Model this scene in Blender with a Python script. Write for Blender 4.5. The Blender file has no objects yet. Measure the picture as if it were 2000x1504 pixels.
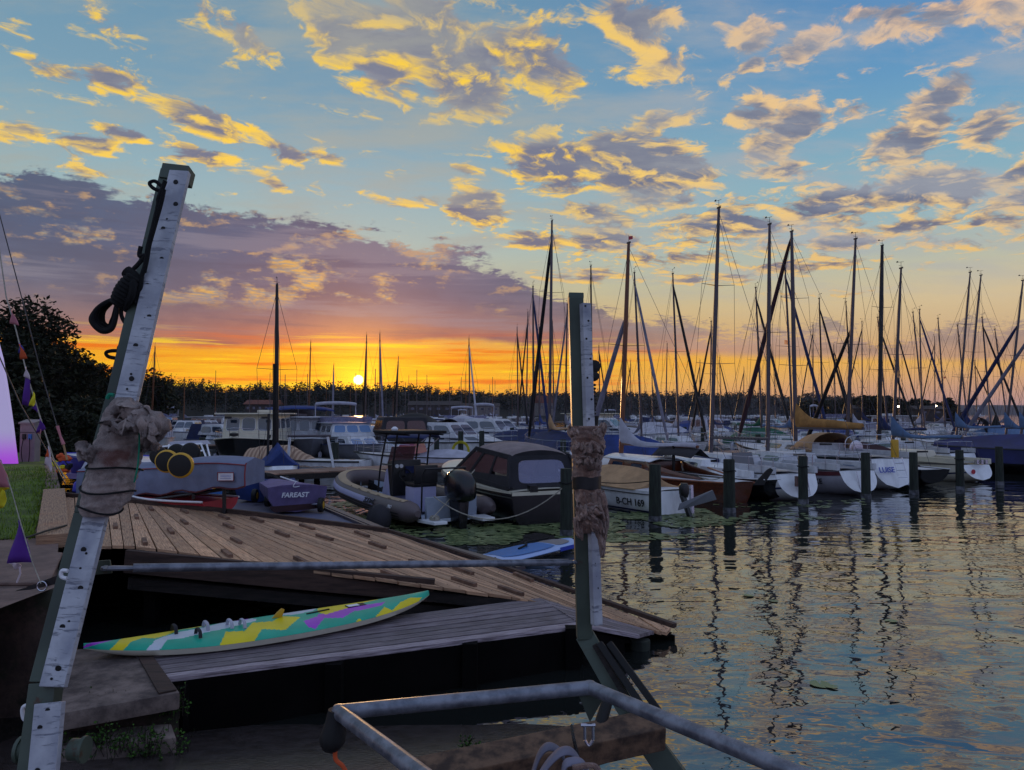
import bpy, bmesh, math, random
from math import radians, sin, cos, pi, atan2, sqrt
from mathutils import Vector, Matrix, Euler
random.seed(7)
S = bpy.context.scene
COL = S.collection

# ------------------------------------------------------------------ camera
H = 2.6            # eye height above the lake
FP = 1503.0        # focal length in photo pixels (2000 wide)
PITCH = math.atan(56 / FP)
cd = bpy.data.cameras.new('camera'); cam = bpy.data.objects.new('camera', cd); COL.objects.link(cam)
cd.sensor_width = 36; cd.lens = FP / 2000 * 36; cd.clip_start = 0.05; cd.clip_end = 20000
cam.location = (0, 0, H); cam.rotation_euler = (pi / 2 + PITCH, 0, 0)
S.camera = cam

def ray(px, py):
    x = (px - 1000) / FP; y = -(py - 752) / FP
    return Vector((x, cos(PITCH) - y * sin(PITCH), sin(PITCH) + y * cos(PITCH)))
def at(px, py, Y):                       # point at distance Y in front
    r = ray(px, py); return Vector((0, 0, H)) + r * (Y / r.y)
def onz(px, py, z=0.0):                  # point on the level plane z
    r = ray(px, py); return Vector((0, 0, H)) + r * ((z - H) / r.z)

# ------------------------------------------------------------------ world
def lin(c):
    return tuple(((v / 255) / 12.92 if v / 255 <= .04045 else ((v / 255 + .055) / 1.055) ** 2.4) for v in c[:3]) + (1,)

class E:
    """tiny expression wrapper around math nodes"""
    nt = None
    def __init__(s, sock): s.s = sock
    @staticmethod
    def m(op, *a, clamp=False):
        n = E.nt.nodes.new('ShaderNodeMath'); n.operation = op; n.use_clamp = clamp
        for i, v in enumerate(a):
            if isinstance(v, E): E.nt.links.new(v.s, n.inputs[i])
            else: n.inputs[i].default_value = v
        return E(n.outputs[0])
    def __add__(s, o): return E.m('ADD', s, o)
    def __radd__(s, o): return E.m('ADD', o, s)
    def __sub__(s, o): return E.m('SUBTRACT', s, o)
    def __rsub__(s, o): return E.m('SUBTRACT', o, s)
    def __mul__(s, o): return E.m('MULTIPLY', s, o)
    def __rmul__(s, o): return E.m('MULTIPLY', o, s)
    def __truediv__(s, o): return E.m('DIVIDE', s, o)
    def __rtruediv__(s, o): return E.m('DIVIDE', o, s)
    def clamp(s): return E.m('ADD', s, 0.0, clamp=True)
def sstep(v, a, b, lo=0.0, hi=1.0):
    n = E.nt.nodes.new('ShaderNodeMapRange'); n.interpolation_type = 'SMOOTHSTEP'
    E.nt.links.new(v.s, n.inputs[0])
    for i, k in enumerate((a, b, lo, hi)): n.inputs[i + 1].default_value = k
    return E(n.outputs[0])
def comb(x, y, z=0.0):
    n = E.nt.nodes.new('ShaderNodeCombineXYZ')
    for i, v in enumerate((x, y, z)):
        if isinstance(v, E): E.nt.links.new(v.s, n.inputs[i])
        else: n.inputs[i].default_value = v
    return E(n.outputs[0])
def noise(vec, scale, detail=5, rough=.55, dist=0.0):
    n = E.nt.nodes.new('ShaderNodeTexNoise'); n.inputs['Scale'].default_value = scale
    n.inputs['Detail'].default_value = detail; n.inputs['Roughness'].default_value = rough
    n.inputs['Distortion'].default_value = dist
    if vec is not None: E.nt.links.new(vec.s, n.inputs['Vector'])
    return E(n.outputs['Fac'])
def ramp(v, stops, interp='LINEAR'):
    n = E.nt.nodes.new('ShaderNodeValToRGB'); n.color_ramp.interpolation = interp
    cr = n.color_ramp
    while len(cr.elements) < len(stops): cr.elements.new(.5)
    for e, (p, c) in zip(cr.elements, stops): e.position = p; e.color = c if len(c) == 4 else (*c, 1)
    if isinstance(v, E): E.nt.links.new(v.s, n.inputs[0])
    return E(n.outputs[0])
def mix(f, a, b, mode='MIX'):
    n = E.nt.nodes.new('ShaderNodeMix'); n.data_type = 'RGBA'; n.blend_type = mode; n.clamp_factor = True
    for i, v in ((0, f), (6, a), (7, b)):
        if isinstance(v, E): E.nt.links.new(v.s, n.inputs[i])
        else: n.inputs[i].default_value = v if i == 0 else (v if len(v) == 4 else (*v, 1))
    return E(n.outputs[2])

w = bpy.data.worlds.new('World'); S.world = w; w.use_nodes = True
E.nt = w.node_tree; E.nt.nodes.clear()
tc = E.nt.nodes.new('ShaderNodeTexCoord')
sp = E.nt.nodes.new('ShaderNodeSeparateXYZ'); E.nt.links.new(tc.outputs['Generated'], sp.inputs[0])
DX, DY, DZ = (E(sp.outputs[i]) for i in range(3))
AZ = E.m('ARCTAN2', DX, DY)                          # 0 straight ahead, + to the right
EL = E.m('MULTIPLY', E.m('ARCSINE', DZ), 180 / pi)   # degrees
def pae(px, py):
    r = ray(px, py).normalized(); return atan2(r.x, r.y), math.degrees(math.asin(r.z))
def R_(stops):   # elevation stops: (degrees, sRGB)
    return [(min(1, max(0, d / 90)), lin(c)) for d, c in stops]
eln = EL / 90.0
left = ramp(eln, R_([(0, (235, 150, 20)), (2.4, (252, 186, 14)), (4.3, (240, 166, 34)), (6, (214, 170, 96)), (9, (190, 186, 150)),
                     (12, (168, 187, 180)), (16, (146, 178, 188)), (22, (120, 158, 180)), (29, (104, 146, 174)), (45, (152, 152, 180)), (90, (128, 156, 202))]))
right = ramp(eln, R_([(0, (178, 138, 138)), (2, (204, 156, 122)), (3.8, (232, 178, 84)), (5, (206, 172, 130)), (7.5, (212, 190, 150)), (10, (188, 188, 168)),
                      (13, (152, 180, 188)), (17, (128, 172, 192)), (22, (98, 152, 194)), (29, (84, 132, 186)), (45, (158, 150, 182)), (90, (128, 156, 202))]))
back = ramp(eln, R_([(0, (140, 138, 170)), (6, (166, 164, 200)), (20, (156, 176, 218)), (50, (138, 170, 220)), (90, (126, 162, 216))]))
base = mix(sstep(AZ, -.15, .62), left, right)
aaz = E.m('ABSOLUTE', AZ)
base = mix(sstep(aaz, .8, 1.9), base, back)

# cloud coordinates on a level sheet high above
den = E.m('MAXIMUM', DZ, 0.0) + 0.10
PX = DX / den; PY = DY / den
wob = noise(comb(PX, PY, 3.1), 3.4, 4)
P1 = comb(PX + wob * .32, PY * .92 + wob * .2, 0.0)
sa, se = pae(700, 742)
P2 = comb(PX + wob * .32 - .012, PY * .92 + wob * .2 + .05, 0.0)
n1 = noise(P1, 8.0, 10, .62); n2 = noise(P2, 8.0, 6, .58)
fine = noise(P1, 19.0, 6, .62)

# where the cloud groups stand (photo direction), half width / half height in px, tilt, weight
BL = [(650, 55, 100, 66, .5, .25), (740, 110, 120, 60, .5, .31), (830, 60, 120, 80, .4, .31), (900, 150, 130, 62, .2, .33), (1010, 110, 120, 76, .3, .29), (1240, 40, 95, 55, .2, .24), (1090, 60, 70, 45, 0, .16), (470, 60, 110, 30, .45, .20), (1275, 140, 100, 36, -.15, .24),
      (690, 175, 60, 26, .1, .20), (90, 130, 60, 20, .2, .22), (225, 150, 60, 22, .1, .24), (1260, 325, 115, 60, .25, .42), (1080, 315, 110, 48, .15, .36), (1330, 375, 60, 34, .3, .2), (400, 240, 90, 26, .25, .32), (540, 285, 80, 20, .3, .26), (620, 303, 50, 14, .1, .22),
      (400, 305, 80, 20, .25, .26), (520, 350, 60, 16, .4, .2), (240, 258, 50, 15, .1, .26), (180, 285, 60, 20, .1, .24), (30, 262, 50, 20, .1, .24), (165, 335, 40, 12, .1, .2), (930, 400, 70, 38, .3, .32), (850, 385, 50, 20, .1, .2),
      (760, 395, 70, 12, .1, .22), (900, 330, 50, 16, .1, .2), (1480, 225, 55, 40, .2, .25), (1560, 230, 70, 38, 0, .26), (1490, 290, 50, 34, 0, .24), (1520, 335, 70, 18, 0, .22), (1300, 235, 90, 22, 0, .2), (1770, 275, 80, 36, -.3, .24), (1830, 365, 110, 30, .1, .32), (1640, 390, 90, 34, .1, .26),
      (1830, 185, 80, 34, -.4, .22), (1930, 240, 60, 36, -.2, .22), (1990, 340, 60, 20, -.3, .24), (1470, 75, 70, 24, -.3, .24), (1565, 95, 55, 26, -.2, .24), (1470, 130, 25, 18, -.4, .2), (1730, 60, 50, 20, -.3, .2), (1860, 30, 80, 34, 0, .22), (1960, 10, 60, 40, 0, .24), (1740, 15, 70, 20, 0, .2),
      (1650, 210, 90, 30, .2, .14), (1170, 420, 90, 26, .1, .22), (1180, 470, 80, 22, .05, .28), (1440, 440, 120, 22, .05, .26), (1640, 470, 90, 18, .05, .2), (1300, 500, 120, 18, .05, .2), (1560, 520, 120, 14, 0, .18), (1780, 440, 90, 14, 0, .2), (1050, 470, 90, 22, .1, .24), (1390, 545, 130, 14, 0, .16), (1620, 575, 120, 10, 0, .14), (1950, 430, 60, 12, 0, .18), (200, 30, 160, 26, .4, .12), (1150, 540, 120, 14, 0, .18)]
cov = None
AE = comb(AZ, EL)
for (x, y, sx, sy, tilt, wt) in BL:
    a, e = pae(x, y); kx = FP / sx; ky = FP / sy * pi / 180
    da = AZ - a; de = EL - e
    ct, st = cos(tilt), sin(tilt)
    # in px units: u = da*FP, v = -de*(pi/180)*FP
    u = da * (FP * ct / sx) - de * (FP * pi / 180 * st / sx)
    v = da * (-FP * st / sy) - de * (FP * pi / 180 * ct / sy)
    g = E.m('POWER', 2.718, E.m('MULTIPLY_ADD', u, u, v * v) * -0.7) * (wt + .06)
    cov = g if cov is None else E.m('MAXIMUM', cov, g)
ahead = sstep(aaz, .8, 1.3, 0, 1)
cov = cov + ahead * 0.07 + sstep(EL, 30, 44) * .05
cov = cov * sstep(EL, 5.5, 9)
nn = n1 * .78 + fine * .22
lowr = sstep(AZ, -.05, .12) * sstep(EL, 8, 11) * sstep(EL, 18, 13)
dens = nn * .95 + E.m('MAXIMUM', cov, sstep(EL, 9, 14) * .085 + lowr * .09) + lowr * .03 + sstep(AZ, .1, .3) * .015 - 0.64
alpha = sstep(dens, -0.02, 0.09)
core = sstep(dens, 0.045, 0.17)
lit = ((n1 - n2) * 4.2 + .64 - core * .52 + (fine - .5) * 1.3).clamp()
litc = ramp(eln, R_([(0, (250, 176, 40)), (7, (250, 196, 84)), (14, (255, 208, 84)), (24, (255, 210, 60)), (35, (236, 196, 120)), (90, (190, 180, 180))]))
litr = ramp(eln, R_([(0, (236, 170, 90)), (8, (236, 190, 110)), (15, (238, 200, 136)), (24, (236, 196, 150)), (30, (222, 184, 172)), (90, (190, 180, 190))]))
litc = mix(sstep(AZ, .0, .42), litc, litr)
litc = mix(ahead, litc, lin((196, 188, 208)))
shc = ramp(eln, R_([(0, (140, 100, 90)), (8, (128, 112, 120)), (14, (108, 110, 132)), (24, (138, 140, 152)), (40, (120, 126, 146)), (90, (110, 120, 145))]))
shc = mix(core * .5, shc, lin((104, 112, 138)))
ccol = mix(sstep(lit, .05, .95), shc, litc)
sky = mix(alpha * .94, base, ccol)
# thin soft veil between the clumps
veil = noise(comb(PX * .8, PY * 1.6, 8.0), 2.0, 6, .6)
sky = mix(sstep(veil, .42, .66) * sstep(EL, 6, 12) * .6, sky, mix(sstep(AZ, -.1, .4), lin((168, 170, 160)), lin((168, 172, 180))))

# the long grey-purple bank on the left and its tail to the right
fc = E.nt.nodes.new('ShaderNodeFloatCurve')
def bank_edge(pts, key):
    n = E.nt.nodes.new('ShaderNodeFloatCurve')
    cm = n.mapping; cv = cm.curves[0]
    P = sorted(((pae(x, y)[0] + 1.2) / 2.4, pae(x, y)[1] / 30) for x, y in pts)
    while len(cv.points) < len(P): cv.points.new(.5, .5)
    for q, (a, b) in zip(cv.points, P): q.location = (a, b)
    cm.update()
    E.nt.links.new(((AZ + 1.2) / 2.4).s, n.inputs['Value'])
    return E(n.outputs[0]) * 30.0
E.nt.nodes.remove(fc)
top = bank_edge([(-1600, 250), (-300, 330), (0, 345), (200, 375), (330, 405), (480, 420), (700, 452), (880, 480), (1000, 520), (1120, 575), (1300, 634), (1600, 640), (2000, 645), (3500, 620)], 't')
bot = bank_edge([(-1600, 650), (0, 655), (300, 674), (600, 676), (760, 672), (900, 664), (1100, 680), (1300, 690), (1600, 702), (2000, 706), (3500, 700)], 'b')
nb = noise(comb(AZ * 1.6, EL * .055, 1.7), 4.5, 9, .62)
bm = sstep(top + (nb - .5) * 7.5 + (fine - .5) * 2.6 - EL, -.2, .5) * sstep(EL - bot + (nb - .5) * 1.2, -.25, .35)
holes = sstep(noise(comb(AZ * 2.2, EL * .085, 4.3), 5.0, 9, .62), .53, .63) * sstep(EL, 6.8, 8.6) * sstep(EL, 16, 12)
bl_ = ramp(eln, R_([(0, (190, 110, 60)), (4.4, (176, 116, 92)), (6, (136, 116, 118)), (8.5, (102, 104, 126)), (12, (80, 94, 124)), (16, (80, 102, 132)), (90, (90, 104, 134))]))
br_ = ramp(eln, R_([(0, (200, 140, 110)), (4.4, (178, 144, 134)), (7, (158, 146, 148)), (90, (120, 130, 150))]))
bc = mix(sstep(AZ, .0, .25), bl_, br_)
bc = mix(sstep(nb, .40, .62) * .5, bc, lin((84, 86, 108)))
nb2 = noise(comb(AZ * 2.4 + .03, EL * .10 - .06, 1.7), 6.0, 8, .62); nb3 = noise(comb(AZ * 2.4, EL * .10, 1.7), 6.0, 8, .62)
bc = mix(sstep(nb3 - nb2, .08, .2) * sstep(EL, 7, 10) * .6, bc, lin((214, 170, 110)))
glowband = E.m('POWER', 2.718, E.m('MULTIPLY_ADD', (AZ - sa) / .30, (AZ - sa) / .30, ((EL - se) / 3.0) * ((EL - se) / 3.0)) * -1.0)
bc = mix(glowband * 1.0, bc, lin((236, 116, 10)))
bc = mix(holes * .7, bc, mix(sstep(fine, .42, .58), lin((176, 168, 150)), lin((246, 190, 84))))
lay = noise(comb(AZ * 1.0, EL * .22, 5.5), 3.0, 6, .6)
bc = mix(sstep(lay, .5, .62) * sstep(EL, 5, 7) * .5, bc, lin((138, 134, 148)))
bc = mix(sstep(lay, .46, .36) * .45, bc, lin((78, 84, 108)))
hz = sstep(aaz, 1.1, 1.7, 1, 0)
sky = mix(bm * mix(sstep(AZ, -.05, .2), (.97,) * 3, (.72,) * 3) * hz if False else bm * hz * sstep(AZ, .0, .3, .96, .74), sky, bc)

# streaks in the golden strip
st = noise(comb(AZ * 1.2, EL * .55, 9.0), 4.2, 6, .6)
strip = sstep(EL, 6.4, 4.6) * sstep(aaz, 1.1, .7)
sky = mix(strip * sstep(st, .50, .66) * .85 * sstep(AZ, .35, -.02), sky, lin((236, 112, 10)))
sky = mix(strip * sstep(st, .46, .36) * .75 * sstep(AZ, .25, -.02), sky, lin((255, 216, 30)))
# sun glow and disc
dd = E.m('SQRT', E.m('MULTIPLY_ADD', AZ - sa, AZ - sa, ((EL - se) * (pi / 180)) * ((EL - se) * (pi / 180))))
def addc(k, col): 
    global sky
    n = E.nt.nodes.new('ShaderNodeMix'); n.data_type = 'RGBA'; n.blend_type = 'ADD'; n.clamp_factor = False
    E.nt.links.new(k.s, n.inputs[0]); E.nt.links.new(sky.s, n.inputs[6]); n.inputs[7].default_value = (*col, 1)
    sky = E(n.outputs[2])
addc(E.m('POWER', 2.718, dd * -8.0) * .34, (1.0, .17, .0))
addc(E.m('POWER', 2.718, dd * -27.0) * .9, (1.0, .62, .03))
addc(sstep(dd, .0070, .0035), (7, 5.5, 3))
sky = mix(sstep(EL, .0, -2.0), sky, (.02, .02, .025, 1))
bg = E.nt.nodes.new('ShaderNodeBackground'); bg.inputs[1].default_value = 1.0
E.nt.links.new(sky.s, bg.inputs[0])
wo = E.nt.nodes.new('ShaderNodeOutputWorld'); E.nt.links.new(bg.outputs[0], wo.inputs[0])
w.cycles.sampling_method = 'MANUAL'; w.cycles.sample_map_resolution = 1024

# ------------------------------------------------------------------ sun
sl = bpy.data.lights.new('sun', 'SUN'); sl.energy = 1.2; sl.angle = radians(.6); sl.color = (1, .55, .22)
so = bpy.data.objects.new('sun', sl); COL.objects.link(so)
so.rotation_euler = (-Vector((sin(sa) * cos(radians(se)), cos(sa) * cos(radians(se)), sin(radians(se))))).to_track_quat('-Z', 'Y').to_euler()

S.view_settings.view_transform = 'Standard'; S.view_settings.look = 'None'
S.view_settings.exposure = 0; S.view_settings.gamma = 1

# ------------------------------------------------------------------ materials
MT = {}
def shader(name):
    m = bpy.data.materials.new(name); m.use_nodes = True
    E.nt = m.node_tree
    b = m.node_tree.nodes['Principled BSDF']
    MT[name] = m
    return m, b
def lk(e, sock): E.nt.links.new(e.s, sock)
def coords(kind='Object'):
    n = E.nt.nodes.new('ShaderNodeTexCoord'); return E(n.outputs[kind])
def worldpos():
    n = E.nt.nodes.new('ShaderNodeNewGeometry'); return E(n.outputs['Position'])
def scaled(v, s):
    n = E.nt.nodes.new('ShaderNodeMapping'); n.inputs['Scale'].default_value = s
    E.nt.links.new(v.s, n.inputs[0]); return E(n.outputs[0])
def bump(b, h, strength=.4, dist=.01):
    n = E.nt.nodes.new('ShaderNodeBump'); n.inputs['Strength'].default_value = strength; n.inputs['Distance'].default_value = dist
    lk(h, n.inputs['Height']); E.nt.links.new(n.outputs[0], b.inputs['Normal'])
def M(name, col, rough=.5, metal=0.0, var=.18, vs=3.0, bmp=0.0, bs=40, stretch=(1, 1, 1), spec=.5, dark=None, coat=0):
    if name in MT: return MT[name]
    m, b = shader(name)
    c = lin(col); d = lin(dark) if dark else tuple(v * (1 - var * 1.6) for v in c[:3])
    p = scaled(coords(), stretch)
    f = noise(p, vs, 5, .6)
    lk(mix(sstep(f, .34, .66), d, c), b.inputs['Base Color'])
    b.inputs['Roughness'].default_value = rough; b.inputs['Metallic'].default_value = metal
    b.inputs['Specular IOR Level'].default_value = spec; b.inputs['Coat Weight'].default_value = coat
    if bmp: bump(b, noise(p, bs, 4, .6), .6, bmp)
    return m
def planks_mat(name, col, dark, along='y', rough=.75, worn=None):
    m, b = shader(name)
    c = coords('Generated') if False else coords('UV')
    st = (1.2, 22, 1)
    g = noise(scaled(c, st), 3.0, 6, .65)
    g2 = noise(scaled(c, (.8, 1.3, 1)), 1.7, 4, .6)
    r = mix(sstep(g, .3, .7), lin(dark), lin(col))
    r = mix(sstep(g2, .5, .75) * .45, r, lin(worn or col))
    oi = E.nt.nodes.new('ShaderNodeAttribute'); oi.attribute_name = 'tone'
    hv = E.nt.nodes.new('ShaderNodeHueSaturation'); E.nt.links.new(r.s, hv.inputs['Color'])
    tv = E(oi.outputs['Fac']); lk(tv * .55 + .7, hv.inputs['Value'])
    E.nt.links.new(hv.outputs[0], b.inputs['Base Color'])
    b.inputs['Roughness'].default_value = rough
    bump(b, g, .5, .006)
    return m

M('white_gel', (230, 232, 236), .3, var=.13, vs=2.2, coat=.2, stretch=(1.5, 1.5, .5))
M('white_deck', (196, 198, 204), .5, var=.16, vs=3)
M('cream_gel', (206, 200, 180), .32, var=.06)
M('black_gel', (16, 17, 22), .25, var=.2)
M('grey_gel', (120, 122, 132), .35, var=.1)
M('silver_gel', (150, 148, 158), .35, var=.08)
M('blue_gel', (28, 46, 98), .3, var=.15)
M('maroon_gel', (84, 26, 34), .35, var=.15)
M('navy_cloth', (24, 38, 84), .85, var=.25, vs=2, bmp=.01, bs=5)
M('blue_cloth', (32, 56, 120), .85, var=.25, vs=2, bmp=.01, bs=5)
M('tarp_blue', (30, 36, 92), .7, var=.25, vs=1.2, bmp=.02, bs=2.5)
M('sky_cloth', (84, 112, 150), .8, var=.15, vs=2, bmp=.01, bs=5)
M('tan_cloth', (178, 142, 104), .9, var=.2, vs=2.2, bmp=.02, bs=4)
M('ochre_cloth', (170, 124, 66), .9, var=.25, vs=2.2, bmp=.02, bs=4)
M('grey_cloth', (122, 120, 136), .9, var=.2, vs=2.2, bmp=.02, bs=4)
M('pale_cloth', (176, 176, 190), .9, var=.15, vs=2.2, bmp=.02, bs=4)
M('charcoal_cloth', (44, 42, 48), .85, var=.2, vs=2.2, bmp=.01, bs=5)
M('canopy_cloth', (34, 33, 40), .85, var=.25, vs=3, bmp=.008, bs=6)
M('canopy_top_cloth', (136, 122, 122), .85, var=.2, vs=2, bmp=.008, bs=6)
M('black_cloth', (14, 14, 18), .85, var=.2)
M('green_cloth', (22, 92, 70), .85, var=.2)
M('maroon_cloth', (62, 34, 40), .85, var=.2, vs=2, bmp=.02, bs=3)
M('purple_cloth', (108, 94, 138), .8, var=.15, vs=3, bmp=.01, bs=6)
M('mahogany', (96, 44, 20), .3, var=.35, vs=3, stretch=(1, 14, 6), coat=.4)
M('varnish', (150, 78, 34), .3, var=.35, vs=3, stretch=(1, 14, 6), coat=.4)
M('spar_alu', (84, 76, 82), .45, .3, var=.12)
M('spar_dark', (18, 18, 22), .45, var=.1)
M('spar_wood', (112, 60, 26), .35, var=.25, stretch=(8, 8, .6), vs=4)
M('stainless', (190, 190, 200), .22, .9, var=.08)
M('wire', (66, 64, 70), .5, .5)
M('rubber', (14, 14, 15), .7, var=.2)
M('black_plastic', (18, 19, 22), .4, var=.15)
M('rope_pale', (170, 164, 150), .9, var=.25, vs=30)
M('rope_black', (13, 13, 15), .95, var=.35, vs=25, bmp=.004, bs=90)
M('green_cord', (20, 130, 100), .9)
M('red_trim', (130, 34, 44), .7, var=.1)
M('red_gel', (190, 52, 66), .4, var=.15)
M('pile_wood', (38, 47, 39), .85, var=.45, vs=3, stretch=(6, 6, .8), bmp=.01, bs=12)
M('pile_band', (104, 106, 114), .8, var=.5, vs=6)
M('dark_wood', (40, 32, 29), .85, var=.4, vs=3, stretch=(1, 10, 8), bmp=.008, bs=10)
M('old_beam', (112, 86, 66), .9, var=.5, vs=11, stretch=(1, 1, 1), bmp=.01, bs=24, dark=(56, 42, 34))
M('brown_beam', (74, 54, 46), .85, var=.35, vs=2.5, stretch=(1, 8, 8), bmp=.006, bs=12)
M('yellow_paint', (206, 158, 34), .5, var=.12)
M('yellow_cloth', (220, 206, 30), .8, var=.1)
M('yellow_hose', (200, 190, 40), .6)
M('purple_flag', (84, 34, 136), .8, var=.12, vs=5)
M('white_flag', (206, 190, 196), .8, var=.1)
M('orange_flag', (206, 86, 40), .8, var=.1)
M('pink_flag', (190, 120, 130), .8, var=.1)
M('violet_blue', (62, 58, 170), .6, var=.15)
M('ink_blue', (30, 60, 170), .6, var=.05)
M('ink_black', (10, 10, 12), .6, var=.05)
M('ink_white', (225, 225, 230), .6, var=.03)
M('cabinet_grey', (132, 122, 124), .6, var=.12)
M('lit_lamp_off', (200, 200, 200), .3)
M('skin', (150, 100, 78), .6)
M('dark_clothes', (22, 22, 30), .9)
M('shirt_white', (170, 165, 170), .9)
M('bark', (46, 36, 28), .9, var=.35, vs=4, stretch=(4, 4, .8), bmp=.03, bs=8)
M('floor_grey', (150, 160, 176), .6, var=.1)
M('roof_tile', (112, 58, 44), .8, var=.3, vs=2)
M('wall_plaster', (120, 112, 110), .85, var=.15, vs=1)
M('wall_dark', (60, 52, 50), .85, var=.2, vs=1)

def simple_emit(name, col, k):
    m, b = shader(name); b.inputs['Emission Color'].default_value = lin(col); b.inputs['Emission Strength'].default_value = k
    b.inputs['Base Color'].default_value = lin(col); return m
simple_emit('lamp_glow', (255, 236, 200), 18.0)
simple_emit('pink_glow', (230, 90, 220), 3.0)

# cabin glass: dark, glossy
m, b = shader('cabin_glass')
b.inputs['Base Color'].default_value = lin((40, 52, 70)); b.inputs['Roughness'].default_value = .06; b.inputs['IOR'].default_value = 1.9
m, b = shader('blue_curtain_glass')
b.inputs['Base Color'].default_value = lin((66, 110, 160)); b.inputs['Roughness'].default_value = .08; b.inputs['IOR'].default_value = 1.8
def clear(name, col, opacity, rough=.05, ior=1.5):
    m, b = shader(name)
    b.inputs['Base Color'].default_value = lin(col); b.inputs['Roughness'].default_value = rough; b.inputs['IOR'].default_value = ior
    tr = E.nt.nodes.new('ShaderNodeBsdfTransparent'); mx = E.nt.nodes.new('ShaderNodeMixShader')
    tr.inputs[0].default_value = tuple(.5 + .5 * v for v in lin(col)[:3]) + (1,)
    mx.inputs[0].default_value = opacity
    E.nt.links.new(tr.outputs[0], mx.inputs[1]); E.nt.links.new(b.outputs[0], mx.inputs[2])
    E.nt.links.new(mx.outputs[0], E.nt.nodes['Material Output'].inputs[0]); return m
clear('vinyl', (150, 152, 186), .42, .08, 1.8)
clear('vinyl_brown', (130, 96, 96), .55, .12, 1.6)
clear('pink_screen', (196, 110, 140), .75, .1)

# weathered pale plank with short horizontal cracks
m, b = shader('painted_plank')
c = coords('UV')
n_a = noise(scaled(c, (13, 1.8, 1)), 4.0, 6, .7, .5); n_b = noise(c, 5.0, 5, .6); n_c = noise(scaled(c, (1.0, 2.2, 1)), 1.6, 3)
crk = sstep(n_a, .545, .62) * sstep(n_b, .36, .54)
colr = mix(sstep(n_b, .3, .7), lin((148, 150, 160)), lin((188, 190, 196)))
colr = mix(crk * .6, colr, lin((44, 52, 82)))
colr = mix(sstep(n_c, .50, .72) * .6, colr, lin((96, 104, 130)))
lk(colr, b.inputs['Base Color']); b.inputs['Roughness'].default_value = .55; bump(b, crk * -1.0 + n_b * .4, .6, .004)
# green painted steel with chips
m, b = shader('green_steel')
c = coords(); f = noise(c, 9, 6, .65)
lk(mix(sstep(f, .62, .70), mix(sstep(noise(c, 2.5, 4), .3, .7), lin((46, 56, 48)), lin((70, 82, 70))), lin((70, 48, 34))), b.inputs['Base Color'])
b.inputs['Roughness'].default_value = .55; bump(b, f, .4, .003)
# galvanised tube
m, b = shader('galvanised')
c = coords(); vo = E.nt.nodes.new('ShaderNodeTexVoronoi'); vo.inputs['Scale'].default_value = 60; E.nt.links.new(c.s, vo.inputs[0])
f = noise(c, 14, 6, .6)
lk(mix(sstep(f, .35, .65), lin((98, 102, 112)), lin((140, 144, 154))), b.inputs['Base Color'])
b.inputs['Metallic'].default_value = .65; lk(sstep(f, .3, .7, .38, .6), b.inputs['Roughness']); bump(b, noise(c, 60, 4), .25, .002)
# old towelling / carpet
def furry(name, a, bcol, red, sc=1.0):
    m, b = shader(name)
    c = worldpos(); f = noise(c, 14 * sc, 7, .7); g = noise(c, 4 * sc, 4, .6, .6); h = noise(scaled(c, (60, 60, 22)), 3, 4, .7)
    k = mix(sstep(f, .3, .7), lin(bcol), lin(a)); k = mix(sstep(g, .35, .6) * .5, k, lin(bcol))
    k = mix(sstep(noise(c, 5.3, 3), .64, .74) * .8, k, lin(red))
    lk(k, b.inputs['Base Color']); b.inputs['Roughness'].default_value = 1.0; b.inputs['Sheen Weight'].default_value = .3
    bump(b, f * .6 + h * .7, .9, .022)
    return m
furry('towelling', (190, 168, 158), (112, 95, 90), (104, 50, 38))
furry('sackcloth', (190, 152, 132), (112, 84, 76), (150, 62, 42), 1.6)
# concrete
def concrete(name, a, d, moss=None, sc=1.0):
    m, b = shader(name)
    c = worldpos(); f = noise(c, 3 * sc, 8, .65); g = noise(c, 40 * sc, 3, .6); k = mix(sstep(f, .3, .7), lin(d), lin(a))
    k = mix(sstep(g, .55, .7) * .4, k, lin(d))
    if moss: k = mix(sstep(noise(c, 2.2, 6, .7), .5, .62) * .8, k, lin(moss))
    lk(k, b.inputs['Base Color']); b.inputs['Roughness'].default_value = .9; bump(b, f * .7 + g * .3, .6, .015)
    return m
concrete('concrete', (132, 116, 108), (66, 56, 54), sc=1.6)
concrete('concrete_dark', (84, 66, 58), (38, 30, 27), (38, 42, 26))
concrete('quay_paving', (128, 104, 94), (92, 74, 68))
m, b = shader('wet_concrete')
c = worldpos(); f = noise(c, 1.6, 7, .62); z = E.nt.nodes.new('ShaderNodeSeparateXYZ'); E.nt.links.new(c.s, z.inputs[0]); Z = E(z.outputs[2])
wet = sstep(Z + (f - .5) * .5, .34, .30)
k = mix(sstep(noise(c, 9, 7, .65), .3, .7), lin((60, 54, 54)), lin((104, 96, 98)))
k = mix(wet * .7, k, lin((40, 34, 30))); lk(k, b.inputs['Base Color']); lk(sstep(wet, 0, 1, .8, .25), b.inputs['Roughness']); bump(b, noise(c, 30, 5), .5, .008)
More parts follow.
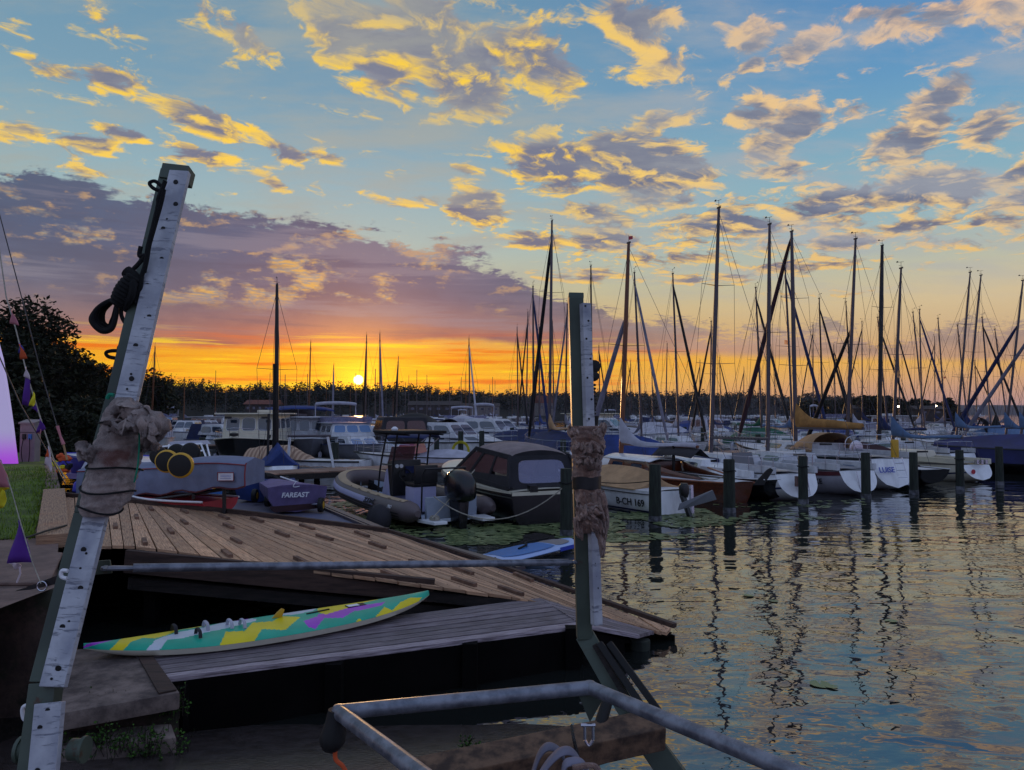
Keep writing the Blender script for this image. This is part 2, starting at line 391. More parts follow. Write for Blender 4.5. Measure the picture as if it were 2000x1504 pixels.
# grass soil
m, b = shader('lawn')
c = worldpos(); f = noise(c, 1.2, 6, .6); g = noise(c, 30, 3)
k = mix(sstep(f, .35, .65), lin((56, 74, 20)), lin((88, 112, 30))); k = mix(sstep(g, .5, .7) * .4, k, lin((96, 100, 40)))
lk(k, b.inputs['Base Color']); b.inputs['Roughness'].default_value = .95; bump(b, g, .8, .04)
def leafy(name, a, d):
    m, b = shader(name)
    oi = E.nt.nodes.new('ShaderNodeAttribute'); oi.attribute_name = 'tone'
    lk(mix(E(oi.outputs['Fac']), lin(d), lin(a)), b.inputs['Base Color']); b.inputs['Roughness'].default_value = .7
    b.inputs['Specular IOR Level'].default_value = .2
leafy('grass_blade', (118, 144, 40), (60, 82, 22))
leafy('leaf', (62, 74, 34), (24, 30, 16))
leafy('leaf_dark', (40, 46, 26), (18, 22, 14))
leafy('weed_leaf', (66, 104, 34), (30, 52, 20))
leafy('lily', (128, 138, 92), (62, 80, 48))
MT['lily'].node_tree.nodes['Principled BSDF'].inputs['Roughness'].default_value = .38
M('forest_floor', (26, 28, 18), .95)
M('far_hill', (40, 52, 50), .95)

# lake water
m, b = shader('lake_water')
c = worldpos()
sx = E.nt.nodes.new('ShaderNodeSeparateXYZ'); E.nt.links.new(c.s, sx.inputs[0]); WX = E(sx.outputs[0]); WY = E(sx.outputs[1])
b.inputs['Base Color'].default_value = (.012, .014, .013, 1); b.inputs['Roughness'].default_value = .015; b.inputs['IOR'].default_value = 2.5
w1 = noise(scaled(c, (.8, 1.25, 1)), 1.15, 2, .45, .5); w2 = noise(scaled(c, (1, 1.5, 1)), 4.2, 2, .5, .3)
patch_ = noise(scaled(c, (.12, .3, 1)), 1.0, 4, .55)
hgt = w1 * .027 + w2 * .0040 * sstep(patch_, .35, .62, .35, 1.5) + noise(scaled(c, (.3, .8, 1)), 1.0, 2, .5) * .05
n = E.nt.nodes.new('ShaderNodeBump'); n.inputs['Strength'].default_value = 1.0; n.inputs['Distance'].default_value = 1.0
lk(hgt * sstep(WY, 12, 60, 1.0, .35), n.inputs['Height']); E.nt.links.new(n.outputs[0], b.inputs['Normal'])

# ------------------------------------------------------------------ mesh helper
def V3(*a): return Vector(a)
class MB:
    def __init__(s): s.v = []; s.f = []; s.mi = []; s.uv = {}; s.tone = []
    def add(s, vs, fs, mi=0, uvs=None, tone=.5):
        o = len(s.v); s.v += [tuple(p) for p in vs]
        for k, f in enumerate(fs):
            s.f.append(tuple(i + o for i in f)); s.mi.append(mi); s.tone.append(tone)
            if uvs: s.uv[len(s.f) - 1] = uvs[k]
        return s
    def box(s, c, d, R=None, mi=0, tone=.5):
        R = R or Matrix.Identity(3); c = Vector(c)
        P = [c + R @ Vector((x * d[0] / 2, y * d[1] / 2, z * d[2] / 2)) for x in (-1, 1) for y in (-1, 1) for z in (-1, 1)]
        return s.add(P, [(0, 1, 3, 2), (4, 6, 7, 5), (0, 4, 5, 1), (2, 3, 7, 6), (0, 2, 6, 4), (1, 5, 7, 3)], mi, tone=tone)
    def hexa(s, P, mi=0, tone=.5):   # 4 bottom, 4 top
        return s.add(P, [(3, 2, 1, 0), (4, 5, 6, 7), (0, 1, 5, 4), (1, 2, 6, 5), (2, 3, 7, 6), (3, 0, 4, 7)], mi, tone=tone)
    def beam(s, a, b, wd, ht, up=(0, 0, 1), mi=0, tone=.5, uvlen=True):
        a = Vector(a); b = Vector(b); d = (b - a).normalized(); L = (b - a).length
        sd = d.cross(Vector(up)).normalized(); u = sd.cross(d).normalized()
        P = [a - sd * wd / 2 - u * ht / 2, a + sd * wd / 2 - u * ht / 2, b + sd * wd / 2 - u * ht / 2, b - sd * wd / 2 - u * ht / 2,
             a - sd * wd / 2 + u * ht / 2, a + sd * wd / 2 + u * ht / 2, b + sd * wd / 2 + u * ht / 2, b - sd * wd / 2 + u * ht / 2]
        F = [(3, 2, 1, 0), (4, 5, 6, 7), (0, 1, 5, 4), (1, 2, 6, 5), (2, 3, 7, 6), (3, 0, 4, 7)]
        r = random.random() * 9
        U = [[(L, 0 + r), (L, wd + r), (0, wd + r), (0, r)], [(0, r), (0, wd + r), (L, wd + r), (L, r)], [(0, r), (wd, r), (wd, ht + r), (0, ht + r)],
             [(0, r), (L, r), (L, ht + r), (0, ht + r)], [(0, r), (wd, r), (wd, ht + r), (0, ht + r)], [(L, r), (0, r), (0, ht + r), (L, ht + r)]]
        return s.add(P, F, mi, U, tone)
    def tube(s, pts, r, n=8, cap=True, mi=0, tone=.5, flat=1.0):
        pts = [Vector(p) for p in pts]
        rs = r if isinstance(r, (list, tuple)) else [r] * len(pts)
        rings = []; prev = None
        for i, p in enumerate(pts):
            t = (pts[min(i + 1, len(pts) - 1)] - pts[max(i - 1, 0)])
            t = t.normalized() if t.length > 1e-9 else Vector((0, 0, 1))
            if prev is None:
                u = t.cross(Vector((0, 0, 1)))
                if u.length < .1: u = t.cross(Vector((1, 0, 0)))
            else: u = prev - t * prev.dot(t)
            u.normalize(); prev = u; w_ = t.cross(u)
            rings.append([p + (u * cos(2 * pi * k / n) + w_ * flat * sin(2 * pi * k / n)) * rs[i] for k in range(n)])
        return s.loft(rings, cap, mi, tone)
    def loft(s, rings, cap=True, mi=0, tone=.5, closed=True, flip=False):
        n = len(rings[0]); vs = [p for q in rings for p in q]; fs = []
        for i in range(len(rings) - 1):
            for k in range(n if closed else n - 1):
                a = i * n + k; b_ = i * n + (k + 1) % n
                fs.append((a, b_, b_ + n, a + n) if not flip else (a, a + n, b_ + n, b_))
        if cap: fs += [tuple(range(n))[::-1], tuple(range((len(rings) - 1) * n, len(rings) * n))]
        return s.add(vs, fs, mi, tone=tone)
    def lathe(s, c, prof, n=16, axis='z', mi=0):
        c = Vector(c); rings = []
        for r, h in prof:
            ring = []
            for k in range(n):
                a = 2 * pi * k / n; p = (r * cos(a), r * sin(a), h)
                ring.append(c + Vector({'z': p, 'x': (p[2], p[0], p[1]), 'y': (p[0], p[2], p[1])}[axis]))
            rings.append(ring)
        return s.loft(rings, True, mi)
    def poly(s, pts, thick=None, mi=0, tone=.5):
        pts = [Vector(p) for p in pts]; n = len(pts)
        if thick is None: return s.add(pts, [tuple(range(n))], mi, tone=tone)
        t = Vector(thick)
        return s.add(pts + [p + t for p in pts], [tuple(range(n))[::-1], tuple(range(n, 2 * n))] + [(i, (i + 1) % n, (i + 1) % n + n, i + n) for i in range(n)], mi, tone=tone)
    def sheet(s, grid, thick=0.0, mi=0, tone=.5):   # rows of points
        R = len(grid); Cn = len(grid[0]); vs = [Vector(p) for r in grid for p in r]
        fs = [(i * Cn + k, i * Cn + k + 1, (i + 1) * Cn + k + 1, (i + 1) * Cn + k) for i in range(R - 1) for k in range(Cn - 1)]
        uv = [[((f % Cn) / (Cn - 1), (f // Cn) / (R - 1)) for f in q] for q in fs]
        return s.add(vs, fs, mi, uv, tone)
    def build(s, name, mat, parent=None, smooth=40, world=False, bevel=0, solid=0, kind=None):
        me = bpy.data.meshes.new(name)
        vs = s.v
        if world and parent is not None:
            mi_ = mat_of(parent).inverted(); vs = [tuple(mi_ @ Vector(p)) for p in vs]
        me.from_pydata(vs, [], s.f)
        mats = mat if isinstance(mat, (list, tuple)) else [mat]
        for k in mats: me.materials.append(MT[k])
        if any(s.mi): me.polygons.foreach_set('material_index', s.mi)
        if any(t != .5 for t in s.tone):
            at_ = me.attributes.new('tone', 'FLOAT', 'FACE'); at_.data.foreach_set('value', s.tone)
        if s.uv:
            ul = me.uv_layers.new(name='UVMap')
            for p in me.polygons:
                u = s.uv.get(p.index)
                if u:
                    for li, q in zip(p.loop_indices, u): ul.data[li].uv = q
        if bevel or s.__dict__.get('fix'):
            bm = bmesh.new(); bm.from_mesh(me)
            if bevel: bmesh.ops.bevel(bm, geom=[e for e in bm.edges if len(e.link_faces) == 2 and e.calc_face_angle(0) > .6], offset=bevel, segments=2, profile=.6, affect='EDGES')
            bm.to_mesh(me); bm.free()
        if smooth:
            me.polygons.foreach_set('use_smooth', [True] * len(me.polygons)); me.set_sharp_from_angle(angle=radians(smooth))
        me.update()
        o = bpy.data.objects.new(name, me); COL.objects.link(o)
        if parent is not None: o.parent = parent
        if solid:
            md = o.modifiers.new('thickness', 'SOLIDIFY'); md.thickness = solid; md.offset = 0
        if kind: o['kind'] = kind
        return o
def mat_of(o):
    m = Matrix.Translation(o.location) @ o.rotation_euler.to_matrix().to_4x4()
    return mat_of(o.parent) @ m if o.parent else m
def tag(o, label, cat, group=None):
    o['label'] = label; o['category'] = cat
    if group: o['group'] = group
    return o
def thing(name, label, cat, loc=(0, 0, 0), rz=0, group=None):
    o = bpy.data.objects.new(name, None); COL.objects.link(o); o.empty_display_size = .2
    o.location = loc; o.rotation_euler = (0, 0, rz); return tag(o, label, cat, group)
KIDS = {}
def dup(root, loc, rz, label, group=None, sc=None):
    r = root.copy(); COL.objects.link(r); r.location = loc; r.rotation_euler = (0, 0, rz); r['label'] = label
    if sc: r.scale = sc
    if group: r['group'] = group
    for ch in list(root.children):
        c = ch.copy(); COL.objects.link(c); c.parent = r
        for g in ch.children:
            d = g.copy(); COL.objects.link(d); d.parent = c
    return r
def text_mesh(name, txt, size, mat, parent, M4, depth=.003, shear=0, bold=0):
    cu = bpy.data.curves.new(name, 'FONT'); cu.body = txt; cu.size = size; cu.extrude = depth; cu.shear = shear; cu.align_x = 'CENTER'; cu.align_y = 'CENTER'; cu.offset = bold
    ob = bpy.data.objects.new(name + '_c', cu); COL.objects.link(ob)
    bpy.context.view_layer.update()
    me = bpy.data.meshes.new_from_object(ob.evaluated_get(bpy.context.evaluated_depsgraph_get()))
    bpy.data.objects.remove(ob); me.materials.clear(); me.materials.append(MT[mat]); me.name = name
    me.transform(M4)
    o = bpy.data.objects.new(name, me); COL.objects.link(o)
    if parent is not None: o.parent = parent
    return o
def frame4(origin, xdir, up):      # text plane: x along xdir, y along up
    x = Vector(xdir).normalized(); u = Vector(up); u = (u - x * u.dot(x)).normalized(); n = x.cross(u)
    m = Matrix((x, u, n)).transposed().to_4x4(); m.translation = Vector(origin); return m
def cat_pts(a, b, sag, n=10):      # hanging line
    a = Vector(a); b = Vector(b)
    return [a.lerp(b, i / n) - Vector((0, 0, sag * 4 * (i / n) * (1 - i / n))) for i in range(n + 1)]
def spline(pts, n=8):
    pts = [Vector(p) for p in pts]; out = []
    for i in range(len(pts) - 1):
        p0 = pts[max(i - 1, 0)]; p1 = pts[i]; p2 = pts[i + 1]; p3 = pts[min(i + 2, len(pts) - 1)]
        for k in range(n):
            t = k / n
            out.append(.5 * ((2 * p1) + (p2 - p0) * t + (2 * p0 - 5 * p1 + 4 * p2 - p3) * t * t + (3 * p1 - p0 - 3 * p2 + p3) * t ** 3))
    return out + [pts[-1]]

# ------------------------------------------------------------------ setting
from mathutils import noise as mnoise
def struct(o): o['kind'] = 'structure'; return o
g = []
ys = [-60, 0, 20, 60, 200, 800, 2500, 9000]
mb = MB(); mb.sheet([[(x, y, 0) for x in (-6000, -600, -60, 0, 60, 600, 6000)] for y in ys])
struct(mb.build('water', 'lake_water', smooth=0))
mb = MB(); mb.sheet([[(x, y, -3.0) for x in (-6000, 0, 6000)] for y in (-60, 200, 9000)])
struct(mb.build('lake_bed', 'forest_floor', smooth=0))

ZQ = 1.1
quay = [(-3.95, 6.7), (-7.9, 13.6), (-18.5, 31), (-31, 52), (-60, 105), (-120, 210)]
mb = MB()
back = [(-3.95, -8), (-400, -8), (-400, 210)]
for a, b in zip([(-3.95, -8)] + quay[:-1], quay):      # top in strips
    mb.add([(a[0], a[1], ZQ), (b[0], b[1], ZQ), (-400, b[1], ZQ), (-400, a[1], ZQ)], [(0, 1, 2, 3)])
struct(mb.build('quay_top', 'quay_paving', smooth=0))
# the quay wall that faces the lake and the slipway
mb = MB()
EDGE = [(-3.95, -8)] + quay
for a, b in zip(EDGE[1:-1], EDGE[2:]):
    mb.add([(a[0], a[1], -3), (b[0], b[1], -3), (b[0], b[1], ZQ - .004), (a[0], a[1], ZQ - .004)], [(0, 1, 2, 3)])
tag(mb.build('quay_wall', 'concrete_dark', smooth=0), 'dark weathered quay wall running along the lake under the lawn edge', 'wall')
# front return of the quay, seen at the lower left
mb = MB()
rows = []
for i in range(15):
    z = ZQ - .004 - i * .16
    rows.append([(-9.5 + k * .28, 6.7 - .05 * mnoise.noise(Vector((k * .7, i * .9, 3))) - .03 * (i % 4 == 0) - .0, z) for k in range(21)])
mb.sheet(rows)
tag(mb.build('stone_wall', 'concrete_dark', solid=.06), 'dark stained retaining wall below the paving at the lower left', 'wall')

# lawn with a ragged edge
mb = MB(); rows = []
for i in range(60):
    Y = 6.9 + (i / 59) ** 1.6 * 60
    k = 0
    while k < len(quay) - 2 and quay[k + 1][1] < Y: k += 1
    a, b = quay[k], quay[k + 1]; t = (Y - a[1]) / (b[1] - a[1]); xe = a[0] + (b[0] - a[0]) * t
    off = .30 + .10 * mnoise.noise(Vector((Y * 1.7, 0, 0))) if Y > 9.2 else 1.6 + .25 * mnoise.noise(Vector((Y * 2.0, 3, 0)))
    x1 = xe - off
    rows.append([(x1 - 90 * (q / 14) ** 2.2, Y, ZQ + .012 + (.03 * (q > 0))) for q in range(15)])
mb.sheet(rows)
struct(mb.build('lawn', 'lawn', smooth=60))
LAWN = rows
mb = MB(); rnd = random.Random(3)
for _ in range(15000):
    Y = 6.95 + rnd.random() ** 2.0 * 14
    i = min(range(60), key=lambda q: abs(LAWN[q][0][1] - Y)); x1 = LAWN[i][0][0]
    X = x1 + .05 - rnd.random() ** 1.3 * 4.5; h = .03 + rnd.random() * .07; a = rnd.random() * 6.3; wd = .006 + .002 * Y / 7
    dx, dy = cos(a) * wd, sin(a) * wd; lx, ly = rnd.gauss(0, .02), rnd.gauss(0, .02)
    mb.add([(X - dx, Y - dy, ZQ + .01), (X + dx, Y + dy, ZQ + .01), (X + lx, Y + ly, ZQ + .02 + h)], [(0, 1, 2)], tone=rnd.random())
o = mb.build('grass', 'grass_blade', smooth=0, kind='stuff')

# concrete kerb slabs at the lawn edge are part of the paving; concrete pad near the wall
mb = MB(); mb.poly([(-5.75, 6.75, ZQ + .004), (-4.02, 6.75, ZQ + .004), (-4.75, 8.2, ZQ + .004), (-6.0, 8.6, ZQ + .004)], (0, 0, .03))
struct(mb.build('concrete_pad', 'quay_paving', smooth=0, bevel=.01))

# slipway of wet concrete going down into the water
mb = MB(); rows = []
for i in range(24):
    Y = 1.5 + i * .36
    z = .55 - (Y - 3.2) * .165
    rows.append([(-3.9 + k * .3, Y, z + .012 * mnoise.noise(Vector((k * .5, i * .5, 7)))) for k in range(16)])
mb.sheet(rows)
struct(mb.build('slipway', 'wet_concrete', smooth=60))

# concrete ledge and steps at the foot of the quay
led = thing('concrete_steps', 'stained concrete landing with two steps down, below the surfboard tip', 'steps', (-3.4, 6.2, 0))
a, b_, c_, d_ = onz(100, 1396, .5), onz(352, 1352, .5), onz(287, 1262, .5), onz(120, 1268, .5)
MB().poly([tuple(p) for p in (a, b_, c_, d_)], (0, 0, -.13)).build('landing_slab', 'concrete', led, world=True, bevel=.02)
k1, k2, k3 = onz(283, 1268, .503), onz(340, 1348, .503), onz(316, 1350, .503)
MB().poly([tuple(Vector(p) + Vector((0, 0, .003))) for p in (onz(262, 1272, .5), onz(287, 1268, .5), onz(345, 1350, .5), onz(310, 1357, .5))], (0, 0, .012)).build('edge_plate', 'brown_beam', led, world=True)
a, b2, c2 = onz(60, 1410, .37), onz(350, 1362, .37), onz(284, 1290, .37)
MB().poly([tuple(a), tuple(b2), tuple(c2), tuple(onz(110, 1300, .37))], (0, 0, -.9)).build('landing_base', 'concrete_dark', led, world=True)
a, b3, c3, d3 = onz(40, 1520, .22), onz(342, 1440, .22), onz(330, 1415, .22), onz(150, 1440, .22)
MB().poly([tuple(onz(60, 1478, .25)), tuple(onz(345, 1440, .25)), tuple(onz(335, 1412, .25)), tuple(onz(120, 1428, .25))], (0, 0, -.8)).build('step', 'concrete', led, world=True, bevel=.02)

def leaves(mb, c, R3, n, size, rnd, lobes=9, fill=.35, spread=(.2, .66)):
    c = Vector(c); L = []
    for _ in range(lobes):
        d = Vector((rnd.gauss(0, 1), rnd.gauss(0, 1), rnd.gauss(0, 1))).normalized() * rnd.uniform(*spread)
        L.append((Vector((d.x * R3[0], d.y * R3[1], d.z * R3[2])), rnd.uniform(.28, .5)))
    for _ in range(n):
        q, r = rnd.choice(L)
        d = Vector((rnd.gauss(0, 1), rnd.gauss(0, 1), rnd.gauss(0, 1))).normalized() * (rnd.uniform(.65, 1.05) if rnd.random() > fill else rnd.random())
        p = c + q + Vector((d.x * R3[0] * r, d.y * R3[1] * r, d.z * R3[2] * r))
        s = size * rnd.uniform(.5, 1.3)
        u = Vector((rnd.gauss(0, 1), rnd.gauss(0, 1), rnd.gauss(0, .6))).normalized(); w_ = u.cross(Vector((rnd.gauss(0, 1), rnd.gauss(0, 1), rnd.gauss(0, 1)))).normalized()
        mb.add([p - u * s, p + w_ * s * .45 - u * s * .1, p + u * s, p - w_ * s * .45 + u * .1 * s], [(0, 1, 2, 3)], tone=min(1, max(0, rnd.gauss(.5, .25))))
def tree(name, label, x, y, z0, h, rx, rnd, n=6000, size=.2, mat='leaf_dark', trunk=.4, lobes=14, base=.25, group=None):
    t = thing(name, label, 'tree', (x, y, z0), 0, group)
    tk = MB(); tr = h * .018 + .05
    pts = [(0, 0, -.3), (rnd.uniform(-.1, .1), 0, h * .25), (rnd.uniform(-.3, .3), rnd.uniform(-.2, .2), h * .5), (rnd.uniform(-.4, .4), 0, h * .8)]
    tk.tube(spline(pts, 4), [tr * (1.25 - 1.0 * i / 12) for i in range(13)], 8)
    for k in range(7):
        a = k * 2.4 + rnd.random(); zz = h * rnd.uniform(.3, .7); e = Vector((cos(a) * rx * .75, sin(a) * rx * .6, zz + h * rnd.uniform(.08, .22)))
        tk.tube(spline([(0, 0, zz), (e.x * .5, e.y * .5, zz + h * .05), e], 3), [tr * .45, tr * .38, tr * .3, tr * .25, tr * .2, tr * .15, tr * .08], 5)
    tk.build('trunk', 'bark', t)
    m = MB(); leaves(m, (0, 0, h * (base + (1 - base) / 2)), (rx, rx * .9, h * (1 - base) / 2), n, size, rnd, lobes, .3, (.3, .82) if size < .3 else (.2, .66))
    m.build('crown', mat, t, smooth=0)
    return t
rnd = random.Random(11)
bank = [  # px of the trunk, distance, px of the top, half width in m, label
    (20, 46, 585, 3.9, 'tallest broad dark tree at the far left above the lawn'),
    (120, 50, 672, 2.6, 'bushy dark tree with a ragged top right of the tallest one'),
    (62, 60, 640, 3.0, 'dark tree filling the gap behind the two nearest trees on the left bank'),
    (175, 58, 706, 2.6, 'low rounded dark tree sloping down towards the yellow sky'),
    (222, 70, 724, 3.2, 'dark bushy tree directly left of the leaning white plank post'),
    (-30, 38, 640, 3.0, 'dark overhanging tree at the left edge above the white banner'),
    (275, 90, 728, 3.8, 'dark tree just right of the leaning post beyond the marina')]
for px, Y, top, rx, lb in bank:
    p = at(px, 808, Y); zt = at(px, top, Y).z
    tree('broadleaf_tree', lb, p.x, Y, 1.0, zt - 1.0, rx, rnd, n=14000 if Y < 65 else 9000, size=.17 if Y < 65 else .25, lobes=30, base=.06, group='dark trees on the left bank')
for px, Y, top, rx, lb in [(120, 34, 800, 2.0, 'black bush at the end of the lawn path behind the flags'), (170, 38, 790, 2.4, 'black bush hanging over the water behind the furry padding'), (215, 46, 780, 2.6, 'dark bush at the water edge between padding and marina'), (60, 32, 790, 2.3, 'dark bush behind the utility cabinet'), (10, 30, 770, 2.2, 'dark bush behind the glowing banner'), (118, 27.5, 868, 1.0, 'low black bush at the water edge behind the knotted flags')]:
    p = at(px, 808, Y); zt = at(px, top, Y).z
    tree('bush', lb, p.x, Y, .6, zt - .4, rx, rnd, n=7500, size=.15, lobes=16, base=-.1, group='bushes along the left bank')['category'] = 'bush'
# land under the bank trees, rising a little
mb = MB(); mb.sheet([[(-400, 30, 1.6), (-60, 33, 1.5), (-22.5, 36, .9)], [(-400, 60, 5), (-80, 60, 3), (-38.5, 62, .8)], [(-400, 105, 8), (-110, 105, 4), (-64, 105, .8)], [(-500, 210, 10), (-170, 210, 5), (-124, 215, .4)], [(-600, 330, 10), (-240, 330, 5), (-190, 335, -1)]])
struct(mb.build('left_bank', 'forest_floor'))

# far shore: hill and wood
prof = [(150, 738, 210), (240, 735, 230), (320, 729, 250), (380, 744, 270), (430, 752, 290), (480, 746, 310), (560, 752, 330), (640, 742, 350), (700, 752, 370), (760, 747, 390), (850, 758, 420),
        (1000, 766, 560), (1100, 768, 700), (1300, 765, 760), (1500, 769, 800), (1600, 770, 800), (1680, 778, 820), (1760, 782, 860)]
mb = MB(); rows = [[], [], [], []]
for px, ty, Y in prof:
    a = at(px, 808, Y); up = Vector((a.x, a.y, 0)).normalized()
    ht = (808 - ty) * Y / FP + H
    for k, (dy, z) in enumerate(((-12, -1.5), (0, 1.2), (40, ht * .84), (160, ht * .93))):
        q = Vector((a.x, a.y, 0)) + up * dy; rows[k].append((q.x, q.y, z))
mb.sheet(rows); struct(mb.build('far_shore', 'forest_floor'))
mb = MB(); rnd = random.Random(5)
x = 150.0
while x < 1760:
    for i in range(len(prof) - 1):
        if prof[i][0] <= x <= prof[i + 1][0]: break
    a, b = prof[i], prof[i + 1]; t = (x - a[0]) / (b[0] - a[0]); ty = a[1] + (b[1] - a[1]) * t; Y = a[2] + (b[2] - a[2]) * t
    for row in range(3):
        Yr = Y + 4 + row * 22 * Y / 400; p = at(x + rnd.uniform(-5, 5), 808, Yr)
        top = (808 - ty + 8 + 9 * mnoise.noise(Vector((x * .014, 0, 1))) + 4 * mnoise.noise(Vector((x * .06, 0, 4))) - rnd.uniform(-.5, 4 if row == 2 else 12)) * Yr / FP + H
        zb = 1.0 + row * (top * .14); hh = top - zb; rx = Yr / FP * rnd.uniform(9, 19)
        leaves(mb, (p.x, p.y, zb + hh * .5), (rx, rx * .8, hh * .5), 150 if row < 2 else 240, Y / FP * rnd.uniform(2.0, 3.0), rnd, 12, .45)
    x += rnd.uniform(5, 9)
o = mb.build('far_wood', 'leaf_dark', smooth=0, kind='stuff')

# blue hills far across the lake on the right
mb = MB(); rows = [[], [], []]
for px in range(1560, 2500, 16):
    Y = 3300; a = at(px, 808, Y); ht = (808 - 789 - (2.2 if px > 2050 else 0) + 1.2 * mnoise.noise(Vector((px * .02, 0, 0)))  + 1.0 * mnoise.noise(Vector((px * .11, 0, 5)))) * Y / FP
    for k, (dy, z) in enumerate(((-50, -2), (0, ht * .85), (200, ht))): rows[k].append((a.x, Y + dy, z))
mb.sheet(rows); struct(mb.build('distant_hills', 'far_hill'))

# wooded point on the right
mb = MB(); rows = []
pt = [(1560, 240), (1640, 190), (1700, 172), (1780, 165), (1850, 165), (1885, 172)]
lo = []; mi_ = []; hi = []
for px, Y in pt:
    a = at(px, 808, Y); lo.append((a.x, Y - 6, -1.2)); mi_.append((a.x, Y, .9)); hi.append((a.x * 1.25, Y + 60, 1.4 if px < 1860 else -.5))
mb.sheet([lo, mi_, hi]); struct(mb.build('wooded_point', 'forest_floor'))
rnd = random.Random(21)
for i, (px, top, Y, rx) in enumerate([(1590, 780, 225, 8), (1622, 776, 215, 6), (1655, 770, 200, 6.5), (1690, 774, 190, 6), (1718, 768, 185, 6.5), (1750, 776, 182, 5.5), (1785, 778, 178, 6), (1815, 783, 176, 5), (1834, 780, 174, 4), (1856, 772, 172, 2.2), (1700, 778, 215, 8), (1770, 780, 215, 8)]):
    p = at(px, 808, Y); zt = at(px, top, Y).z
    tree('shore_tree', ['leftmost', 'second', 'third', 'fourth', 'fifth', 'sixth', 'seventh', 'eighth', 'ninth', 'slim tall outermost', 'broad rear left', 'broad rear right'][i] + ' dark tree on the wooded point at the right', p.x, Y, .8, zt - .8, rx * .95, rnd, n=3600, size=.7, lobes=16, base=-.12, group='trees on the wooded point')
def lamp(px, py, Y, lb):
    t = thing('street_lamp', lb, 'lamp', (at(px, 808, Y).x, Y, .9), 0, 'lit lamps on the wooded point')
    z = at(px, py, Y).z - .9
    MB().tube([(0, 0, 0), (0, 0, z - .2)], .07, 6).build('post', 'spar_dark', t)
    MB().lathe((0, 0, z), [(.05, -.18), (.2, -.08), (.22, .06), (.08, .18)], 10).build('lamp_head', 'lamp_glow', t)
lamp(1755, 794, 160, 'round lit lamp left of the long masts on the wooded point'); lamp(1828, 793, 160, 'round lit lamp near the outer end of the wooded point')

def house(px, py_base, Y, wd, dp, hw, hr, wall, roof, lb, rz=0, wins=3):
    p = at(px, 808, Y); z0 = at(px, py_base, Y).z
    t = thing('house', lb, 'house', (p.x, Y, z0), rz)
    w_ = MB().box((0, 0, hw / 2 - 1), (wd, dp, hw + 2)).build('wall', wall, t, smooth=0)
    m = MB(); m.add([(-wd / 2 - .4, -dp / 2 - .4, hw), (wd / 2 + .4, -dp / 2 - .4, hw), (wd / 2 + .4, dp / 2 + .4, hw), (-wd / 2 - .4, dp / 2 + .4, hw), (-wd / 2 - .4, 0, hw + hr), (wd / 2 + .4, 0, hw + hr)], [(0, 1, 5, 4), (2, 3, 4, 5), (0, 4, 3), (1, 2, 5), (0, 3, 2, 1)])
    m.build('roof', roof, t, smooth=0)
    for i in range(wins):
        MB().box((-wd / 2 + wd * (i + .5) / wins, -dp / 2 - .03, hw * .55), (wd / wins * .4, .05, hw * .3)).build('window', 'cabin_glass', t, smooth=0)
house(1062, 806, 520, 11, 8, 6.5, 5, 'wall_plaster', 'roof_tile', 'pale house with a steep tiled roof on the far shore left of the green post', .5)
house(930, 806, 400, 24, 8, 3.4, 1.6, 'wall_plaster', 'wall_dark', 'long white boathouse on the far shore right of the low sun', 0, 7)
house(515, 806, 205, 8, 6, 2.2, 1.2, 'wall_dark', 'roof_tile', 'low shed with a long brick red roof behind the blue canopy boat', 0, 5)
house(1808, 812, 168, 6, 4, 1.4, .8, 'wall_dark', 'wall_dark', 'small dark boathouse under the trees of the wooded point', 0, 2)
house(1700, 810, 186, 10, 4, 1.5, .8, 'wall_dark', 'wall_dark', 'long dark shed under the trees of the wooded point', 0, 5)
house(850, 807, 330, 22, 9, 3.4, 1.8, 'wall_dark', 'wall_dark', 'wide low boat shed at the foot of the wood right of the sun', 0, 6)

# lily pads
rnd = random.Random(9); mb = MB()
def pad(x, y, r, z):
    a0 = rnd.random() * 6.28; n = 11; tx, ty = rnd.gauss(0, .03), rnd.gauss(0, .03)
    P = [(x, y, z)]
    for k in range(n + 1):
        a = a0 + .25 + k * (5.8 / n); rr = r * rnd.uniform(.92, 1.05)
        P.append((x + cos(a) * rr, y + sin(a) * rr * .95, z + cos(a) * tx * rr + sin(a) * ty * rr + .004))
    mb.add(P, [(0, k + 1, k + 2) for k in range(n)], tone=min(1, max(0, rnd.gauss(.5, .28))))
def padzone(poly, n, r0, r1):
    P = [onz(*q) for q in poly]; xs = [p.x for p in P]; ysx = [p.y for p in P]; k = 0; tries = 0
    while k < n and tries < n * 20:
        tries += 1
        x = rnd.uniform(min(xs), max(xs)); y = rnd.uniform(min(ysx), max(ysx)); ins = False
        for i in range(len(P)):
            a, b = P[i], P[i - 1]
            if (a.y > y) != (b.y > y) and x < (b.x - a.x) * (y - a.y) / (b.y - a.y) + a.x: ins = not ins
        if ins and mnoise.noise(Vector((x * .8, y * .55, 2))) > -.22: pad(x, y, rnd.uniform(r0, r1), .006 + rnd.random() * .006); k += 1
padzone([(640, 985), (700, 975), (860, 1020), (1000, 1025), (1110, 1010), (1420, 990), (1480, 1000), (1380, 1040), (1200, 1060), (1040, 1062), (960, 1075), (900, 1080), (760, 1040)], 1500, .05, .125)
padzone([(860, 1030), (1100, 1030), (1100, 1056), (960, 1074), (890, 1072)], 420, .05, .12)
padzone([(1380, 985), (1700, 975), (1660, 1010), (1420, 1030)], 150, .05, .11)
padzone([(1180, 1000), (1420, 1000), (1380, 1050), (1190, 1060)], 420, .05, .115)
for px, py, r in [(1460, 1164, .09), (1602, 1338, .1), (1740, 1214, .08), (1510, 1175, .07), (1625, 1343, .06)]:
    p = onz(px, py); pad(p.x, p.y, r, .008)
mb.build('lily_pads', 'lily', smooth=0, kind='stuff')

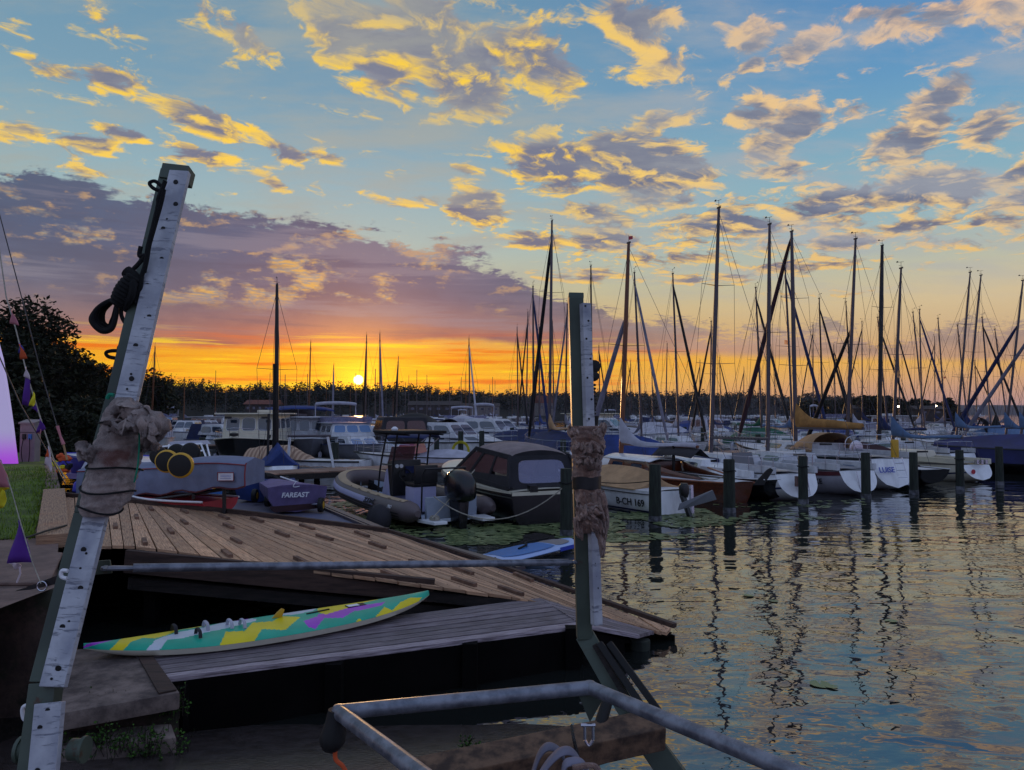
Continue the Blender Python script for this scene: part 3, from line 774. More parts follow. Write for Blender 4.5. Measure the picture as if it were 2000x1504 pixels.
# ------------------------------------------------------------------ timber ramp
def lerp_poly(P, i):
    k = min(int(i), len(P) - 2); return Vector(P[k]).lerp(Vector(P[k + 1]), i - k)
RU = [(-8.5, 14.35, 1.08), (-6.9, 13.9, 1.0), (-4.3, 13.15, .85), (-2.07, 12.9, .62), (-.3, 11.2, .4), (1.86, 9.02, .11)]
RL = [(-5.35, 9.0, 1.08), (-4.55, 9.36, 1.0), (0.0, 9.05, .47), (.85, 8.95, .32), (1.4, 8.86, .2), (1.76, 8.84, .11)]
ramp_t = thing('timber_ramp', 'wide weathered timber ramp with short dark cleats sloping down to the water', 'ramp', (-2, 10, 0))
NP = [7, 17, 9, 8, 6]; mb = MB(); cl = MB(); rnd = random.Random(4); PL = []
for s_, n in enumerate(NP):
    for k in range(n):
        t0, t1 = s_ + k / n, s_ + (k + 1) / n
        u0, u1, l0, l1 = lerp_poly(RU, t0), lerp_poly(RU, t1), lerp_poly(RL, t0), lerp_poly(RL, t1)
        g_ = .045; a, b = u0.lerp(u1, g_), u1.lerp(u0, g_); c, d = l1.lerp(l0, g_), l0.lerp(l1, g_)
        dz = Vector((0, 0, rnd.uniform(-.006, .006))); th = Vector((0, 0, -.035)); L = (u0 - l0).length; r = rnd.random() * 9; W = .2
        P = [p + dz + th for p in (d, c, b, a)] + [p + dz for p in (d, c, b, a)]
        U = [[(L, r), (L, r + W), (0, r + W), (0, r)], [(0, r), (0, r + W), (L, r + W), (L, r)]] + [[(0, r), (W, r), (W, r + .04), (0, r + .04)], [(0, r), (L, r), (L, r + .04), (0, r + .04)]] * 2
        mb.add(P, [(3, 2, 1, 0), (4, 5, 6, 7), (0, 1, 5, 4), (1, 2, 6, 5), (2, 3, 7, 6), (3, 0, 4, 7)], 0, U, rnd.random())
        PL.append((u0.lerp(u1, .5), l0.lerp(l1, .5)))
planks_mat('ramp_planks', (212, 170, 132), (122, 90, 72), worn=(186, 124, 82))
planks_mat('deck_planks', (150, 138, 144), (58, 50, 54), worn=(78, 64, 62))
planks_mat('dock_planks', (160, 124, 104), (104, 80, 70))
mb.build('deck_boards', 'ramp_planks', ramp_t, world=True, smooth=0)
nl = MB()
for i, (u, l) in enumerate(PL):
    for v in (.03, .3, .5, .72, .96):
        for off in (-.05, .05):
            p = u.lerp(l, v + off * .05) + Vector((off, 0, .0065)); nl.box(p, (.012, .012, .003))
nl.build('nail_heads', 'ink_black', ramp_t, world=True, smooth=0, kind='stuff')
M('shade_black_wood', (12, 10, 10), .95, var=.3, vs=3, spec=.1)  # near-black: the shade of the hollows under the decks is put into the colour
M('cleat_wood', (128, 96, 78), .85, var=.35, vs=6)
for i, (u, l) in enumerate(PL):
    if i in range(3, 44) and i % 2 == 1:
        for v in ((.10, .62) if i % 4 == 1 else (.36, .88)):
            if (i > 30 and v in (.88, .62, .36)) or rnd.random() < .12: continue
            v += rnd.uniform(-.03, .03)
            L = (u - l).length; a = u.lerp(l, v); b = u.lerp(l, min(.985, v + .42 / L)); 
            MB().beam(a + Vector((0, 0, .022)), b + Vector((0, 0, .022)), .055, .042).build('cleat', 'cleat_wood', ramp_t, world=True, smooth=0)
# dark sheets added under the planks to block light through the gaps
m = MB()
for i in range(5):
    dn = Vector((0, 0, -.045)); m.add([Vector(RU[i]) + dn, Vector(RU[i + 1]) + dn, Vector(RL[i + 1]) + dn, Vector(RL[i]) + dn], [(0, 1, 2, 3)])
m.build('light_block', 'shade_black_wood', ramp_t, world=True, smooth=0)
MB().poly([(-3.5, 6.9, .447), (-2.8, 6.25, .447), (.7, 8.07, .37), (1.3, 8.5, .12), (.3, 9.2, .36)], (0, 0, -.02)).build('deck_underside', 'shade_black_wood', ramp_t, world=True, smooth=0)
# timbers round the edge
MB().beam((-8.5, 14.35, 1.13), (-5.3, 8.95, 1.13), .34, .16).build('end_timber', 'ramp_planks', ramp_t, world=True, smooth=0, bevel=.01)
MB().beam((-4.62, 9.28, .84), (-.93, 9.24, .50), .09, .27).build('side_beam', 'brown_beam', ramp_t, world=True, smooth=0, bevel=.008)
MB().beam((-4.62, 9.38, .56), (-.2, 9.3, .18), .09, .14).build('lower_beam', 'dark_wood', ramp_t, world=True, smooth=0)
MB().beam((-1.0, 9.23, .44), (.05, 9.05, .37), .07, .12).build('side_beam', 'dark_wood', ramp_t, world=True, smooth=0)
m = MB()
for i in range(3): m.beam(Vector(RU[i]) + Vector((0, .05, .01)), Vector(RU[i + 1]) + Vector((0, .05, .01)), .09, .12)
m.build('upper_kerb', 'brown_beam', ramp_t, world=True, smooth=0)
m = MB(); m.beam(Vector(RU[4]) + Vector((.06, .05, .02)), Vector(RU[5]) + Vector((.04, .05, .02)), .07, .05); m.beam(Vector(RU[3]) + Vector((.04, .05, .02)), Vector(RU[4]) + Vector((.06, .05, .018)), .07, .05)
m.build('outer_kerb', 'brown_beam', ramp_t, world=True, smooth=0)
for (x, y, z1) in [(-2.6, 9.42, .55), (-.85, 9.4, .4), (-4.4, 9.5, .8), (1.0, 9.0, .2)]:
    MB().box((x, y, z1 / 2 - .8), (.14, .14, z1 + 1.6)).build('post', 'shade_black_wood', ramp_t, world=True, smooth=0)
# added backing below the upper edge blocks light, so that the hollow is dark
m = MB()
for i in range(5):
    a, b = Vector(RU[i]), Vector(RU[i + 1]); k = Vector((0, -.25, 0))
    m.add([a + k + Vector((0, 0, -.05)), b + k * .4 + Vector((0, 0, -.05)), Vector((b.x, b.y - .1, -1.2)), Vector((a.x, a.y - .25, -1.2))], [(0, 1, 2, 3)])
m.build('dark_backing', 'shade_black_wood', ramp_t, world=True, smooth=0, solid=.03)

# ------------------------------------------------------------------ lower deck
low = thing('lower_deck', 'low weathered grey jetty of lengthwise planks under the surfboard', 'jetty', (-1, 7.6, 0))
LA, LB = Vector((-3.45, 6.95, .5)), Vector((-2.78, 6.2, .5))
RA, RB = Vector((.32, 9.22, .42)), Vector((.72, 8.02, .42))
TA, TB = Vector((1.62, 8.86, .13)), Vector((1.36, 8.42, .2))
mb = MB(); n = 8; rnd = random.Random(8)
for sg, (A0, A1, B0, B1) in enumerate(((LA, LB, RA, RB), (RA, RB, TA, TB))):
    for k in range(n):
        a, b = A0.lerp(A1, (k + .08) / n), A0.lerp(A1, (k + .92) / n); c, d = B0.lerp(B1, (k + .92) / n), B0.lerp(B1, (k + .08) / n)
        th = Vector((0, 0, -.04)); dz = Vector((0, 0, rnd.uniform(-.005, .005) + (.004 if sg else 0))); L = (a - d).length; r = rnd.random() * 9
        P = [p + th + dz for p in (a, b, c, d)] + [p + dz for p in (a, b, c, d)]
        U = [[(0, r), (0, r + .17), (L, r + .17), (L, r)]] * 2 + [[(0, r), (L, r), (L, r + .04), (0, r + .04)]] * 4
        mb.add(P, [(3, 2, 1, 0), (4, 5, 6, 7), (0, 1, 5, 4), (1, 2, 6, 5), (2, 3, 7, 6), (3, 0, 4, 7)], 0, U, rnd.random() + (.9 if k == n - 1 else 0))
mb.build('deck_boards', 'deck_planks', low, world=True, smooth=0)
m = MB(); 
m.add([LB + Vector((0, .03, -.045)), RB + Vector((0, .03, -.045)), RB + Vector((0, .03, -1.4)), LB + Vector((0, .03, -1.9))], [(0, 1, 2, 3)])
m.add([RB + Vector((0, .03, -.045)), TB + Vector((-.15, .03, -.05)), TB + Vector((-.15, .03, -.9)), RB + Vector((0, .03, -1.4))], [(0, 1, 2, 3)])
m.add([LA + Vector((.05, 0, -.045)), LB + Vector((.03, .03, -.045)), LB + Vector((.03, .03, -1.9)), LA + Vector((.05, 0, -1.9))], [(0, 1, 2, 3)])
m.build('dark_front', 'shade_black_wood', low, world=True, smooth=0, solid=.03)  # near-black sheet stands in for the dark hollow under the deck
for t in (.03, .35, .68, .97):
    p = LB.lerp(RB, t); MB().box((p.x, p.y + .0, -.5), (.14, .14, 1.84)).build('post', 'shade_black_wood', low, world=True, smooth=0)
MB().tube([(1.42, 8.62, .1), (1.42, 8.62, -1.2)], .11, 12).build('post', 'pile_wood', low, world=True)

# ------------------------------------------------------------------ windsurf board
BZ = .60
A, B = onz(163, 1268, BZ), onz(836, 1162, BZ); ax = (B - A); LBd = ax.length; ax.normalize(); sd = Vector((-ax.y, ax.x, 0))
board = thing('windsurf_board', 'long windsurfing board painted turquoise, yellow, purple and white, lying on the low jetty', 'surfboard', tuple(A))
def board_pt(u, v):     # v -1 near .. 1 far
    wv = (.40 * (sin(pi * min(1, u * 1.12) ** .62) if False else (1 - abs(2 * u - 1.02) ** 2.6) ** .85 if abs(2 * u - 1.02) < 1 else 0)) * (1.0 if u < .5 else (1 - .12 * (u - .5) * 2))
    wv = max(wv, .012)
    p = A + ax * (u * LBd) + sd * (v * wv - .07 * (1 - (2 * u - 1) ** 2))
    zz = .05 * (abs(2 * u - 1) ** 3) - .045 * abs(v) ** 3
    return p + Vector((0, 0, zz)), wv
PAT = []
def c6(L): return [(x / 3.548, 1080 + y / 3.548) for x, y in L]
def c7(L): return [(300 + x / 3.571, 1140 + y / 3.571) for x, y in L]
PAT += [(1, c6([(755, 680), (830, 600), (900, 575), (1080, 540), (1250, 515), (1360, 478), (1500, 462), (1700, 440), (1700, 456), (1500, 488), (1400, 510), (1240, 534), (1150, 572), (1070, 592), (990, 588), (905, 617), (850, 680)])),
        (2, c6([(1005, 680), (1080, 600), (1150, 575), (1240, 548), (1400, 518), (1560, 478), (1774, 455), (1774, 470), (1570, 522), (1420, 552), (1260, 592), (1160, 602), (1100, 680)])),
        (1, c7([(455, 440), (505, 335), (635, 330), (690, 272), (830, 262), (890, 226), (1025, 232), (915, 324), (755, 316), (690, 420)])),
        (3, c6([(560, 665), (600, 632), (760, 588), (850, 565), (1100, 520), (1100, 528), (850, 584), (650, 640)])),
        (3, c7([(1045, 260), (1140, 228), (1150, 212), (1230, 205), (1340, 172), (1430, 150), (1520, 142), (1615, 126), (1590, 152), (1450, 186), (1400, 190), (1320, 238), (1190, 240), (1130, 316), (1078, 302)])),
        (1, c7([(1140, 175), (1270, 140), (1390, 112), (1600, 92), (1560, 112), (1430, 140), (1370, 165), (1200, 215), (1150, 200)])),
        (1, c7([(1535, 245), (1610, 162), (1665, 186), (1720, 130), (1790, 97), (1870, 97), (1830, 150), (1680, 215)])), (1, c7([(1395, 280), (1435, 242), (1462, 270)])),
        (3, c7([(480, 268), (640, 212), (760, 196), (900, 185), (880, 200), (720, 215), (640, 258)])), (2, c7([(840, 222), (980, 190), (990, 175), (1160, 155), (1110, 192), (960, 218)])), (2, c7([(490, 262), (610, 258), (700, 240), (640, 270), (520, 285)]))]
def inside(q, P):
    x, y = q; r = False
    for i in range(len(P)):
        a, b = P[i], P[i - 1]
        if (a[1] > y) != (b[1] > y) and x < (b[0] - a[0]) * (y - a[1]) / (b[1] - a[1]) + a[0]: r = not r
    return r
def proj(p):
    d = Vector(p) - Vector((0, 0, H)); yy = d.y * cos(PITCH) + d.z * sin(PITCH); zz = -d.y * sin(PITCH) + d.z * cos(PITCH)
    return 1000 + FP * d.x / yy, 752 - FP * zz / yy
NU, NV = 420, 36
vs = []; fs = []; mi2 = []
for i in range(NU + 1):
    for k in range(NV + 1): vs.append(board_pt(i / NU, -1 + 2 * k / NV)[0])
for i in range(NU):
    for k in range(NV):
        a = i * (NV + 1) + k; fs.append((a, a + NV + 1, a + NV + 2, a + 1))
        q = proj((vs[a] + vs[a + NV + 2]) / 2); m_ = 0
        for mm, P in PAT:
            if inside(q, P): m_ = mm
        mi2.append(m_)
mb = MB(); mb.v = [tuple(p) for p in vs]; mb.f = fs; mb.mi = mi2; mb.tone = [.5] * len(fs)
M('board_teal', (16, 170, 140), .4, var=.1, spec=.3); M('board_yellow', (226, 206, 8), .4, var=.08, spec=.3); M('board_white', (196, 206, 216), .4, var=.1, spec=.3); M('board_purple', (164, 62, 200), .4, var=.08, spec=.3)
mb.build('deck', ['board_teal', 'board_yellow', 'board_white', 'board_purple'], board, world=True, smooth=50)
m = MB(); R1 = []; 
for i in range(61):
    u = i / 60; ring = []
    for v, dz in ((-1, 0), (-.97, -.05), (-.6, -.085), (.6, -.085), (.97, -.05), (1, 0)):
        p, wv = board_pt(u, v); q = Vector(p); q.z = A.z + .05 * abs(2 * u - 1) ** 3 + dz * (1 - abs(2 * u - 1) ** 6) - .045
        if v in (-1, 1): q = p + Vector((0, 0, -.001))
        ring.append(q)
    R1.append(ring)
m.loft(R1, False, closed=False, flip=True); m.build('hull', 'cream_gel', board, world=True, smooth=60)
for u, v in ((.265, -.35), (.30, .25), (.36, .1), (.22, .35), (.39, -.05)):
    p, _ = board_pt(u, v); q = p + sd * .0
    MB().tube(spline([q - sd * .08, q - sd * .05 + Vector((0, 0, .055)), q + sd * .05 + Vector((0, 0, .06)), q + sd * .09], 4), .016, 6, flat=.5).build('foot_strap', 'charcoal_cloth' if u < .3 else 'pale_cloth', board, world=True)
p, _ = board_pt(.50, .25)
MB().poly([p + ax * -.05, p + ax * .05, p + ax * .075 + Vector((0, 0, .07)), p + ax * .045 + Vector((0, 0, .085)), p + ax * .0 + Vector((0, 0, .05))], sd * .02).build('fin', 'yellow_paint', board, world=True, bevel=.004)
p, _ = board_pt(.66, .25); q, _ = board_pt(.585, .15)
MB().beam(q + Vector((0, 0, .004)), p + Vector((0, 0, .006)), .02, .01).build('mast_track', 'ink_black', board, world=True, smooth=0)
p, _ = board_pt(.745, .2); fr = Matrix((ax, sd, Vector((0, 0, 1)))).transposed()
lb_ = MB().box(p + Vector((0, 0, .002)), (.2, .10, .006), fr).build('sticker', 'ink_black', board, world=True, smooth=0)
MB().box(p + Vector((0, 0, .005)) - ax * .03, (.12, .07, .006), fr).build('sticker_panel', 'ink_white', board, world=True, smooth=0)

# ------------------------------------------------------------------ grey floating pontoon beyond the ramp
pon = thing('floating_pontoon', 'grey grid decked floating pontoon with pale metal edge beside the inflatable', 'pontoon', (-5, 16, 0))
m, b = shader('grid_deck'); c = worldpos(); r_ = scaled(c, (1, 1, 1))
wv = E.nt.nodes.new('ShaderNodeTexChecker'); wv.inputs['Scale'].default_value = 28; E.nt.links.new(c.s, wv.inputs[0])
k = mix(E(wv.outputs['Fac']) * .5, lin((92, 88, 104)), lin((46, 44, 56))); k = mix(sstep(noise(c, .7, 5), .4, .6) * .5, k, lin((84, 96, 128)))
lk(k, b.inputs['Base Color']); b.inputs['Roughness'].default_value = .7
PZ = .34
pe = [Vector((-5.5, 20.4, PZ)), Vector((-2.35, 14.5, PZ)), Vector((.05, 11.2, PZ)), Vector((-.25, 10.9, PZ)), Vector((-2.1, 12.8, PZ)), Vector((-8.6, 14.2, PZ)), Vector((-12.5, 20.4, PZ))]
MB().poly(pe, (0, 0, -.3)).build('float_deck', 'grid_deck', pon, world=True, smooth=0)
m = MB()
for a, b in zip(pe[:2], pe[1:3]):
    d = (b - a).normalized(); n_ = Vector((d.y, -d.x, 0))
    m.beam(a + n_ * -.10 + Vector((0, 0, .02)), b + n_ * -.10 + Vector((0, 0, .02)), .16, .05); m.beam(a + n_ * .08, b + n_ * .08, .05, .12)
m.build('edge_rail', 'spar_alu', pon, world=True, smooth=0)

# ------------------------------------------------------------------ boat cradle
cr = thing('boat_cradle', 'green steel boat cradle with two plank faced posts, one leaning, and grey cross bar', 'boat cradle', (-.8, 4.2, .6))
def face_beam(name, pts, wd, th, mat, yoff=0, xoff=0, parent=cr, bev=.004, up=(0, -1, 0)):
    m = MB()
    P = [at(*p) + Vector((xoff, yoff, 0)) for p in pts]
    for a, b in zip(P[:-1], P[1:]): m.beam(a, b, wd, th, up)
    return m.build(name, mat, parent, world=True, smooth=0, bevel=bev)
# left post
lp = face_beam('guide_post', [(76, 1560, 3.25), (104, 1342, 3.38), (188, 1008, 3.66), (250, 772, 3.87), (352, 330, 4.25)], .118, .07, 'green_steel', .055, -.062)
face_beam('post_cap', [(346, 352, 4.24), (353, 324, 4.26)], .15, .10, 'green_steel', .05, -.03)
pl1 = face_beam('facing_plank', [(82, 1545, 3.26), (98, 1372, 3.36)], .118, .035, 'painted_plank')
pl2 = face_beam('facing_plank', [(104, 1342, 3.38), (188, 1008, 3.66), (250, 772, 3.87), (352, 336, 4.25)], .108, .035, 'painted_plank')
def bolts(pl, pts, r=.013):
    for x, y, Y in pts:
        p = at(x, y, Y) + Vector((0, -.024, 0))
        m = MB(); m.lathe(p, [(r * 1.1, .0), (r, -.002), (r * .3, -.0022)], 12, 'y'); m.build('bolt', 'ink_black', pl, world=True, smooth=0)
def on_post(t, off=0):   # along upper plank
    P = [(104, 1342, 3.38), (188, 1008, 3.66), (250, 772, 3.87), (352, 336, 4.25)]
    i = min(int(t * 3), 2); f = t * 3 - i; a, b = P[i], P[i + 1]; return (a[0] + (b[0] - a[0]) * f + off, a[1] + (b[1] - a[1]) * f, a[2] + (b[2] - a[2]) * f)
def post_at_y(y, off):
    P = [(104, 1342, 3.38), (188, 1008, 3.66), (250, 772, 3.87), (352, 336, 4.25)]
    for a, b in zip(P[:-1], P[1:]):
        if b[1] <= y <= a[1]:
            f = (a[1] - y) / (a[1] - b[1]); return (a[0] + (b[0] - a[0]) * f + off, y, a[2] + (b[2] - a[2]) * f)
bolts(pl2, [post_at_y(y, o) for y, o in ((358, 0), (401, 10), (449, -3), (508, 8), (559, -8), (620, 10), (676, -3), (740, 4), (1072, -3), (1147, 10), (1222, -6), (1302, 6))], .0125)
bolts(pl2, [post_at_y(y, o) for y, o in ((430, 0), (526, -4), (603, 3), (623, 2), (731, 1), (1079, 4), (1108, 0), (1211, 4), (1322, -2), (760, 0))], .0055)
bolts(pl1, [(85, 1417, 3.34), (80, 1500, 3.29), (100, 1384, 3.36)], .011)
# right post
rp = face_beam('guide_post', [(1126, 580, 5.05), (1143, 1252, 5.0)], .096, .1, 'green_steel', .07, .0)
MB().beam(at(1126, 585, 5.06) + Vector((0, .07, 0)), at(1126, 574, 5.07) + Vector((0, .07, 0)), .1, .11, (0, -1, 0)).build('post_cap', 'green_steel', cr, world=True, smooth=0, bevel=.006)
pr = face_beam('facing_plank', [(1143.5, 592, 5.03), (1151, 835, 5.0), (1160, 1040, 4.97), (1166, 1222, 4.95)], .062, .05, 'painted_plank', .02, .0, up=(.45, -1, 0))
def bz(L, r):
    for x, y in L:
        p = at(x, y, 4.97) + Vector((0, -.012, 0)); m = MB(); m.lathe(p, [(r, 0), (r * .9, -.002)], 10, 'y'); m.build('bolt', 'ink_black', pr, world=True, smooth=0)
bz([(1143, 598), (1149, 627), (1145, 662), (1153, 701), (1147, 738), (1155, 780), (1150, 818), (1161, 1100), (1163, 1125), (1167, 1148), (1159, 1182)], .0075)
face_beam('raked_leg', [(1144, 1246, 5.02), (1232, 1400, 4.75), (1330, 1530, 4.5)], .12, .08, 'green_steel', .06)
for dx in (0, 19): face_beam('rubber_strip', [(1172 + dx, 1258, 4.93), (1262 + dx * 1.4, 1392, 4.66)], .04, .05, 'rubber', .02)
face_beam('side_plank', [(1163, 1262, 4.96), (1240, 1392, 4.7)], .035, .05, 'dark_wood', .02)
face_beam('base_leg', [(1262, 1440, 4.2), (1345, 1560, 4.1)], .13, .06, 'green_steel')
face_beam('base_rail', [(1130, 1490, 4.2), (1262, 1450, 4.25)], .07, .05, 'green_steel')
# timber cross beam
cb = MB(); cb.beam(at(800, 1528, 3.70), at(1286, 1424, 4.05), .17, .13, (0, -.25, 1)); cb.build('timber_beam', 'old_beam', cr, world=True, smooth=0, bevel=.008)
# cross bar with flattened ends
a, b = at(206, 1110, 3.78), at(1124, 1098, 5.0); d = (b - a)
m = MB(); m.tube([a + d * .045, b - d * .02], .0215, 16); m.build('cross_bar', 'galvanised', cr, world=True)
m = MB(); m.tube([a, a + d * .012, a + d * .03, a + d * .05], [.024, .026, .024, .0215], 12, flat=.5); m.tube([b, b - d * .012, b - d * .03], [.022, .024, .0215], 12, flat=.6); m.build('bar_end', 'galvanised', cr, world=True)
m = MB(); m.poly([at(186, 1096, 3.8), at(214, 1094, 3.8), at(218, 1120, 3.8), at(184, 1123, 3.8)], (0, .012, 0)); m.build('bracket', 'green_steel', cr, world=True, bevel=.003)
for (x, y, Y) in ((203, 1110, 3.76), (1122, 1098, 4.97)):
    m = MB(); m.lathe(at(x, y, Y), [(.013, .02), (.013, -.012), (.008, -.02)], 6, 'y'); m.build('bolt', 'galvanised', cr, world=True, smooth=0)
# foot sockets and strap eyes on the left post
for x, y, Y, sx in ((47, 1478, 3.3, -1), (120, 1478, 3.3, 1)):
    m = MB(); c = at(x, y, Y) + Vector((0, .07, 0)); m.tube([c, c + Vector((.05 * sx, 0, 0)), c + Vector((.05 * sx, 0, 0)), c + Vector((.065 * sx, 0, 0))], [.045, .045, .055, .055], 16); m.build('axle_socket', 'green_steel', cr, world=True)
for pts in ([(102, 1226), (90, 1228), (88, 1250), (95, 1258)], [(60, 1376), (45, 1382), (46, 1402), (56, 1410)], [(132, 1115), (121, 1115), (120, 1126), (130, 1130)]):
    MB().tube(spline([at(x, y, 3.5) for x, y in pts], 5), .009, 8).build('strap_eye', 'ink_white', cr, world=True)
# strap hoops near the top of the left post
for pts in ([(318, 366), (303, 354), (292, 358), (300, 368), (316, 374)], [(246, 690), (226, 685), (208, 688), (213, 697), (244, 702)], [(248, 668), (236, 674), (232, 682), (244, 685)]):
    MB().tube(spline([at(x, y, 4.1) for x, y in pts], 6), .010, 8).build('hoop', 'rope_black', cr, world=True)

def wrap(name, rows, Yf, mat, amp, seed, parent, depth=.8, nseg=56, sub=9, fold=16):
    """cloth wound round a post: rows = (y, xl, xr) in photo pixels at distance Yf(y)"""
    rings = []
    R = []
    for (y0, a0, b0), (y1, a1, b1) in zip(rows[:-1], rows[1:]):
        for k in range(sub):
            t = k / sub; R.append((y0 + (y1 - y0) * t, a0 + (a1 - a0) * t, b0 + (b1 - b0) * t))
    R.append(rows[-1])
    for j, (y, xl, xr) in enumerate(R):
        Y = Yf(y); c = at((xl + xr) / 2, y, Y); hw = (xr - xl) / 2 / FP * Y
        ring = []
        for k in range(nseg):
            a = 2 * pi * k / nseg
            q = Vector((cos(a) * 1.2 + seed, sin(a) * 1.2, y * .012))
            f = mnoise.fractal(q * 2.0, .8, 2.2, 5)
            ridge = abs(mnoise.noise(Vector((cos(a) * 1.0, sin(a) * 1.0, y * .045 + seed + .35 * sin(a * 1.0))))) 
            wrapk = (1 - abs((y / fold + a / (2 * pi) * .9 + .8 * mnoise.noise(Vector((cos(a), sin(a), y * .02)))) % 1.0 * 2 - 1)) ** .6
            r = 1 + amp * (f * .55 - ridge * .8 + wrapk * .35 - .12)
            ring.append(c + Vector((cos(a) * hw * r, sin(a) * hw * depth * r + .0, sin(a) * .0)))
        rings.append(ring)
    m = MB(); m.loft(rings, True); return m.build(name, mat, parent, world=True, smooth=70)
Yl = lambda y: 3.66 + (1008 - y) / 236 * .21
pad1 = wrap('padding', [(776, 228, 262), (786, 216, 272), (800, 208, 284), (822, 202, 288), (845, 196, 282), (870, 184, 280), (900, 180, 272), (928, 172, 266), (955, 166, 258), (980, 160, 246), (1000, 158, 232), (1007, 166, 224)], Yl, 'towelling', .20, 1.0, cr, .85)
def flap(name, path, wds, mat, parent, seed, Y, n=26, m_=12, cv=.02):
    P = spline([at(x, y, Y + dy) for x, y, dy in path], 6); rows = []
    for i, p in enumerate(P):
        t = i / (len(P) - 1); k = t * (len(wds) - 1); a = int(min(k, len(wds) - 2)); wd = (wds[a] + (wds[a + 1] - wds[a]) * (k - a)) / FP * Y
        d = (P[min(i + 1, len(P) - 1)] - P[max(i - 1, 0)]).normalized(); s_ = d.cross(Vector((0, 1, 0))).normalized()
        rows.append([p + s_ * wd * (q / m_ - .5) * (1 + .12 * mnoise.noise(Vector((q * .9, i * .5, seed)))) + Vector((0, cv * mnoise.noise(Vector((q * .35, i * .3, seed))) * 2 - cv * sin(pi * q / m_), cv * mnoise.noise(Vector((q * .5, i * .4, seed + 4))))) for q in range(m_ + 1)])
    m = MB(); m.sheet(rows); return m.build(name, mat, parent, world=True, smooth=70, solid=.012)
flap('loose_flap', [(232, 800, -.08), (262, 806, -.16), (292, 818, -.2), (309, 838, -.16), (300, 862, -.1), (286, 874, -.05)], [26, 36, 38, 36, 26, 12], 'towelling', pad1, 2, 3.85, cv=.05)
flap('loose_flap', [(218, 830, -.12), (246, 836, -.17), (274, 828, -.22), (292, 842, -.24), (300, 858, -.2)], [16, 26, 22, 26, 12], 'towelling', pad1, 9, 3.82, cv=.04)
flap('loose_flap', [(186, 892, -.05), (172, 886, -.06), (158, 872, -.05)], [30, 26, 10], 'towelling', pad1, 5, 3.75, cv=.03)
for y, o, cx_, hw_ in ((826, 4, 244, 45), (912, -3, 224, 49), (957, 2, 211, 48), (994, 0, 196, 39)):
    rows = []
    for k in range(40):
        a = 2 * pi * k / 39; Y = Yl(y); c = at(cx_, y, Y)
        rows.append(c + Vector((cos(a) * hw_ / FP * Y * 1.03, sin(a) * hw_ / FP * Y * .95, .010 * sin(a * 2 + o) - .012 * cos(a))))
    MB().tube(rows, .005, 6).build('lashing', 'rope_black', pad1, world=True)
MB().tube(spline([at(266, 800, 3.7), at(272, 850, 3.62), at(270, 900, 3.62), at(266, 925, 3.62), at(262, 942, 3.62)], 5), .004, 6).build('green_string', 'green_cord', pad1, world=True)
MB().tube(spline([at(222, 772, 3.8), at(214, 771, 3.8), at(209, 779, 3.8)], 4), .010, 6).build('green_string', 'green_cord', pad1, world=True)
pad2 = wrap('padding', [(832, 1118, 1172), (845, 1117, 1178), (870, 1118, 1182), (900, 1119, 1174), (925, 1121, 1172), (932, 1120, 1171), (952, 1121, 1171), (958, 1123, 1174), (985, 1123, 1180), (1010, 1124, 1178), (1028, 1126, 1170), (1040, 1130, 1160)], lambda y: 5.0, 'sackcloth', .26, 7.0, cr, .9, fold=11)
m = MB()
R_ = []
for y in (930, 936, 948, 954):
    R_.append([at(1146, y, 5.0) + Vector((cos(2 * pi * k / 30) * .094, sin(2 * pi * k / 30) * .085, .004 * sin(k))) for k in range(30)])
m.loft(R_, False); m.build('tape_band', 'black_plastic', pad2, world=True)
flap('torn_shred', [(1166, 960, -.1), (1174, 990, -.12), (1180, 1030, -.12), (1176, 1062, -.1)], [26, 24, 16, 5], 'sackcloth', pad2, 3, 4.95, cv=.03)
flap('torn_shred', [(1134, 1000, -.12), (1150, 1012, -.13), (1168, 1030, -.12), (1176, 1060, -.11), (1176, 1086, -.1)], [24, 26, 20, 12, 3], 'sackcloth', pad2, 6, 4.93, cv=.03)
flap('torn_shred', [(1128, 1010, -.1), (1130, 1035, -.1), (1136, 1052, -.08)], [16, 14, 4], 'sackcloth', pad2, 8, 4.93, cv=.02)
flap('torn_shred', [(1122, 850, -.1), (1116, 842, -.08), (1112, 832, -.05)], [18, 14, 4], 'sackcloth', pad2, 12, 4.96, cv=.03)
flap('torn_shred', [(1166, 852, -.1), (1176, 838, -.08), (1180, 828, -.05)], [22, 16, 6], 'sackcloth', pad2, 13, 4.96, cv=.03)
for i, (x0, y0, dx) in enumerate([(1140, 962, 4), (1150, 965, 8), (1160, 966, 10), (1168, 975, 10), (1172, 995, 8), (1172, 1020, 8)]):
    MB().tube(spline([at(x0, y0, 4.88), at(x0 + dx, y0 + 14, 4.86), at(x0 + dx * 1.6, y0 + 32, 4.87)], 4), .004, 5).build('loose_thread', 'sackcloth', pad2, world=True)
flap('crumpled_fold', [(1120, 868, -.1), (1140, 880, -.14), (1160, 872, -.14), (1176, 882, -.1)], [14, 20, 18, 10], 'sackcloth', pad2, 31, 4.95, cv=.04)
flap('crumpled_fold', [(1124, 905, -.1), (1142, 896, -.14), (1158, 908, -.14), (1172, 900, -.1)], [10, 20, 18, 12], 'sackcloth', pad2, 37, 4.95, cv=.04)
flap('crumpled_fold', [(1126, 990, -.1), (1142, 1000, -.14), (1158, 994, -.14), (1174, 1006, -.1)], [10, 18, 22, 12], 'sackcloth', pad2, 41, 4.95, cv=.04)

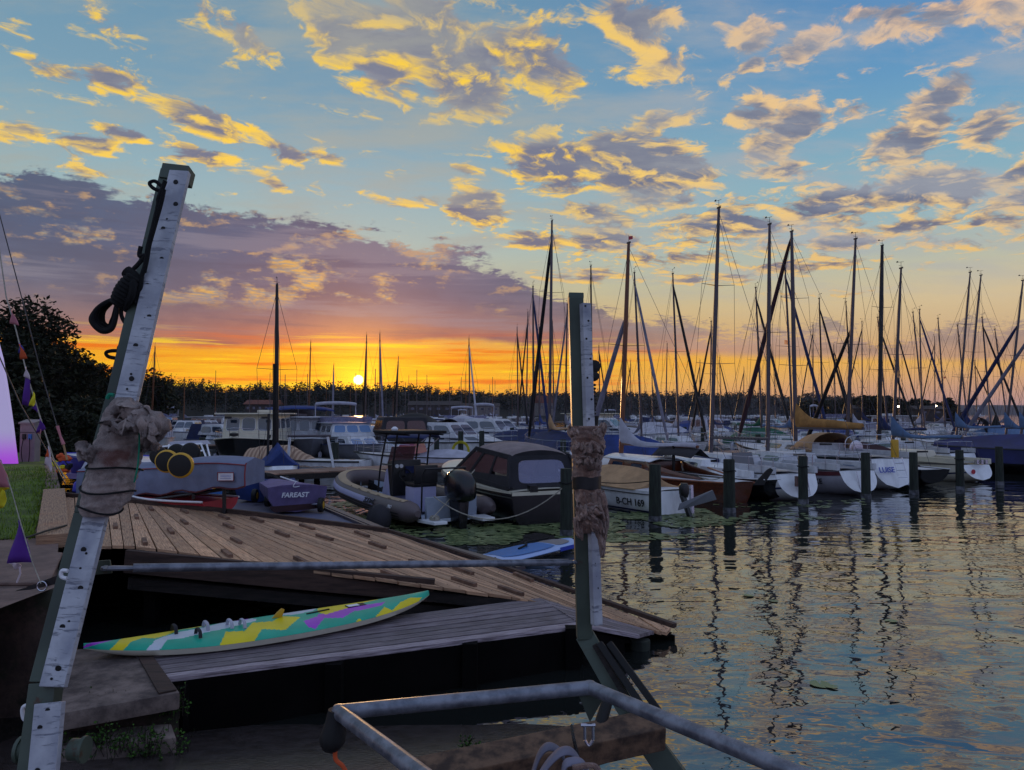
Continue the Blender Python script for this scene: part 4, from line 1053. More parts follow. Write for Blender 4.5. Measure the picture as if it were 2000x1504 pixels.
# coil of black rope on the leaning post
def pp(L, Y=4.02): return [at(150 + x / 3.007, 300 + y / 3.007, Y + dy) for x, y, *r in L for dy in [(r[0] if r else 0)]]
rope = thing('rope_coil', 'coiled black rope hanging from the upper left side of the leaning post', 'rope', tuple(at(250, 600, 4.05)))
m = MB()
m.tube(spline(pp([(520, 160), (505, 200), (480, 265), (478, 300), (455, 400), (435, 480), (415, 560), (405, 640), (380, 720), (350, 790)]), 6), .012, 8)
m.tube(spline(pp([(512, 210), (495, 290), (470, 380), (450, 450), (425, 540), (412, 620), (395, 700)]), 6), .012, 8)
m.tube(spline(pp([(376, 545), (368, 600), (400, 600), (360, 650), (330, 690), (345, 760)]), 6), .012, 8)
m.build('standing_part', 'rope_black', rope, world=True)
m = MB()
for k, (dx, dy, sc) in enumerate([(0, 0, 1), (12, -6, .9), (-6, 10, 1.04), (30, 4, .62), (40, -2, .5)]):
    m.tube(spline(pp([(240, 850), (160 + dx, 880 + dy), (105 + dx * 1.3, 930 + dy), (96 + dx * 1.5, 990), (150 + dx, 1040 - dx * .6), (205, 1025 - dx), (228 - dx * .3, 960), (235, 890), (250, 860)], 4.0 + k * .022), 6), .0125, 8)
m.build('hanging_loops', 'rope_black', rope, world=True)
m = MB()
for k in range(9):
    t = k / 8; cx, cy = 235 + 95 * t, 890 - 150 * t; r = (30 + 12 * sin(t * pi)) / 3.007 / FP * 4.0; c = pp([(cx, cy)])[0]; u = (pp([(330, 740)])[0] - pp([(235, 890)])[0]).normalized(); v = u.cross(Vector((0, 1, 0))).normalized()
    m.tube([c + (v * cos(a_ * .55) + Vector((0, 1, 0)) * sin(a_ * .55)) * r * 1.25 + u * .012 * a_ / 11 for a_ in range(13)], .0125, 8)
m.tube(spline(pp([(300, 700), (330, 760, -.03), (320, 840, -.03), (290, 900), (300, 915)]), 6), .02, 8)
m.tube(spline(pp([(380, 720), (370, 790), (350, 830), (345, 870), (360, 880)]), 6), .014, 8)
m.tube(spline(pp([(290, 690), (340, 740), (300, 820), (250, 880)]), 6), .032, 10)
m.build('wrapping_turns', 'rope_black', rope, world=True)
MB().tube(spline(pp([(262, 905), (262, 950), (285, 995), (318, 1012)]), 6), .011, 8).build('tail', 'rope_black', rope, world=True)

# dark pulley behind the right post
pu = thing('pulley_block', 'small black pulley block with chain hanging behind the upright post', 'pulley', tuple(at(1161, 740, 5.3)))
m = MB(); m.lathe(at(1160, 716, 5.25), [(.02, -.02), (.045, -.015), (.045, .015), (.02, .02)], 14, 'y'); m.lathe(at(1160, 735, 5.25), [(.015, -.02), (.035, -.015), (.035, .015), (.015, .02)], 14, 'y'); m.build('sheaves', 'ink_black', pu, world=True)
m = MB()
for k in range(9): m.lathe(at(1161, 752 + k * 7, 5.25), [(.004, -.009), (.012, -.004), (.012, .004), (.004, .009)], 8, 'z')
m.build('chain', 'ink_black', pu, world=True)
MB().tube([at(1161, 812, 5.25), at(1161, 836, 5.25)], [.03, .024], 10).build('hook_weight', 'ink_black', pu, world=True)

# ------------------------------------------------------------------ galvanised pipe frame
pf = thing('pipe_frame', 'galvanised steel pipe frame with welded corners in front of the slipway', 'pipe frame', (0, 3, 1.4))
ZP = 1.40
c1, c2, e1, e2 = onz(662, 1391, ZP), onz(1152, 1343, ZP), onz(900, 1570, ZP), onz(1640, 1546, ZP)
for nm, a, b in (('pipe', c1, c2), ('pipe', c2, e2), ('pipe', c1, e1)):
    MB().tube([a, b], .030, 20).build(nm, 'galvanised', pf, world=True)
for c in (c1, c2): m = MB(); m.lathe(c, [(.004, -.031), (.022, -.026), (.0305, -.01), (.0305, .01), (.022, .026), (.004, .031)], 16); m.build('corner_weld', 'galvanised', pf, world=True)
p = c1.lerp(c2, .235); d = (c2 - c1).normalized(); MB().tube([p, p + d * .004], .0318, 20).build('joint', 'galvanised', pf, world=True)
# dark padded drop and red hook under the left corner
sl_ = MB(); sl_.tube(spline([c1 + Vector((-.01, 0, .01)), c1 + Vector((-.015, .0, -.05)), c1 + Vector((-.025, .0, -.11)), c1 + Vector((-.025, .01, -.14)), c1 + Vector((-.02, 0, -.16))], 5), [.033, .034, .036, .038, .04, .044, .046, .048, .05, .052, .052, .05, .046, .044, .042, .04, .03, .026, .02, .018, .015], 14)
sl_.build('rubber_sleeve', 'rubber', pf, world=True)
hk = c1 + Vector((-.01, -.01, -.18))
MB().tube(spline([hk + Vector((0, 0, .05)), hk, hk + Vector((.03, 0, -.03)), hk + Vector((.045, 0, -.07)), hk + Vector((.02, 0, -.12)), hk + Vector((-.01, 0, -.08))], 5), .009, 8).build('snap_hook', 'orange_flag', pf, world=True)
# gusset with shackle under the right corner
m = MB(); m.poly([c2 + Vector((-.055, 0, -.02)), c2 + Vector((.075, 0, -.02)), c2 + Vector((.0, 0, -.15))], (0, .012, 0)); m.build('gusset', 'green_steel', pf, world=True)
sh = c2 + Vector((-.005, 0, -.15))
m = MB()
for dx in (-.018, .018): m.tube([sh + Vector((dx, 0, -.01)), sh + Vector((dx, 0, -.075))], .007, 8)
m.tube([sh + Vector((-.035, 0, -.012)), sh + Vector((.028, 0, -.012))], .008, 8); m.tube(spline([sh + Vector((-.018, 0, -.075)), sh + Vector((0, 0, -.10)), sh + Vector((.018, 0, -.075))], 4), .007, 8)
m.build('shackle', 'stainless', pf, world=True)
m = MB(); m.tube([at(1192, 1350, 4.1), at(1165, 1440, 4.0)], [.028, .034], 12); m.build('strut', 'rubber', pf, world=True)
# chain over the beam
ch = thing('chain', 'dark steel chain hanging over the timber beam', 'chain', tuple(at(1125, 1440, 3.75)))
P = spline([at(1116, 1418, 3.92), at(1120, 1440, 3.84), at(1125, 1462, 3.82), at(1132, 1492, 3.8), at(1136, 1520, 3.8)], 8); m = MB()
step = P[::1]
for i in range(0, len(P) - 1):
    d = (P[i + 1] - P[i]).normalized(); s_ = (d.cross(Vector((0, 1, 0)))).normalized() if i % 2 == 0 else Vector((0, 1, 0))
    c = P[i]; pts = [c + d * (.011 * cos(a)) + s_ * (.006 * sin(a)) for a in [2 * pi * q / 8 for q in range(9)]]
    m.tube(pts, .0028, 5)
m.build('links', 'spar_dark', ch, world=True)
# webbing coil
wc = thing('webbing_strap', 'coil of grey lifting strap lying in front of the timber beam', 'strap', tuple(at(1080, 1490, 3.2)))
m = MB(); 
def band(pts, wd, Y):
    P = spline([at(x, y, Y + dz) for x, y, dz in pts], 8); rows = [[p + Vector((0, -wd / 2 + wd * q / 4, .012 * sin(q))) for q in range(5)] for p in P]; m.sheet(rows)
band([(1035, 1530, 0), (1050, 1480, 0), (1066, 1458, 0), (1085, 1460, .02), (1100, 1478, 0), (1110, 1530, 0)], .10, 3.3)
band([(1040, 1540, -.1), (1070, 1490, -.12), (1100, 1465, -.12), (1125, 1475, -.1), (1150, 1530, -.1)], .10, 3.3)
band([(1098, 1560, -.2), (1100, 1500, -.2), (1115, 1486, -.2), (1140, 1492, -.2), (1160, 1540, -.2)], .09, 3.3)
m.build('coil', 'grey_cloth', wc, world=True, solid=.006)
MB().tube(spline([at(1118, 1500, 3.05), at(1150, 1495, 3.05), at(1166, 1502, 3.05), at(1170, 1540, 3.05)], 5), .012, 8).build('tail', 'sackcloth', wc, world=True)

# weeds on the steps
rnd = random.Random(77)
def weed(lb, c, n, spread, sz):
    t = thing('weed', lb, 'plant', tuple(c), 0, 'weeds on the slipway steps')
    st = MB(); lv = MB()
    for i in range(n):
        a = rnd.random() * 6.28; r = rnd.random() * spread; b0 = Vector(c) + Vector((cos(a) * r, sin(a) * r * .6, 0)); hgt = rnd.uniform(.06, .2) * sz
        tip = b0 + Vector((rnd.gauss(0, .04), rnd.gauss(0, .04) - .02, hgt)); st.tube([b0, tip], [.003, .0015], 4)
        for k in range(7):
            p = b0.lerp(tip, rnd.uniform(.2, 1)); u = Vector((rnd.gauss(0, 1), rnd.gauss(0, 1), rnd.gauss(.2, .5))).normalized() * rnd.uniform(.012, .028); v = u.cross(Vector((rnd.gauss(0, 1), rnd.gauss(0, 1), 1))).normalized() * u.length * .4
            lv.add([p, p + u * .5 + v, p + u * 1.1, p + u * .5 - v], [(0, 1, 2, 3)], tone=rnd.random())
    st.build('stem', 'bark', t, world=True, smooth=0); lv.build('leaves', 'weed_leaf', t, world=True, smooth=0)
weed('green weed tuft growing on the left of the upper step', tuple(onz(215, 1400, .3)), 60, .22, 1.1)
weed('green weed tuft growing beside the right corner of the landing', tuple(onz(330, 1398, .26)), 60, .16, 1.2)
weed('trailing weeds at the foot of the lower step', tuple(onz(290, 1480, .12)), 110, .3, 1.2)
weed('weeds sprouting beside the foot of the leaning post', tuple(onz(190, 1470, .2)), 60, .25, 1.1)
weed('yellowish weed tuft lying on the wet slipway behind the beam', tuple(onz(915, 1460, .12)), 10, .05, .5)

# ------------------------------------------------------------------ boats
class Hull:
    def __init__(s, L, B, bow=1.0, stern=.8, ws=.75, draft=.35, sag=.1, fine=1.7, rake=.5, trans=0.0, flare=.12, mid=.42, full=2.2, ctr=None):
        s.__dict__.update(locals())
    def beam(s, t):
        if t < s.mid: k = t / s.mid; return s.B / 2 * (s.ws + (1 - s.ws) * sin(k * pi / 2))
        k = (t - s.mid) / (1 - s.mid); return s.B / 2 * max(0.0, 1 - k ** s.full) ** (.8 if s.fine < 1.9 else 1)
    def sheer(s, t): return s.stern + (s.bow - s.stern) * t ** 1.6 - s.sag * sin(pi * t)
    def pt(s, t, side, k):      # k 0 sheer .. 1 keel
        b = s.beam(t); zs = s.sheer(t); zb = -s.draft * (1 - t ** 3)
        if s.ctr is not None and t < .3: zb += (s.ctr + s.draft) * (1 - t / .3) ** 1.4
        z = zs + (zb - zs) * k
        y = b * (1 - s.flare * k * (1 + t)) * (1 - max(0, k - .35) ** 2 / .4225 * .999) ** .5
        x = t * s.L - s.rake * t ** 4 * k * 1.0 + s.trans * (1 - k) * (1 - t) ** 10
        return Vector((x, y * side, z))
    def mesh(s, n=18, m=8, off=0):
        rows = []
        for i in range(n + 1):
            t = i / n
            rows.append([s.pt(t, 1, k / m) for k in range(m)] + [s.pt(t, 1, 1) * 1 if 0 else Vector((s.pt(t, 1, 1).x, 0, s.pt(t, 1, 1).z))] + [s.pt(t, -1, k / m) for k in range(m - 1, -1, -1)])
        return rows
    def build(s, root, mat, deckmat, name='hull', transom=None, deckz=-.03, n=18):
        rows = s.mesh(n); mb = MB(); mb.loft(rows, False, closed=False, flip=True)
        if transom is None: mb.add(rows[0], [tuple(range(len(rows[0])))])
        h = mb.build(name, mat, root, smooth=50)
        if transom is not None:
            m2 = MB(); m2.add([p + Vector((-.004, 0, 0)) for p in rows[0]], [tuple(range(len(rows[0])))]); m2.build('transom', transom, h, smooth=0)
        g_ = []
        for i in range(n + 1):
            t = i / n; a = s.pt(t, 1, 0); b = s.pt(t, -1, 0); cam_ = .05 * min(1, s.beam(t) * 1.2)
            g_.append([a.lerp(b, q / 6) + Vector((0, 0, deckz + cam_ * sin(pi * q / 6))) for q in range(7)])
        d = MB(); d.sheet(g_); d.build('deck', deckmat, root, smooth=50)
        return h
    def strake(s, root, mat, name='rubbing_strake', dz=-.02, r=.028, n=18, k=0.0, both=True):
        m = MB()
        P = [s.pt(i / n, 1, k) + Vector((0, .006, dz)) for i in range(n + 1)] + [s.pt(i / n, -1, k) + Vector((0, -.006, dz)) for i in range(n - 1, -1, -1)]
        m.tube(P, r, 6); return m.build(name, mat, root)
    def stripe(s, root, mat, z0, z1, name='boot_stripe', n=18):
        m = MB()
        for sd_ in (1, -1):
            rows = []
            for i in range(n + 1):
                t = i / n; zs = s.sheer(t); zb = -s.draft * (1 - t ** 3); r = []
                for z in (z0, z1):
                    k = (zs - (z if z < 3 else zs)) / (zs - zb) if zs - zb > 0 else 0; r.append(s.pt(t, sd_, min(1, max(0, k))) + Vector((0, sd_ * .008, 0)))
                rows.append(r)
            m.sheet(rows)
        return m.build(name, mat, root, smooth=50)

def house8(root, name, mat, x0, x1, wb, wt, z0, z1, ra=.1, rf=.3, wb1=None, bev=.03):
    """cabin block: aft x0, front x1; half widths; ra/rf = how far the top leans in"""
    wb1 = wb1 if wb1 is not None else wb; k = wt / wb
    P = [(x0, -wb, z0), (x1, -wb1, z0), (x1, wb1, z0), (x0, wb, z0), (x0 + ra, -wt, z1), (x1 - rf, -wb1 * k, z1), (x1 - rf, wb1 * k, z1), (x0 + ra, wt, z1)]
    P = [Vector(p) for p in P]
    o = MB().hexa(P).build(name, mat, root, smooth=30, bevel=bev); return o, P
def quadwin(par, a, b, c, d, u0, u1, v0, v1, mat='cabin_glass', frame=None, name='window', out=.012):
    """window on the face a-b (bottom) d-c (top)"""
    f = lambda u, v: a.lerp(b, u).lerp(d.lerp(c, u), v)
    n = (b - a).cross(d - a).normalized()
    cx, cy = (u0 + u1) / 2, (v0 + v1) / 2; hu, hv = (u1 - u0) / 2, (v1 - v0) / 2; pts = []
    for k in range(16):
        t = 2 * pi * k / 16 + pi / 16; cu, su = cos(t), sin(t); e = .38
        pts.append(f(cx + hu * math.copysign(abs(cu) ** e, cu), cy + hv * math.copysign(abs(su) ** e, su)) + n * out)
    o = MB().poly(pts, -n * .01 - n * out * .5).build(name, mat, par, smooth=0)
    if frame:
        c0 = sum(pts, Vector()) / 16; m = MB(); ring = [p + (p - c0).normalized() * .015 for p in pts]; m.tube(ring + [ring[0]], .016, 5, cap=False)
        m.build('window_frame', frame, o)
    return o
def wins(par, P, sides, n, v0=.3, v1=.8, m0=.06, gap=.04, **k):
    faces = {'front': (P[1], P[2], P[6], P[5]), 'aft': (P[3], P[0], P[4], P[7]), 'port': (P[2], P[3], P[7], P[6]), 'star': (P[0], P[1], P[5], P[4])}
    for sd_ in sides:
        a, b, c, d = faces[sd_]; N = n if isinstance(n, int) else n[sd_]; w_ = (1 - 2 * m0 - gap * (N - 1)) / N
        for i in range(N): quadwin(par, a, b, c, d, m0 + i * (w_ + gap), m0 + i * (w_ + gap) + w_, v0, v1, **k)
def rails(root, h, t0, t1, ht=.55, n=6, r=.014, inset=.06, mat='stainless', name='guard_rail', mid=True, close=False):
    m = MB(); 
    for sd_ in (1, -1):
        P = []
        for i in range(n + 1):
            t = t0 + (t1 - t0) * i / n; p = h.pt(t, sd_, 0); p.y -= sd_ * inset * min(1, abs(p.y) * 3); P.append(p)
            m.tube([p, p + Vector((0, 0, ht))], r * .8, 5)
        m.tube([p + Vector((0, 0, ht)) for p in P], r, 6)
        if mid: m.tube([p + Vector((0, 0, ht * .5)) for p in P], r * .6, 5)
        if close and sd_ == 1: e = P[-1]
    if close:
        e2 = Vector((e.x, -e.y, e.z)); m.tube([e + Vector((0, 0, ht)), (e + e2) / 2 + Vector((.15 if t1 > .5 else -.05, 0, ht + .03)), e2 + Vector((0, 0, ht))], r, 6)
    return m.build(name, mat, root)
def fender(root, x, y, z, mat='pale_cloth', r=.11, l=.5):
    m = MB(); m.lathe((x, y, z), [(.02, -l / 2 - .04), (r * .7, -l / 2), (r, -l / 2 + .08), (r, l / 2 - .08), (r * .7, l / 2), (.02, l / 2 + .05)], 12); m.tube([(x, y, z + l / 2), (x, y * .95, z + l / 2 + .35)], .008, 5)
    return m.build('fender', mat, root)
def vane(root, top, mat='wire', s=1.0, name='wind_vane'):
    x, y, z = top; m = MB(); m.tube([(x, y, z), (x, y, z + .28 * s)], .009, 5); m.tube([(x - .16 * s, y, z + .27 * s), (x + .22 * s, y, z + .31 * s)], .008, 5); m.box((x + .22 * s, y, z + .33 * s), (.10 * s, .012, .06 * s)); m.tube([(x, y - .1, z + .1 * s), (x, y + .12, z + .13 * s)], .007, 4)
    return m.build(name, mat, root)
def sail_cover(root, foot, x_aft, z, mat, drop=.0, fat=.16, peak=.7, name='sail_cover'):
    """furled mainsail under cloth on the boom: high at the mast, sagging aft"""
    x0 = foot; rings = []; n = 14
    for i in range(n + 1):
        t = i / n; x = x0 + (x_aft - x0) * t; hh = fat * (1 - .45 * t) + peak * max(0, 1 - t * 3.2) ** 1.5
        zb = z - .05 - drop * sin(pi * min(1, t * 1.3)) * .6; zt = z + hh - drop * sin(pi * min(1, t * 1.15)); wv = .11 * (1 - .35 * t) * (.65 + .35 * min(1, t * 5)); wb = 1 + .12 * sin(i * 2.3)
        rings.append([Vector((x, wv * wb * sin(a) * (1 if cos(a) < .3 else .7), zb + (zt - zb) * (.5 + .5 * cos(a)))) for a in [2 * pi * q / 10 for q in range(10)]])
    m = MB(); m.loft(rings); return m.build(name, mat, root, smooth=60)
def rig(root, h, mx, ztop, rk, boom_len=3.0, boom_z=1.7, spar='spar_alu', cover=None, furl=None, fx=None, sp=1, r=.065, deckz=None, lean=0, drop=.1, flag=None, fat=.16, vane_=True, top_dx=None, furl_r=.085, ftop=.93, bow_z=None, stays=True):
    """mast with boom, spreaders, stays, furled headsail; rk = how far the top lies aft, lean = to port"""
    dz = deckz if deckz is not None else h.sheer(mx / h.L) + .05
    foot = Vector((mx, 0, dz)); top = Vector((mx - rk, lean, ztop)); d = top - foot
    m = MB(); m.tube([foot, foot + d * .6, foot + d * .85, top], [r, r, r * .85, r * .62], 10); ms = m.build('mast', spar, root)
    m = MB(); m.box(top + Vector((0, 0, .02)), (.20, .05, .06)); m.build('masthead', 'spar_dark', ms, smooth=0)
    if vane_: vane(ms, top)
    if stays:
        st = MB(); bow = Vector((fx if fx is not None else h.L - .12, 0, h.bow + .05)); aft = Vector((.05, 0, h.stern + .1))
        cps = [(foot + d * .985, aft)] + [(foot + d * f_, Vector((mx - .15 * s_, s_ * h.beam(mx / h.L) * .92, h.sheer(mx / h.L)))) for f_ in (.75, .98) for s_ in ()]
        st.tube([cps[0][0], cps[0][1]], .0085, 4)
        if not furl: st.tube([foot + d * ftop, bow], .0085, 4)
        zsp = [.52] if sp == 1 else [.36, .68]
        for sd_ in (1, -1):
            ch = Vector((mx - .15, sd_ * h.beam(mx / h.L) * .92, h.sheer(mx / h.L))); tips = [foot + d * q + Vector((-.12, sd_ * (.78 - .12 * j), .03)) for j, q in enumerate(zsp)]
            st.tube([ch] + tips + [foot + d * .96], .008, 4); st.tube([ch, foot + d * (zsp[0] - .01)], .007, 4)
        for s_ in (-.09, .1): st.tube([foot + Vector((s_, s_ * .6, .8)), foot + d * .98 + Vector((s_ * .5, 0, 0))], .007, 4)
        if furl is None: st.tube([foot + d * .97, Vector((mx - 1.2, .5, h.stern + .2))], .006, 4)
        st.build('stays', 'wire', root, smooth=0)
        for j, q in enumerate(zsp):
            m = MB(); c = foot + d * q; m.tube([c + Vector((-.12, -(.78 - .12 * j), .03)), c, c + Vector((-.12, .78 - .12 * j, .03))], [.014, .022, .014], 6, flat=.6); m.build('spreader', spar, ms)
    bm_ = Vector((mx - .08, 0, boom_z)); be = Vector((mx - .08 - boom_len, 0, boom_z + .06))
    if boom_len > 0:
        MB().tube([bm_, be], .05, 8).build('boom', spar, root)
        if cover: sail_cover(root, mx + .02, be.x + .05, boom_z + .06, cover, drop, fat)
    if furl:
        a = foot + d * ftop; b = Vector((fx if fx is not None else h.L - .12, 0, (bow_z if bow_z else h.bow) + .12))
        MB().tube([a, a.lerp(b, .05), a.lerp(b, .12), a.lerp(b, .8), a.lerp(b, .95), b], [.015, furl_r * .6, furl_r * .8, furl_r * 1.1, furl_r * .9, .03], 8).build('furled_sail', furl, root)
    if flag:
        p = foot + d * .48 + Vector((-.1, .5, 0)); f_ = MB(); f_.poly([p, p + Vector((-.3, .05, -.05)), p + Vector((-.28, .05, -.22)), p + Vector((0, 0, -.18))], (0, .004, 0)); f_.build('flag', flag, ms, smooth=0)
    return ms
def Y_ok(y): return y < 60
def head(th): return pi / 2 + radians(th)
def sailboat(label, x, y, th, L=8.0, B=2.6, hull='white_gel', deck='white_deck', stripe='blue_gel', mx=None, ztop=11, rk=.3, lean=0, transom=True, cover='navy_cloth', furl=None, spar='spar_alu', sp=1, boom=3.0, cabin=True, rail=True, group='moored sailing boats', fb=.85, tarp=None, drop=.1, r=.065, flag=None, fx=None, ftop=.93, name='sailing_boat', furl_r=.085, **kw):
    t = thing(name, label, 'sailing boat', (x, y, 0), head(th), group)
    h = Hull(L, B, fb * 1.25, fb, .52, .3, .06, 1.9, .9, .35 if transom else -.2, ctr=.10)
    h.build(t, hull, deck, transom='white_gel' if transom else None)
    if stripe: h.stripe(t, stripe, .16, .24)
    h.strake(t, 'spar_dark' if hull != 'black_gel' else 'white_gel', 'toe_rail', .01, .018)
    mx = mx or L * .58; zc = fb
    if cabin and not tarp:
        o, P = house8(t, 'coachroof', deck, L * .36, L * .74, B * .33, B * .25, zc - .02, zc + .42, .05, .7, B * .18)
        wins(o, P, ('port', 'star'), 2, .35, .75, .08, .12, mat='cabin_glass')
        MB().box((L * .36 + .06, 0, zc + .2), (.04, .55, .42)).build('companionway', 'black_plastic', o, smooth=0)
        MB().poly([(.5, -B * .2, zc + .07), (L * .34, -B * .24, zc + .07), (L * .34, B * .24, zc + .07), (.5, B * .2, zc + .07)], (0, 0, .006)).build('cockpit', 'grey_gel', t, smooth=0)
        m = MB()
        for s_ in (1, -1): m.box((L * .2, s_ * B * .27, zc + .12), (L * .32, .12, .2))
        m.build('coaming', deck, t, smooth=30)
    if rail and Y_ok(y):
        for q, s_ in ((.3, 1), (.55, 1), (.42, -1)): p = h.pt(q, s_, 0); fender(t, p.x, p.y + s_ * .12, fb * .45, random.choice(('pale_cloth', 'navy_cloth', 'ink_white')))
    ms = rig(t, h, mx, ztop, rk, boom, zc + .95, spar, cover, furl, fx=fx, sp=sp, deckz=zc + (.4 if cabin and not tarp else .05), lean=lean, drop=drop, r=r, flag=flag, ftop=ftop, furl_r=furl_r, **kw)
    if tarp: boat_tarp(t, h, tarp, .2, .95, zc + .85)
    if rail:
        rails(t, h, .8, .985, .5, 3, .013, close=True, name='pulpit'); rails(t, h, .14, .02, .5, 2, .013, name='pushpit', close=True)
        m = MB()
        for s_ in (1, -1):
            P = [h.pt(q, s_, 0) + Vector((0, -s_ * .05, 0)) for q in (.14, .3, .46, .62, .8)]
            for p in P: m.tube([p, p + Vector((0, 0, .5))], .008, 4)
            m.tube([p + Vector((0, 0, .5)) for p in P], .005, 4)
        m.build('lifeline', 'stainless', t)
    return t, h
def boat_tarp(t, h, mat, t0, t1, ridge, name='boat_cover', over=.25, n=16):
    rows = []
    for i in range(n + 1):
        q = t0 + (t1 - t0) * i / n; a = h.pt(q, 1, 0); b = h.pt(q, -1, 0); zr = h.sheer(q) + (ridge - h.sheer(q)) * (1 - abs(2 * i / n - .9) ** 3 * .55)
        zr = max(zr, h.sheer(q) + .12); c = Vector(((a.x + b.x) / 2, 0, zr)); sag = .06 * sin(i * 1.9)
        e1 = a + Vector((0, .03, -over)); e2 = b + Vector((0, -.03, -over))
        rows.append([e1, a + Vector((0, .03, .02)), a.lerp(c, .35) + Vector((0, 0, -.05 + sag * .3)), a.lerp(c, .7) + Vector((0, 0, -.04)), c, b.lerp(c, .7) + Vector((0, 0, -.04)), b.lerp(c, .35) + Vector((0, 0, -.05 - sag * .3)), b + Vector((0, -.03, .02)), e2])
    m = MB(); m.sheet(rows)
    for r_ in (rows[0], rows[-1]): m.add(r_, [tuple(range(len(r_)))])
    return m.build(name, mat, t, smooth=35)

def motorboat(label, x, y, th, L=8.5, B=2.9, hull='white_gel', deck='white_deck', kind='cruiser', cloth='charcoal_cloth', bow=1.35, stern=1.0, group='moored motor boats', strake='blue_gel', name='motor_boat', win='cabin_glass', fenders=2):
    t = thing(name, label, 'motor boat', (x, y, 0), head(th), group)
    h = Hull(L, B, bow, stern, .9, .35, .02, 1.5, .9, 0, .15, .4, 2.6)
    hm = h.build(t, hull, deck); h.strake(t, strake, r=.04); 
    if kind == 'cruiser':
        o, P = house8(t, 'foredeck_cabin', deck, L * .3, L * .86, B * .42, B * .33, stern, bow + .28, .0, 1.3, B * .2)
        wins(o, P, ('port', 'star'), 3, .35, .75, .12, .08, mat=win)
        o, P = house8(t, 'wheelhouse', deck, L * .18, L * .58, B * .4, B * .33, bow + .1, bow + .95, .2, .9, B * .34)
        wins(o, P, ('front',), 2, .15, .85, .05, .03, mat=win); wins(o, P, ('port', 'star'), 2, .25, .8, .08, .06, mat=win)
        o, P = house8(t, 'canopy', cloth, -.1 + L * .02, L * .22, B * .41, B * .34, stern, bow + 1.0, .35, .1, bev=.06)
        quadwin(o, P[3], P[0], P[4], P[7], .12, .88, .2, .85, 'vinyl')
    if kind == 'flybridge':
        o, P = house8(t, 'lower_cabin', deck, L * .08, L * .88, B * .42, B * .38, stern, bow + .42, .1, 1.1, B * .24)
        wins(o, P, ('port', 'star'), 4, .3, .75, .08, .05, mat=win, frame='white_gel'); wins(o, P, ('front',), 2, .25, .8, .08, .1, mat='blue_curtain_glass', frame='white_gel')
        o, P = house8(t, 'wheelhouse', deck, L * .2, L * .62, B * .39, B * .33, bow + .4, bow + 1.35, .1, .5, B * .37)
        wins(o, P, ('front',), 3, .3, .85, .05, .04, mat='blue_curtain_glass', frame='white_gel'); wins(o, P, ('port', 'star'), 3, .3, .8, .06, .05, mat=win, frame='white_gel')
        o2, P = house8(t, 'flybridge_screen', 'vinyl', L * .3, L * .58, B * .36, B * .38, bow + 1.36, bow + 1.85, -.05, -.12, B * .33, bev=0)
        MB().box((L * .36, 0, bow + 1.375), (L * .42, B * .8, .05)).build('bridge_deck', deck, t, smooth=0, bevel=.015)
        m = MB(); hw = B * .36
        m.tube(spline([(L * .2, -hw, bow + 1.3), (L * .19, -hw, bow + 2.6), (L * .2, -hw * .9, bow + 2.85), (L * .2, 0, bow + 2.93), (L * .2, hw * .9, bow + 2.85), (L * .19, hw, bow + 2.6), (L * .2, hw, bow + 1.3)], 5), [.03] * 6 + [.05] * 3 + [.13] * 13 + [.05] * 3 + [.03] * 6, 10)
        m.build('folded_bimini', 'pale_cloth', t)
    if kind == 'trawler':
        o, P = house8(t, 'wheelhouse', deck, L * .15, L * .66, B * .39, B * .36, stern, bow + 1.35, .05, .25, B * .36)
        wins(o, P, ('front',), 3, .45, .88, .06, .06, mat=win, frame='white_gel'); wins(o, P, ('port', 'star'), 3, .5, .85, .06, .05, mat=win, frame='white_gel'); wins(o, P, ('aft',), 2, .3, .85, .1, .1, mat=win, frame='white_gel')
        MB().box((L * .39, 0, bow + 1.40), (L * .60, B * .88, .09)).build('roof', deck, t, smooth=30, bevel=.03)
        MB().box((L * .3, .2, bow + 1.56), (.9, .7, .2)).build('roof_hatch', deck, t, smooth=0, bevel=.03)
    if kind == 'canopyboat':
        o, P = house8(t, 'foredeck_cabin', deck, L * .4, L * .86, B * .4, B * .3, stern, bow + .22, .0, 1.2, B * .18)
        wins(o, P, ('port', 'star'), 2, .35, .75, .15, .1, mat=win)
        o, P = house8(t, 'canopy', cloth, L * .02, L * .56, B * .43, B * .34, stern, bow + 1.35, .3, 1.0, B * .36, bev=.12)
        wins(o, P, ('port', 'star'), 3, .38, .86, .07, .04, mat='vinyl_brown'); wins(o, P, ('aft',), 2, .35, .85, .08, .05, mat='vinyl_brown'); wins(o, P, ('front',), 2, .3, .85, .08, .05, mat='vinyl_brown')
    if kind == 'open':
        o, P = house8(t, 'windscreen', 'pink_screen', L * .42, L * .62, B * .36, B * .3, bow - .05, bow + .42, .1, .35, B * .28, bev=0)
        boat_tarp(t, h, cloth, .02, .42, stern + .35)
    if kind == 'cover': boat_tarp(t, h, cloth, .02, .97, stern + 1.0)
    if kind != 'cover': rails(t, h, .45, .98, .55, 5, .015, close=True)
    for i in range(fenders): fender(t, L * (.25 + .3 * i), -(h.beam(.3 + .3 * i) + .1), .35); fender(t, L * (.3 + .3 * i), (h.beam(.3 + .3 * i) + .1), .35, 'pale_cloth')
    return t, h

